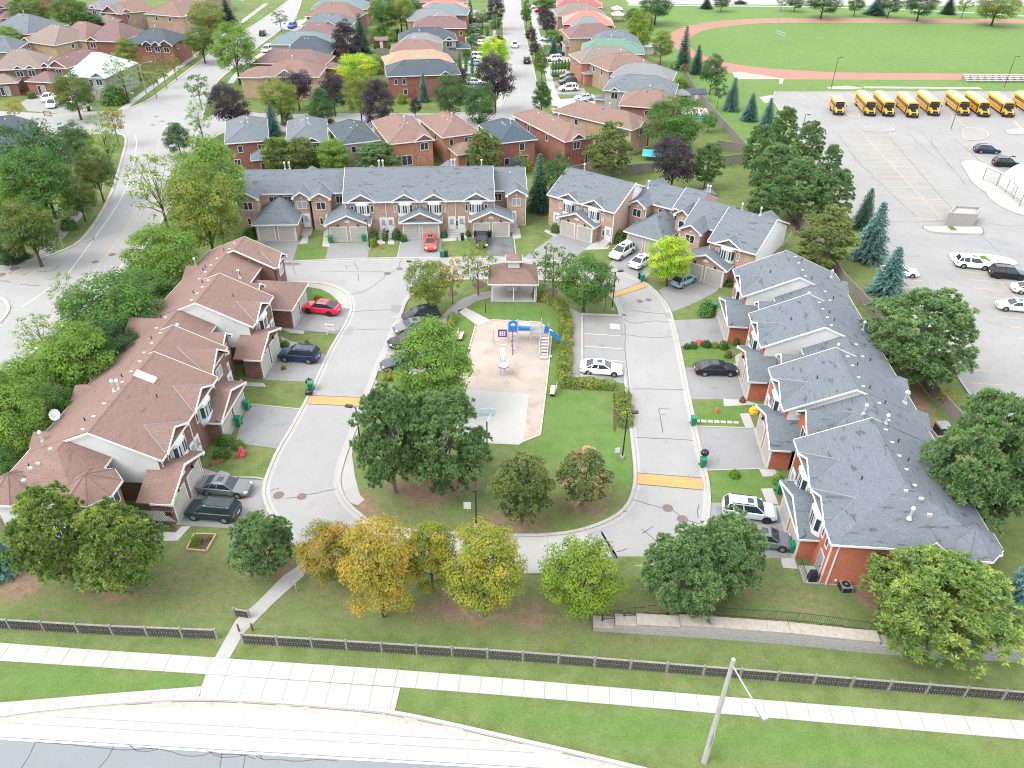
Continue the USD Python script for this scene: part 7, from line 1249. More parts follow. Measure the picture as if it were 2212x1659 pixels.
street_lamp(318, 209, 136, (1, .3), 'tall street lamp on the left boulevard'); street_lamp(213, 246, 196, (.4, .9), 'street lamp at the mouth of the left side street'); street_lamp(522, 52, 0, (.8, -.5), 'street lamp at the top of the left boulevard', 'galvanised'); street_lamp(1073, 76, 38, (1, .2), 'street lamp left of the far street', 'galvanised'); street_lamp(1187, 150, 144, (-1, .1), 'street lamp right of the far street', 'galvanised') if False else street_lamp(1189, 162, 140, (-1, .2), 'street lamp right of the far street', 'galvanised', .1, 3.0)
def sign(name, x, y, yt, w, h, label, mp='galvanised', mb='white_trim', face=(1, 0)):
    b = G(x, y); H = height_at(x, y, yt); P = thing(name, label, 'sign', b); F = Fr(b[:2], face); obj(P, 'post', MB().box(F, -.04, .04, -.04, .04, 0, H), mp); obj(P, 'plate', MB().box(F, -w / 2, w / 2, -.065, -.042, H - h, H), mb); return P, F, H
sign('sign', 1010, 1110, 1084, .65, .8, 'small white sign on a post beside the park lamp'); sign('sign', 1331, 995, 967, .5, .6, 'small white sign beside the right lamp post', face=(1, .2)); sign('sign', 1049, 676, 650, .25, .5, 'dark narrow sign on the lawn below the pavilion', 'black_metal', 'blue_plastic', (.3, 1)); sign('sign', 1685, 188, 171, 1.0, 1.1, 'white sign at the edge of the sports field')
P_, F_, H_ = sign('street_name_sign', 138, 536, 497, .5, .3, 'blue street name sign on a pole by the left pavement', 'galvanised', 'blue_plastic'); obj(P_, 'plate', MB().box(Fr(F_((0, 0, 0))[:2], (0, 1)), -.45, .45, -.02, .02, H_ - .02, H_ + .2), 'blue_plastic')
sign('street_name_sign', 288, 214, 199, 1.0, .35, 'street name sign at the corner garden', 'galvanised', 'light_sign' if False else 'white_trim')
# agent's sign board on the lawn
b = G(707, 723); F = Fr(b[:2], (1, -.03)); H = height_at(707, 723, 699); P = thing('sale_sign', 'white hanging sale sign with pale pink bands on a post', 'sign', b); obj(P, 'post', MB().box(F, -.06, .06, -.06, .06, 0, H), 'white_paint'); obj(P, 'arm', MB().box(F, -.2, 1.0, -.05, .05, H - .22, H - .1), 'white_paint'); plain('pink_band', (.72, .42, .60), .5, .05); pb = obj(P, 'board', MB().box(F, .14, .98, -.02, .02, H - 1.05, H - .28), 'white_paint')
obj(pb, 'band', MB().box(F, .14, .98, -.026, -.0205, H - .46, H - .28), 'pink_band'); obj(pb, 'band', MB().box(F, .14, .98, -.026, -.0205, H - 1.05, H - .95), 'pink_band')
def bin_(x, y, m, label, name='wheeled_bin', cat='bin', group=None, s=1.0, rot=0.0):
    b = G(x, y); F = Fr(b[:2], (math.cos(rot), math.sin(rot))); P = thing(name, label, cat, b, group); a = [(-.27, -.3), (.27, -.3), (.27, .3), (-.27, .3)]
    obj(P, 'body', MB().ring(F([(u * .78 * s, v * .78 * s, .06) for u, v in a]), F([(u * s, v * s, .95 * s) for u, v in a])), m); obj(P, 'lid', MB().ring(F([(u * 1.12 * s, v * 1.12 * s, .955 * s) for u, v in a]), F([(u * 1.0 * s, v * .9 * s, 1.07 * s) for u, v in a])), m)
    for k in (-1, 1): c = F((k * .26 * s, .3 * s, .1)); obj(P, 'wheel', MB().cyl(c - F.u * .03, c + F.u * .03, .1, n=10), 'black_plastic')
for x, y, l in [(714, 524, 'green bin at the left garage door of the pent roofed pair'), (787, 521, 'green bin at the right garage door beside the thin lamp post'), (955, 556, 'green bin on the kerb beside a black bin'), (1361, 537, 'green bin behind the silver SUV'), (1387, 608, 'green bin on the kerb by the top right speed hump'), (1542, 672, 'green bin beside the round cedar bush'), (535, 884, 'far green bin on the third left driveway'), (516, 919, 'near green bin on the third left driveway'), (673, 843, 'green bin on the kerb beside the black bag at the left hump'), (1497, 918, 'green bin on the right kerb near the stone path'), (1517, 1008, 'green bin under a black bag on the right kerb'), (1682, 1065, 'green bin beside the last garage wall'), (1709, 1192, 'green bin at the corner of the bottom right driveway'), (131, 277, 'green bin behind the slate bungalow'), (1142, 25, 'green bin at the top of the far street'), (1146, 55, 'green bin by the second drive of the far street'), (1160, 186, 'green bin at the crescent corner of the far street')]: bin_(x, y, 'green_plastic', l, s=1.05)
for x, y, l in [(964, 556, 'black bin beside the green bin on the kerb'), (999, 519, 'dark bin between two front steps'), (1382, 603, 'black bin beside the green bin at the hump'), (1027, 512, 'black bin left of the black sedan'), (1058, 512, 'black bin right of the black sedan'), (193, 240, 'dark bin on the corner lawn of the side street'), (1145, 30, 'dark bin at the top of the far street')]: bin_(x, y, 'black_plastic', l)
def bag(x, y, z, label):
    b = G(x, y) + [0, 0, z]; P = thing('rubbish_bag', label, 'rubbish bag', b); m = trimesh.creation.icosphere(2); v = m.vertices * [.42, .38, .34] * (1 + .25 * (meshkit.noise(m.vertices * 2.5 + x)[:, None] - .5)) + [0, 0, .3]; obj(P, 'bag', (v + b, m.faces), 'black_plastic', smooth=True); obj(P, 'knot', MB().cyl(b + [0, 0, .58], b + [0, 0, .74], .05, .11, 7), 'black_plastic')
bag(668, 852, 0, 'black rubbish bag on the kerb at the left hump'); bag(1518, 1000, 1.0, 'black rubbish bag on top of a green bin'); bag(670, 838, .6, 'black rubbish bag leaning on the green bin')
# hydrants, boxes, planters
def hydrant(x, y, label):
    b = G(x, y); P = thing('fire_hydrant', label, 'hydrant', b); obj(P, 'barrel', MB().cyl(b, b + [0, 0, .62], .13, .12, 10), 'orange_paint'); obj(P, 'cap', MB().cyl(b + [0, 0, .62], b + [0, 0, .78], .14, .05, 10), 'orange_paint')
    for a in ((1, 0), (-1, 0), (0, -1)): obj(P, 'nozzle', MB().cyl(b + [0, 0, .45], b + np.array([*a, 0]) * .22 + [0, 0, .45], .06, n=8), 'orange_paint')
hydrant(1548, 892, 'orange hydrant on the lawn of the orange row'); hydrant(824, 537, 'orange hydrant beside the thin lamp post')
b = G(1822, 1277); F = Fr(b[:2], (1, .05)); P = thing('air_conditioner', 'square dark air conditioner unit at the orange brick end wall', 'air conditioner', b); obj(P, 'casing', MB().box(F, -.42, .42, -.42, .42, .08, .8), 'black_plastic'); obj(P, 'top_frame', MB().box(F, -.44, .44, -.44, .44, .8, .86), 'grey_metal'); obj(P, 'fan_grille', MB().cyl(b + [0, 0, .86], b + [0, 0, .88], .34, n=20), 'black_metal'); obj(P, 'fan_hub', MB().cyl(b + [0, 0, .88], b + [0, 0, .9], .1, n=12), 'grey_metal'); obj(P, 'pad', MB().box(F, -.5, .5, -.5, .5, 0, .08), 'concrete')
for k in (-1, 1): obj(P, 'corner_post', MB().box(F, k * .43 - .03, k * .43 + .03, -.45, -.4, .08, .82), 'grey_metal')
b = G(2032, 935); F = Fr(b[:2], (1, .1)); P = thing('utility_box', 'dark green utility box on the grass behind the orange row', 'utility box', b); obj(P, 'cabinet', MB().box(F, -.62, .62, -.55, .55, .1, 1.0), 'black_metal'); obj(P, 'lid', MB().ring(F([(-.66, -.6, 1.0), (.66, -.6, 1.0), (.66, .6, 1.0), (-.66, .6, 1.0)]), F([(-.6, -.5, 1.16), (.6, -.5, 1.16), (.6, .55, 1.16), (-.6, .55, 1.16)])), 'grey_metal'); obj(P, 'pad', MB().box(F, -.78, .78, -.7, .7, 0, .1), 'concrete')
p4 = gp([(404,1188),(420,1155),(467,1156),(446,1192)]); c4 = p4.mean(0); P = thing('flower_bed_frame', 'timber framed square flower bed on the bottom left lawn', 'flower bed', (*c4, 0)); obj(P, 'soil', MB().flat(Polygon(p4), .1), 'mulch')
for i in range(4): obj(P, 'timber', MB().flat(strip(LineString([p4[i], p4[(i + 1) % 4]]), .14), .18, .18), 'new_wood')
p4 = gp([(524,990),(530,995),(560,945),(553,942)])
for i, (x, y) in enumerate([(469,1000), (477,985), (520,985), (497,955)]):
    b = G(x, y); P = thing('garden_trough', ['terracotta trough lowest in the flower garden', 'terracotta trough above the lowest one', 'terracotta trough with orange flowers', 'terracotta trough nearest the driveway'][i], 'trough', b); F = Fr(b[:2], (.8, .6)); obj(P, 'trough', MB().box(F, -.6, .6, -.18, .18, 0, .35), 'terracotta'); obj(P, 'soil', MB().box(F, -.55, .55, -.13, .13, .345, .36), 'mulch')
# benches
def bench(x, y, ux, uy, label):
    b = G(x, y); d = G(ux, uy) - b; F = Fr(b[:2], d); P = thing('park_bench', label, 'bench', b)
    for k in range(3): obj(P, 'seat_slat', MB().box(F, -.85, .85, -.28 + k * .17, -.13 + k * .17, .43, .47), 'bench_wood')
    for k in range(3): z = .56 + k * .15; obj(P, 'back_slat', MB().ring(F([(-.85, .25 + k * .04, z), (.85, .25 + k * .04, z), (.85, .28 + k * .04, z), (-.85, .28 + k * .04, z)]), F([(-.85, .28 + k * .04, z + .12), (.85, .28 + k * .04, z + .12), (.85, .31 + k * .04, z + .12), (-.85, .31 + k * .04, z + .12)])), 'bench_wood')
    for u in (-.6, .6): obj(P, 'leg', MB().box(F, u - .03, u + .03, -.24, .26, 0, .43).box(F, u - .03, u + .03, .24, .32, .4, .95), 'black_metal')
bench(995, 731, 1001, 716, 'pale wooden bench left of the playground'); bench(1194, 849, 1191, 868, 'pale wooden bench right of the playground')
# a stepping stone path
for i in range(7):
    t = i / 6; top('stone_slab', MB().flat(gpoly([(1506 + t * 84 - 5, 906 + t * 4), (1506 + t * 84 + 6, 907 + t * 4), (1506 + t * 84 + 6, 913 + t * 3), (1506 + t * 84 - 6, 912 + t * 3)]), .05, .05), 'stone_slab', None, None, kind='structure')

# ------------------------------------------------------------------ the pavilion
PL, PR = G(1062, 651), G(1156, 652); F = Fr(PL[:2], PR - PL); Wp = float(np.linalg.norm(PR - PL)); dp = 4.8
P = thing('pavilion', 'open park pavilion with two tier rose hip roof and white posts', 'pavilion', F((Wp / 2, dp / 2, 0)))
obj(P, 'floor', MB().box(F, -.15, Wp + .1, -.1, dp, 0, .06), 'concrete'); ze = 2.75; r = MB(); add_hip(r, F, -.45, Wp + .35, -.35, dp + .35, ze, ze + 1.75, (Wp / 2 - .9, dp / 2), (Wp / 2 + .9, dp / 2)); obj(P, 'lower_roof', r, 'roof_rose'); fascia(P, F, -.45, Wp + .35, -.35, dp + .35, ze)
cx_, cy_ = Wp / 2, dp / 2; obj(P, 'lantern_wall', MB().box(F, cx_ - .75, cx_ + .75, cy_ - .7, cy_ + .7, ze + 1.0, ze + 2.45), 'white_siding'); r = MB(); add_hip(r, F, cx_ - 1.05, cx_ + 1.05, cy_ - 1.0, cy_ + 1.0, ze + 2.4, ze + 3.0, (cx_ - .1, cy_), (cx_ + .1, cy_)); obj(P, 'upper_roof', r, 'roof_rose'); fascia(P, F, cx_ - 1.05, cx_ + 1.05, cy_ - 1.0, cy_ + 1.0, ze + 2.4); obj(P, 'roof_vent', MB().box(F, cx_ - .3, cx_ + .3, cy_ - .75, cy_ - .6, ze + 2.5, ze + 2.62), 'grey_metal')
for u in (.08, Wp / 2, Wp - .08):
    for v in (.1, dp - .15): obj(P, 'post', MB().box(F, u - .07, u + .07, v - .07, v + .07, .06, ze), 'white_trim')
obj(P, 'back_wall', MB().box(F, 2.0, 3.4, dp - 1.9, dp - .2, .06, 1.9), 'white_siding'); 
for k in range(4): obj(P, 'mailbox_panel', MB().box(F, 2.05 + k * .34, 2.33 + k * .34, dp - 1.93, dp - 1.9, .6, 1.8), 'white_trim')
obj(P, 'wall_panel', MB().box(F, Wp - .3, Wp - .05, .3, .36, .9, 2.0), 'red_wood'); obj(P, 'downspout', MB().box(F, Wp + .05, Wp + .15, -.05, .03, .1, ze), 'white_trim')

# ------------------------------------------------------------------ playground, basketball
def gpt(x, y, z=0): return G(x, y, z)
FPL = Fr(g2(1066, 741), (1, .02)); P = thing('play_structure', 'blue and purple climbing frame with slide on the wood chips', 'playground', (*g2(1095, 741), 0)); F = FPL; U = lambda x, y: float((g2(x, y) - F.O[:2]) @ F.u[:2])
posts = [(0, 0, 1.9), (1.75, .1, 3.0), (2.9, .0, 3.0), (1.75, 1.2, 2.6), (2.9, 1.2, 2.6), (4.45, -.3, 2.7), (4.45, 1.2, 2.5), (5.75, 1.3, 2.8), (6.6, -.9, 2.5), (5.55, -.9, 2.5), (6.6, .4, 2.5)]
for u, v, h in posts: c = F((u, v, 0)); obj(P, 'post', MB().cyl(c, c + [0, 0, h], .06, n=8), 'play_frame', smooth=40)
obj(P, 'play_panel', MB().box(F, .55, 1.6, -.06, .0, .9, 1.9), 'purple_plastic'); pp_ = [(.72 + .25 * i, 1.08 + .22 * j) for i in range(3) for j in range(3)]
for u, z in pp_: obj(P, 'panel_tile', MB().box(F, u, u + .19, -.09, -.06, z, z + .17), 'fabric_white')
t = np.linspace(0, math.pi, 11); arch = [(2.32 + .62 * math.cos(a), 2.35 + .75 * math.sin(a)) for a in t] + [(2.32 + .3 * math.cos(a), 2.35 + .42 * math.sin(a)) for a in t[::-1]]; obj(P, 'arch_panel', MB().poly_v(F, arch, .05, .15), 'blue_plastic'); obj(P, 'barrier_panel', MB().box(F, 1.72, 2.92, .05, .13, 1.6, 2.36), 'blue_plastic')
obj(P, 'deck', MB().box(F, 1.7, 2.95, .1, 1.25, 1.45, 1.52), 'grey_metal'); obj(P, 'deck', MB().box(F, 4.4, 6.65, -.3, 1.25, 1.45, 1.52), 'grey_metal'); c0, c1 = F((2.95, .5, 1.95)), F((4.4, .5, 1.95)); obj(P, 'crawl_tube', MB().cyl(c0, c1, .45, n=14), 'blue_plastic', smooth=40); obj(P, 'tube_collar', MB().cyl(c0 + [0, 0, .25], c1 + [0, 0, .25], .33, n=12), 'play_frame', smooth=40)
sl = MB(); pth = [(6.6, -.1, 1.5), (7.1, -.2, 1.35), (7.8, -.35, .85), (8.4, -.5, .45), (8.95, -.62, .36)]
for (a, b, c), (d, e, f) in zip(pth[:-1], pth[1:]): sl.ring(F([(a, b - .3, c), (a, b + .3, c), (a, b + .3, c - .08), (a, b - .3, c - .08)]), F([(d, e - .3, f), (d, e + .3, f), (d, e + .3, f - .08), (d, e - .3, f - .08)]))
obj(P, 'slide', sl, 'blue_plastic')
for s in (-.32, .3):
    m = MB()
    for (a, b, c), (d, e, f) in zip(pth[:-1], pth[1:]): m.ring(F([(a, b + s, c - .05), (a, b + s + .04, c - .05), (a, b + s + .04, c + .2), (a, b + s, c + .2)]), F([(d, e + s, f - .05), (d, e + s + .04, f - .05), (d, e + s + .04, f + .18), (d, e + s, f + .18)]))
    obj(P, 'slide_wall', m, 'blue_plastic')
obj(P, 'slide_hood', MB().poly_v(F, [(6.0, 1.55), (6.7, 1.55), (6.7, 2.1), (6.45, 2.45), (6.1, 2.5)], -.05, .03), 'blue_plastic')
for k in range(6): z = 1.3 - k * .22; v = -.9 - k * .36; obj(P, 'step', MB().box(F, 5.65 - .03 * k, 6.5 - .03 * k, v - .17, v + .17, z - .05, z), 'bench_wood')
obj(P, 'bottom_step', MB().box(F, 5.4, 6.4, -3.6, -3.0, .12, .18), 'bench_wood'); obj(P, 'bottom_step', MB().box(F, 6.42, 6.85, -3.3, -2.9, .1, .15), 'bench_wood')
for u in (5.55, 6.55): c = [F((u, -.9, 1.9)), F((u - .2, -3.2, .75))]; obj(P, 'handrail', MB().cyl(c[0], c[1], .035, n=6), 'light_rail' if False else 'play_frame'); obj(P, 'stair_side', MB().ring(F([(u - .03, -.9, 1.15), (u + .03, -.9, 1.15), (u + .03, -.9, 1.5), (u - .03, -.9, 1.5)]), F([(u - .23, -3.2, .05), (u - .17, -3.2, .05), (u - .17, -3.2, .3), (u - .23, -3.2, .3)])), 'play_frame')
c = [F((2.25, -.35, 2.2))] + [F((2.25 + .05 * math.sin(k * 2), -.6 - k * .42, 2.0 - k * .4)) for k in range(6)]; obj(P, 'climbing_rope', MB().tube(c, .05), 'purple_plastic')
for k in range(5): q = c[k + 1]; obj(P, 'foothold', MB().ball(q, (.14, .1, .07), 1), 'purple_plastic')
c = F((5.75, 1.3, 2.8)); obj(P, 'mast', MB().cyl(c, c + [0, 0, 1.0], .025, n=6), 'black_metal')
b = G(1086, 808); F = Fr(b[:2], (1, 0)); P = thing('spinner', 'white play table with a tall ribbed chute on the wood chips', 'playground', b)
for u, v in ((-.25, -.3), (.25, -.3), (-.25, .55), (.25, .55)): c = F((u, v, 0)); obj(P, 'leg', MB().cyl(c, c + [0, 0, 1.3 if v < 0 else 2.0], .05, n=8), 'play_frame')
c = F((.1, -.15, 1.3)); obj(P, 'table_top', MB().cyl(c, c + [0, 0, .08], .6, n=20), 'fabric_white'); obj(P, 'table_ring', MB().cyl(c - [0, 0, .02], c + [0, 0, .05], .65, n=20), 'purple_plastic'); obj(P, 'chute', MB().ring(F([(-.22, .3, 1.5), (.22, .3, 1.5), (.22, .3, 1.62), (-.22, .3, 1.62)]), F([(-.22, 1.3, 2.9), (.22, 1.3, 2.9), (.22, 1.3, 3.02), (-.22, 1.3, 3.02)])), 'play_frame'); obj(P, 'chute_lip', MB().box(F, -.32, .32, 1.2, 1.4, 3.0, 3.12), 'fabric_white')
b = G(1052, 958); P = thing('basketball_hoop', 'basketball hoop with clear backboard at the edge of the court', 'basketball hoop', b); F = Fr(b[:2], (1, .05)); obj(P, 'pole', MB().cyl(b, b + [0, 0, 2.75], .075, .07, 10), 'black_metal')
plain('acrylic', (.55, .66, .74), .15, .05); obj(P, 'backboard', MB().poly_v(F, [(-.9, 3.6), (-.75, 2.85), (.75, 2.85), (.9, 3.6), (.45, 3.85), (-.45, 3.85)], .75, .79), 'acrylic')
for s in (-1, 1): obj(P, 'brace', MB().cyl(F((0, 0, 2.6)), F((s * .5, .75, 3.3)), .03, n=6), 'galvanised')
m = MB(); ca = F((0, 1.05, 3.05)); m.tube([ca + [.23 * math.cos(a), .23 * math.sin(a), 0] for a in np.linspace(0, 6.283, 13)], .015, 5); obj(P, 'rim', m, 'orange_paint'); obj(P, 'rim_bracket', MB().box(F, -.06, .06, .75, .85, 3.0, 3.1), 'orange_paint')

# ------------------------------------------------------------------ a person standing behind the black SUV
b = G(945, 684.5); import manifold3d as m3
def limb(A, B, ra, rb): 
    s = lambda p, r: m3.Manifold.sphere(r, 20).translate(list(map(float, p)))
    return m3.Manifold.batch_hull([s(A, ra), s(B, rb)])
parts_ = [((0, 0, .98), (0, .01, 1.2), .155, .15), ((-.08, 0, 1.2), (-.17, 0, 1.40), .13, .085), ((.08, 0, 1.2), (.17, 0, 1.40), .13, .085), ((-.17, 0, 1.40), (.17, 0, 1.40), .08, .08), ((0, 0, 1.4), (0, .02, 1.53), .062, .055), ((-.10, 0, .95), (-.12, .02, .50), .095, .062), ((-.12, .02, .50), (-.13, -.02, .09), .06, .042), ((.10, 0, .95), (.14, .0, .50), .095, .062), ((.14, 0, .50), (.16, -.03, .09), .06, .042), ((-.13, -.03, .05), (-.15, .14, .04), .05, .04), ((.16, -.04, .05), (.19, .13, .04), .05, .04), ((-.21, 0, 1.38), (-.29, -.03, 1.10), .058, .045), ((-.29, -.03, 1.10), (-.22, .14, .93), .042, .033), ((.21, 0, 1.38), (.30, -.03, 1.10), .058, .045), ((.30, -.03, 1.10), (.24, .13, .92), .042, .033)]
body = m3.Manifold.batch_boolean([limb(*q) for q in parts_], m3.OpType.Add); mm = body.refine_to_length(.06).to_mesh(); tm = trimesh.Trimesh(mm.vert_properties[:, :3], mm.tri_verts); trimesh.smoothing.filter_taubin(tm, iterations=6)
rot = math.radians(70); Rz = np.array([[math.cos(rot), -math.sin(rot), 0], [math.sin(rot), math.cos(rot), 0], [0, 0, 1]]); P = thing('person', 'person in black jacket and trousers standing behind the black SUV', 'person', b); put = lambda v: np.asarray(v) @ Rz.T + b
obj(P, 'body', (put(tm.vertices), tm.faces), 'dark_cloth', smooth=True); hd = trimesh.creation.icosphere(2); hv = hd.vertices * [.078, .10, .118] + [0, .03, 1.66]; hv[:, 1] += np.where((hd.vertices[:, 1] > .9) & (abs(hd.vertices[:, 2]) < .3), .018, 0); obj(P, 'head', (put(hv), hd.faces), 'skin', smooth=True)
hv = hd.vertices * [.088, .108, .112] + [0, .012, 1.69]; f_ = hd.faces[(hv[hd.faces].mean(1)[:, 1] < .06) | (hv[hd.faces].mean(1)[:, 2] > 1.75)]; obj(P, 'hair', (put(hv), f_), 'hair', smooth=True)
for s, (hx, hy, hz_) in ((-1, (-.22, .14, .93)), (1, (.24, .13, .92))):
    hm = [limb((hx, hy, hz_), (hx + s * .0, hy + .03, hz_ - .07), .028, .032)] + [limb((hx + (k - 1.5) * .016, hy + .035, hz_ - .09), (hx + (k - 1.5) * .018, hy + .045, hz_ - .15 + abs(k - 1.4) * .008), .0095, .008) for k in range(4)] + [limb((hx - s * .02, hy + .03, hz_ - .05), (hx - s * .045, hy + .055, hz_ - .09), .011, .009)]
    h3 = m3.Manifold.batch_boolean(hm, m3.OpType.Add).to_mesh(); obj(P, 'hand', (put(h3.vert_properties[:, :3]), h3.tri_verts), 'skin', smooth=40)

# ------------------------------------------------------------------ fences and the retaining wall
def fence(name, label, pts, h, pm, railm, spacing=2.6, style='picket', zs=None, postm=None, group=None):
    xy = gp(pts); l = LineString(xy); n = max(1, round(l.length / spacing)); P = thing(name, label, 'fence', (*xy[0], 0), group); dir_ = None
    for i in range(n + 1):
        p = l.interpolate(i / n, normalized=True); q = l.interpolate(min(1, i / n + .002), normalized=True) if i < n else p; p0 = np.array([p.x, p.y])
        if i < n:
            e = l.interpolate((i + 1) / n, normalized=True); p1 = np.array([e.x, e.y]); d = p1 - p0; L_ = np.linalg.norm(d); F = Fr(p0, d); dir_ = d
        z0 = 0 if zs is None else float(np.interp(i / n, np.linspace(0, 1, len(zs)), zs)); z1 = z0 if zs is None or i == n else float(np.interp((i + 1) / n, np.linspace(0, 1, len(zs)), zs))
        Fp = Fr(p0, dir_); 
        if style == 'wire': obj(P, 'post', MB().box(Fp, -.03, .03, -.03, .03, z0, z0 + h + .02), postm or railm)
        else: obj(P, 'post', MB().box(Fp, -.05, .05, -.05, .05, 0, h + .09).box(Fp, -.07, .07, -.07, .07, h + .09, h + .14), postm or railm)
        if i == n: break
        if style == 'picket':
            obj(P, 'top_rail', MB().box(F, .06, L_ - .06, -.07, .07, h - .02, h + .03), railm); obj(P, 'bottom_rail', MB().box(F, .06, L_ - .06, -.035, .02, .2, .28), railm); obj(P, 'middle_rail', MB().box(F, .06, L_ - .06, .02, .06, h * .55, h * .55 + .07), railm)
            m = MB(); k = int((L_ - .15) / .2)
            for j in range(k): u = .12 + (j + .5) * (L_ - .24) / k; m.box(F, u - .07, u + .07, -.075 + .02 * (j % 2), -.036 + .02 * (j % 2), .06, h - .05)
            obj(P, 'picket', m, pm, kind='stuff'); m = MB()
            for j in range(k): u = .12 + (j + .5) * (L_ - .24) / k; m.box(F, u - .03, u + .03, -.10, -.08, .08, .16).box(F, u - .028, u + .028, -.10, -.08, h * .55, h * .55 + .06)
            obj(P, 'spacer_block', m, railm, kind='stuff')
        elif style == 'board':
            obj(P, 'top_rail', MB().box(F, .06, L_ - .06, -.06, .06, h - .02, h + .03), railm); k = max(2, int(L_ / .32)); w = (L_ - .12) / k
            for j in range(k): u = .06 + j * w; hh = h - .03 - .03 * ((j * 7 + i) % 3) / 3; obj(P, 'board', MB().box(F, u + .008, u + w - .008, -.04 + .025 * (j % 2), -.015 + .025 * (j % 2), .05, hh), pm)
        elif style == 'iron':
            for z in (h, .18): obj(P, 'rail', MB().box(F, 0, L_, -.015, .015, (z0 + z1) / 2 + z - .03, (z0 + z1) / 2 + z), railm)
            m = MB(); k = int(L_ / .14)
            for j in range(1, k): u = j * L_ / k; zz = z0 + (z1 - z0) * j / k; m.box(F, u - .009, u + .009, -.009, .009, zz + .12, zz + h)
            obj(P, 'baluster', m, railm, kind='stuff')
        elif style == 'wire':
            c0, c1 = F((0, 0, h)), F((L_, 0, h)); obj(P, 'rail', MB().cyl(c0, c1, .03, n=6), railm); m = MB(); k = int(L_ / .3)
            for j in range(k + 1):
                u = j * L_ / k; m.cyl(F((u, 0, .05)), F((min(L_, u + h * .55), 0, min(h, .05 + (min(L_, u + h * .55) - u) / .55))), .008, n=3, caps=False); m.cyl(F((u, 0, h)), F((min(L_, u + h * .55), 0, max(.05, h - (min(L_, u + h * .55) - u) / .55))), .008, n=3, caps=False)
            obj(P, 'mesh', m, railm, kind='stuff')
    return P
fence('picket_fence', 'dark picket fence left of the footpath with pale top rail', [(-50,1354),(0,1357),(235,1371),(470,1380)], 1.05, 'picket_wood', 'rail_wood'); fence('picket_fence', 'long dark picket fence right of the footpath with pale top rail', [(526,1390),(1106,1426),(1659,1470),(2212,1515),(2330,1525)], 1.05, 'picket_wood', 'rail_wood')
fence('picket_fence', 'short loose fence panel beside the footpath', [(508,1330),(540,1335)], .8, 'picket_wood', 'rail_wood', 1.5)
for i, (x, y) in enumerate([(517,1364), (546,1362)]): b = G(x, y); top('bollard', MB().cyl(b, b + [0, 0, .85], .07, n=8), 'red_wood', ['wooden bollard in the middle of the footpath', 'wooden bollard at the right edge of the footpath'][i], 'bollard')
b = G(641, 1279); P = thing('marker_post', 'pale metal marker post right of the footpath', 'post', b); obj(P, 'post', MB().cyl(b, b + [0, 0, .95], .06, n=8), 'galvanised'); obj(P, 'cap', MB().box(Fr(b[:2], (1, 0)), -.09, .09, -.07, .07, .9, 1.2), 'galvanised')
P = thing('retaining_wall', 'low pale block retaining wall in the bottom right lawn', 'wall', (*wall_xy[0], 0)); lw = LineString(wall_xy); nseg = int(lw.length / 1.62)
for i in range(nseg):
    s0, s1 = i / nseg, (i + 1) / nseg; a, c = lw.interpolate(s0, normalized=True), lw.interpolate(s1, normalized=True); a, c = np.array([a.x, a.y]), np.array([c.x, c.y]); h = float(np.interp((s0 + s1) / 2 * lw.length, acc, WALL_H)); F = Fr(a, c - a); L_ = np.linalg.norm(c - a)
    for k in range(max(1, round(h / .2))): obj(P, 'block_course', MB().box(F, .004, L_ - .004, -.02 + .02 * k, 1.0, k * .2 + .0, k * .2 + .19), 'wall_block')
    h2 = max(1, round(h / .2)) * .2; obj(P, 'cap_stone', MB().box(F, .006, L_ - .006, .02 * h2 / .2 - .06, 1.06, h2, h2 + .09), 'wall_cap')
fence('railing', 'thin black iron railing along the top of the retaining wall', [(1300,1349),(1400,1344),(1500,1350),(1700,1364),(1850,1380),(1960,1396),(2050,1400),(2212,1408),(2300,1414)], 1.05, 'black_metal', 'black_metal', 1.62, 'iron', [.4, 1.05, 1.2, 1.2, 1.2, .85, .9, 1.05, 1.05])
fence('board_fence', 'grey timber fence between the orange row and the car park', [(1880,646)] and [(1801,590),(1822,620),(1860,660),(1890,694)], 1.75, 'weathered_wood', 'weathered_wood', 2.4, 'board'); fence('board_fence', 'grey timber fence continuing below the big pine', [(1890,694),(1985,826),(2030,880),(2072,928)], 1.75, 'weathered_wood', 'weathered_wood', 2.4, 'board')
fence('board_fence', 'timber fence section behind the angled row end', [(1700,452),(1725,485),(1760,530),(1801,590)], 1.75, 'weathered_wood', 'weathered_wood', 2.4, 'board')
fence('board_fence', 'timber fence of the back gardens beside the field', [(1483,172),(1500,205),(1548,262),(1608,330)], 1.8, 'weathered_wood', 'weathered_wood', 2.4, 'board'); fence('board_fence', 'high pale timber fence returning behind the pine belt', [(1560,360),(1608,352)], 1.9, 'weathered_wood', 'weathered_wood', 2.4, 'board'); fence('board_fence', 'timber fence behind the first angled houses', [(1238,380),(1265,376),(1345,378),(1412,372)], 1.8, 'weathered_wood', 'weathered_wood', 2.4, 'board'); fence('board_fence', 'timber fence across the back garden with the lawn', [(1548,322),(1608,330)], 1.7, 'weathered_wood', 'weathered_wood', 2.4, 'board')
fence('board_fence', 'grey fence at the bottom left below the white wall', [(-30,1140),(0,1146),(42,1150)], 1.6, 'weathered_wood', 'rail_wood', 1.8, 'board'); fence('board_fence', 'grey fence at the right edge below the blue spruce', [(2165,1362),(2212,1367),(2290,1375)], 1.5, 'weathered_wood', 'rail_wood', 2.4, 'board')
fence('wire_fence', 'grey wire fence at the end of the angled row', [(1687,552),(1706,520)], 1.5, 'galvanised', 'galvanised', 2.0, 'wire'); fence('wire_fence', 'dark wire fence around the white dome', [(2122,390),(2150,402),(2180,424),(2202,448),(2240,448)], 2.4, 'black_metal', 'black_metal', 3.2, 'wire')
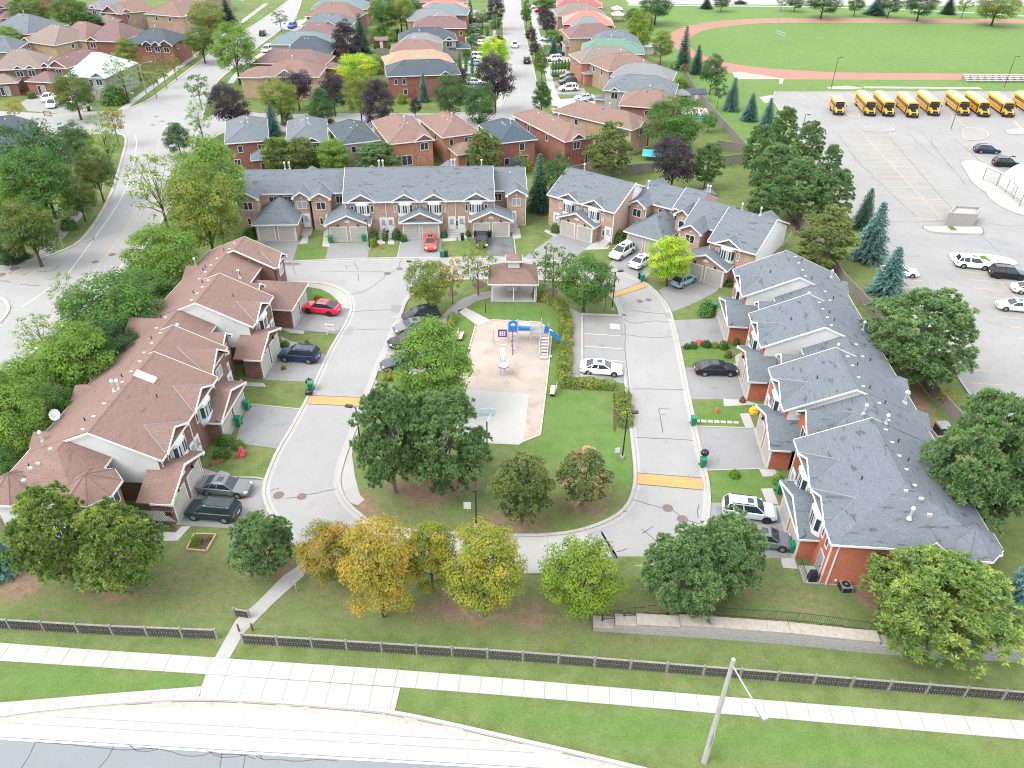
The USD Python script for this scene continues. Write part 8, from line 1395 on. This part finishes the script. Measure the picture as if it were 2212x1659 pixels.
for q, l in [([(815,118),(868,122)], 'back garden fence below the garden shed'), ([(836,90),(862,74)], 'pale fence between the middle back gardens'), ([(792,98),(815,92)], 'red fence behind the blue green spruce'), ([(1395,20),(1410,60)], 'timber fence behind the gazebos')]: fence('board_fence', l, q, 1.7, 'red_wood' if 'red' in l else 'weathered_wood', 'weathered_wood', 2.4, 'board')
# the brick sign pillar
b = G(49, 556); P = thing('brick_pillar', 'low red brick pillar at the mouth of the lower left street', 'pillar', b); F = Fr(b[:2], (1, .2)); obj(P, 'shaft', MB().box(F, -.55, .55, -.55, .55, 0, 1.7), 'brick_red'); obj(P, 'cap', MB().box(F, -.65, .65, -.65, .65, 1.7, 1.85), 'concrete')
# ------------------------------------------------------------------ school grounds
b = G(1683, 92); P = thing('goal_posts', 'thin pale goal posts at the left end of the sports field', 'goal', b); F = Fr(b[:2], (.25, -1)); 
for s in (-2.8, 2.8): c = F((s, 0, 0)); obj(P, 'upright', MB().cyl(c, c + [0, 0, 7.5], .09, n=6), 'galvanised')
obj(P, 'crossbar', MB().cyl(F((-2.8, 0, 3.0)), F((2.8, 0, 3.0)), .08, n=6), 'galvanised'); obj(P, 'crossbar', MB().cyl(F((-2.8, 0, 2.3)), F((2.8, 0, 2.3)), .06, n=6), 'galvanised')
a, c = G(2086, 178), G(2215, 179); F = Fr(a[:2], c - a); L_ = float(np.linalg.norm(c - a)); P = thing('bleachers', 'low white aluminium bleachers beside the running track', 'bleachers', F((L_ / 2, 0, 0)))
for k in range(4): obj(P, 'bench_plank', MB().box(F, 0, L_, k * .7, k * .7 + .3, .45 + k * .35, .5 + k * .35), 'white_trim')
for i in range(9): obj(P, 'support_frame', MB().ring(F([(i * L_ / 8.2, -.1, 0), (i * L_ / 8.2 + .08, -.1, 0), (i * L_ / 8.2 + .08, 2.5, 0), (i * L_ / 8.2, 2.5, 0)]), F([(i * L_ / 8.2, 0, .45), (i * L_ / 8.2 + .08, 0, .45), (i * L_ / 8.2 + .08, 2.4, 1.5), (i * L_ / 8.2, 2.4, 1.5)])), 'grey_metal')
q = gp([(2042,486),(2100,489),(2108,474),(2056,470)]); P = thing('concrete_enclosure', 'square grey concrete enclosure in the school car park', 'enclosure', (*q.mean(0), 0)); h = 2.1
for i in range(4): obj(P, 'wall_panel', MB().flat(strip(LineString([q[i], q[(i + 1) % 4]]), .25), h, h), 'wall_block')
obj(P, 'floor', MB().flat(Polygon(q), h - .35), 'concrete')
a_, c_ = G(2139, 396), G(2222, 456); F = Fr(a_[:2], c_ - a_); P = thing('storage_dome', 'white fabric storage dome behind the wire fence', 'dome', F((5, 4, 0))); m = MB(); t = np.linspace(0, math.pi, 15); LD = float(np.linalg.norm(c_ - a_)) - .5; rings = [[(x, 5.2 - 4.3 * math.cos(a), 4.3 * math.sin(a) ** .85) for a in t] for x in np.linspace(.8, LD, 6)]
for A, B in zip(rings[:-1], rings[1:]):
    A, B = F(A), F(B)
    for i in range(14): m.add([A[i], A[i + 1], B[i + 1], B[i]], [(0, 1, 2), (0, 2, 3)])
bk = F(rings[0]); m.add(np.vstack([bk, F((.8, 5.2, 0))[None]]), [(i, 15, i + 1) for i in range(14)]); obj(P, 'cover', m, 'fabric_white', smooth=50)
for r_ in rings[::2]: obj(P, 'hoop', MB().tube(F(r_), .05, 5), 'grey_metal')
# ------------------------------------------------------------------ back garden things
def gazebo(x, y, w, h, m, label):
    b = G(x, y); P = thing('gazebo', label, 'gazebo', b); F = Fr(b[:2], (1, 0))
    for u in (-1, 1):
        for v in (-1, 1): obj(P, 'post', MB().box(F, u * w / 2 - .06, u * w / 2 + .06, v * w / 2 - .06, v * w / 2 + .06, 0, 2.2), 'black_metal')
    r = MB(); add_hip(r, F, -w / 2 - .2, w / 2 + .2, -w / 2 - .2, w / 2 + .2, 2.2, 2.2 + h, (-.05, 0), (.05, 0)); obj(P, 'roof', r, m)
gazebo(1333, 46, 4.0, 1.1, 'roof_metal', 'grey topped gazebo in a garden by the field'); gazebo(1332, 33, 3.6, 1.0, 'roof_metal', 'farther pale gazebo in a garden by the field'); gazebo(1469, 222, 3.6, 1.0, 'roof_grey', 'rounded grey gazebo beside the fenced garden'); gazebo(845, 66, 3.6, 1.1, 'roof_taupe', 'taupe gazebo in the middle back gardens')
def shed(x, y, w, d, label, wm='stucco', rm='roof_slate_dark'):
    b = G(x, y); P = thing('garden_shed', label, 'shed', b); F = Fr(b[:2], (1, .1)); obj(P, 'wall', MB().box(F, -w / 2, w / 2, 0, d, 0, 2.1).prof_u(F, [(0, 2.05), (d, 2.05), (d / 2, 2.75)], -w / 2, w / 2), wm); r = MB().prof_u(F, [(-.2, 2.0), (d / 2, 2.75), (d / 2, 2.85), (-.2, 2.1)], -w / 2 - .15, w / 2 + .15).prof_u(F, [(d / 2, 2.75), (d + .2, 2.0), (d + .2, 2.1), (d / 2, 2.85)], -w / 2 - .15, w / 2 + .15); obj(P, 'roof', r, rm); obj(P, 'door', MB().box(F, -.5, .4, -.04, 0, 0, 1.9), 'white_trim')
shed(1503, 222, 4.6, 3.0, 'garden shed with dark roof by the back garden fence'); shed(825, 104, 4.0, 3.0, 'red shed with brown roof in the back gardens', 'red_wood', 'roof_rose'); shed(1410, 118, 5.0, 3.0, 'pale flat roofed garden room beside the track trees', 'stucco', 'roof_metal'); shed(1118, 378, 2.4, 2.2, 'small dark roofed shed behind the red brick house', 'weathered_wood', 'roof_dark')
b = G(1241, 362); P = thing('pergola', 'red brown timber pergola on a deck behind the red brick house', 'pergola', b); F = Fr(b[:2], (1, -.1)); obj(P, 'deck', MB().box(F, -2.0, 3.2, -1.4, 2.0, 0, .4), 'copper_deck')
for u in (-1.9, .6, 3.0):
    for v in (-1.2, 1.8): obj(P, 'post', MB().box(F, u - .07, u + .07, v - .07, v + .07, .4, 2.9), 'red_wood')
for k in range(9): u = -1.9 + k * .61; obj(P, 'beam', MB().box(F, u - .04, u + .04, -1.5, 2.1, 2.9, 3.05), 'red_wood')
b = G(1240, 352); P = thing('garden_table', 'white garden table under the pergola', 'table', b + [0, 0, .4]); obj(P, 'top', MB().cyl(b + [0, 0, 1.1], b + [0, 0, 1.16], .6, n=14), 'fabric_white'); obj(P, 'leg', MB().cyl(b + [0, 0, .4], b + [0, 0, 1.1], .07, n=8), 'fabric_white')
b = G(1411, 345); P = thing('canopy', 'turquoise canopy behind the tan brick house', 'canopy', b); F = Fr(b[:2], (1, -.2)); obj(P, 'cloth', MB().ring(F([(-2.2, -1.2, .9), (2.0, -1.2, .9), (2.0, 1.2, 1.5), (-2.2, 1.2, 1.5)]), F([(-2.2, -1.2, .95), (2.0, -1.2, .95), (2.0, 1.2, 1.55), (-2.2, 1.2, 1.55)])), 'pool_blue')
for u, v in ((-2.1, -1.1), (1.9, -1.1), (1.9, 1.1), (-2.1, 1.1)): obj(P, 'leg', MB().box(F, u - .04, u + .04, v - .04, v + .04, 0, .95 if v < 0 else 1.5), 'grey_metal')
b = G(1500, 252); P = thing('pool', 'small turquoise pool on a striped deck by the fence', 'pool', b); F = Fr(b[:2], (1, -.1)); plain('pink_stripe', (.62, .34, .36), .8, .05); obj(P, 'deck', MB().box(F, -2.6, 3.4, .2, 7.0, 0, .12), 'fabric_white'); obj(P, 'water', MB().box(F, -1.5, 2.0, -2.2, .1, 0, .45), 'pool_blue')
for k in range(7): obj(P, 'stripe', MB().box(F, -2.4 + k * .8, -2.0 + k * .8, .4, 6.8, .12, .128), 'pink_stripe')
b = G(1620, 420)
b = G(104, 251); P = thing('bike_rack', 'dark metal frame beside the white minivan', 'frame', b); F = Fr(b[:2], (1, -.2)); obj(P, 'frame', MB().box(F, -.9, .9, -.05, .05, .2, .3).box(F, -.9, .9, -.05, .05, .9, 1.0).box(F, -.9, -.8, -.05, .05, 0, 1.0).box(F, .8, .9, -.05, .05, 0, 1.0), 'black_metal')


# front steps railings of the end unit
FP = Fr(FD((-.9, -1.3, 0))[:2], FD.u); P = thing('porch', 'concrete porch with dark iron railing at the corner of the orange brick row', 'porch', FP((0, 0, 0))); obj(P, 'platform', MB().box(FP, -.9, .95, .0, 1.25, 0, .3), 'concrete')
for k in range(9): obj(P, 'baluster', MB().box(FP, -.85 + k * .22, -.83 + k * .22, .03, .05, .3, 1.15), 'black_metal')
obj(P, 'rail', MB().box(FP, -.9, .95, .02, .06, 1.15, 1.19), 'black_metal')
for k in range(5): obj(P, 'baluster', MB().box(FP, .9, .92, .1 + k * .25, .12 + k * .25, .3, 1.15), 'black_metal')
obj(P, 'rail', MB().box(FP, .89, .93, .05, 1.2, 1.15, 1.19), 'black_metal')
b = FP((.55, .7, .3)); P = thing('barbecue', 'black covered barbecue on the corner porch', 'barbecue', b); obj(P, 'cover', MB().ring(b + np.array([(-.35, -.3, 0), (.35, -.3, 0), (.35, .3, 0), (-.35, .3, 0)]), b + np.array([(-.25, -.2, .95), (.25, -.2, .95), (.25, .2, .95), (-.25, .2, .95)])), 'black_plastic')
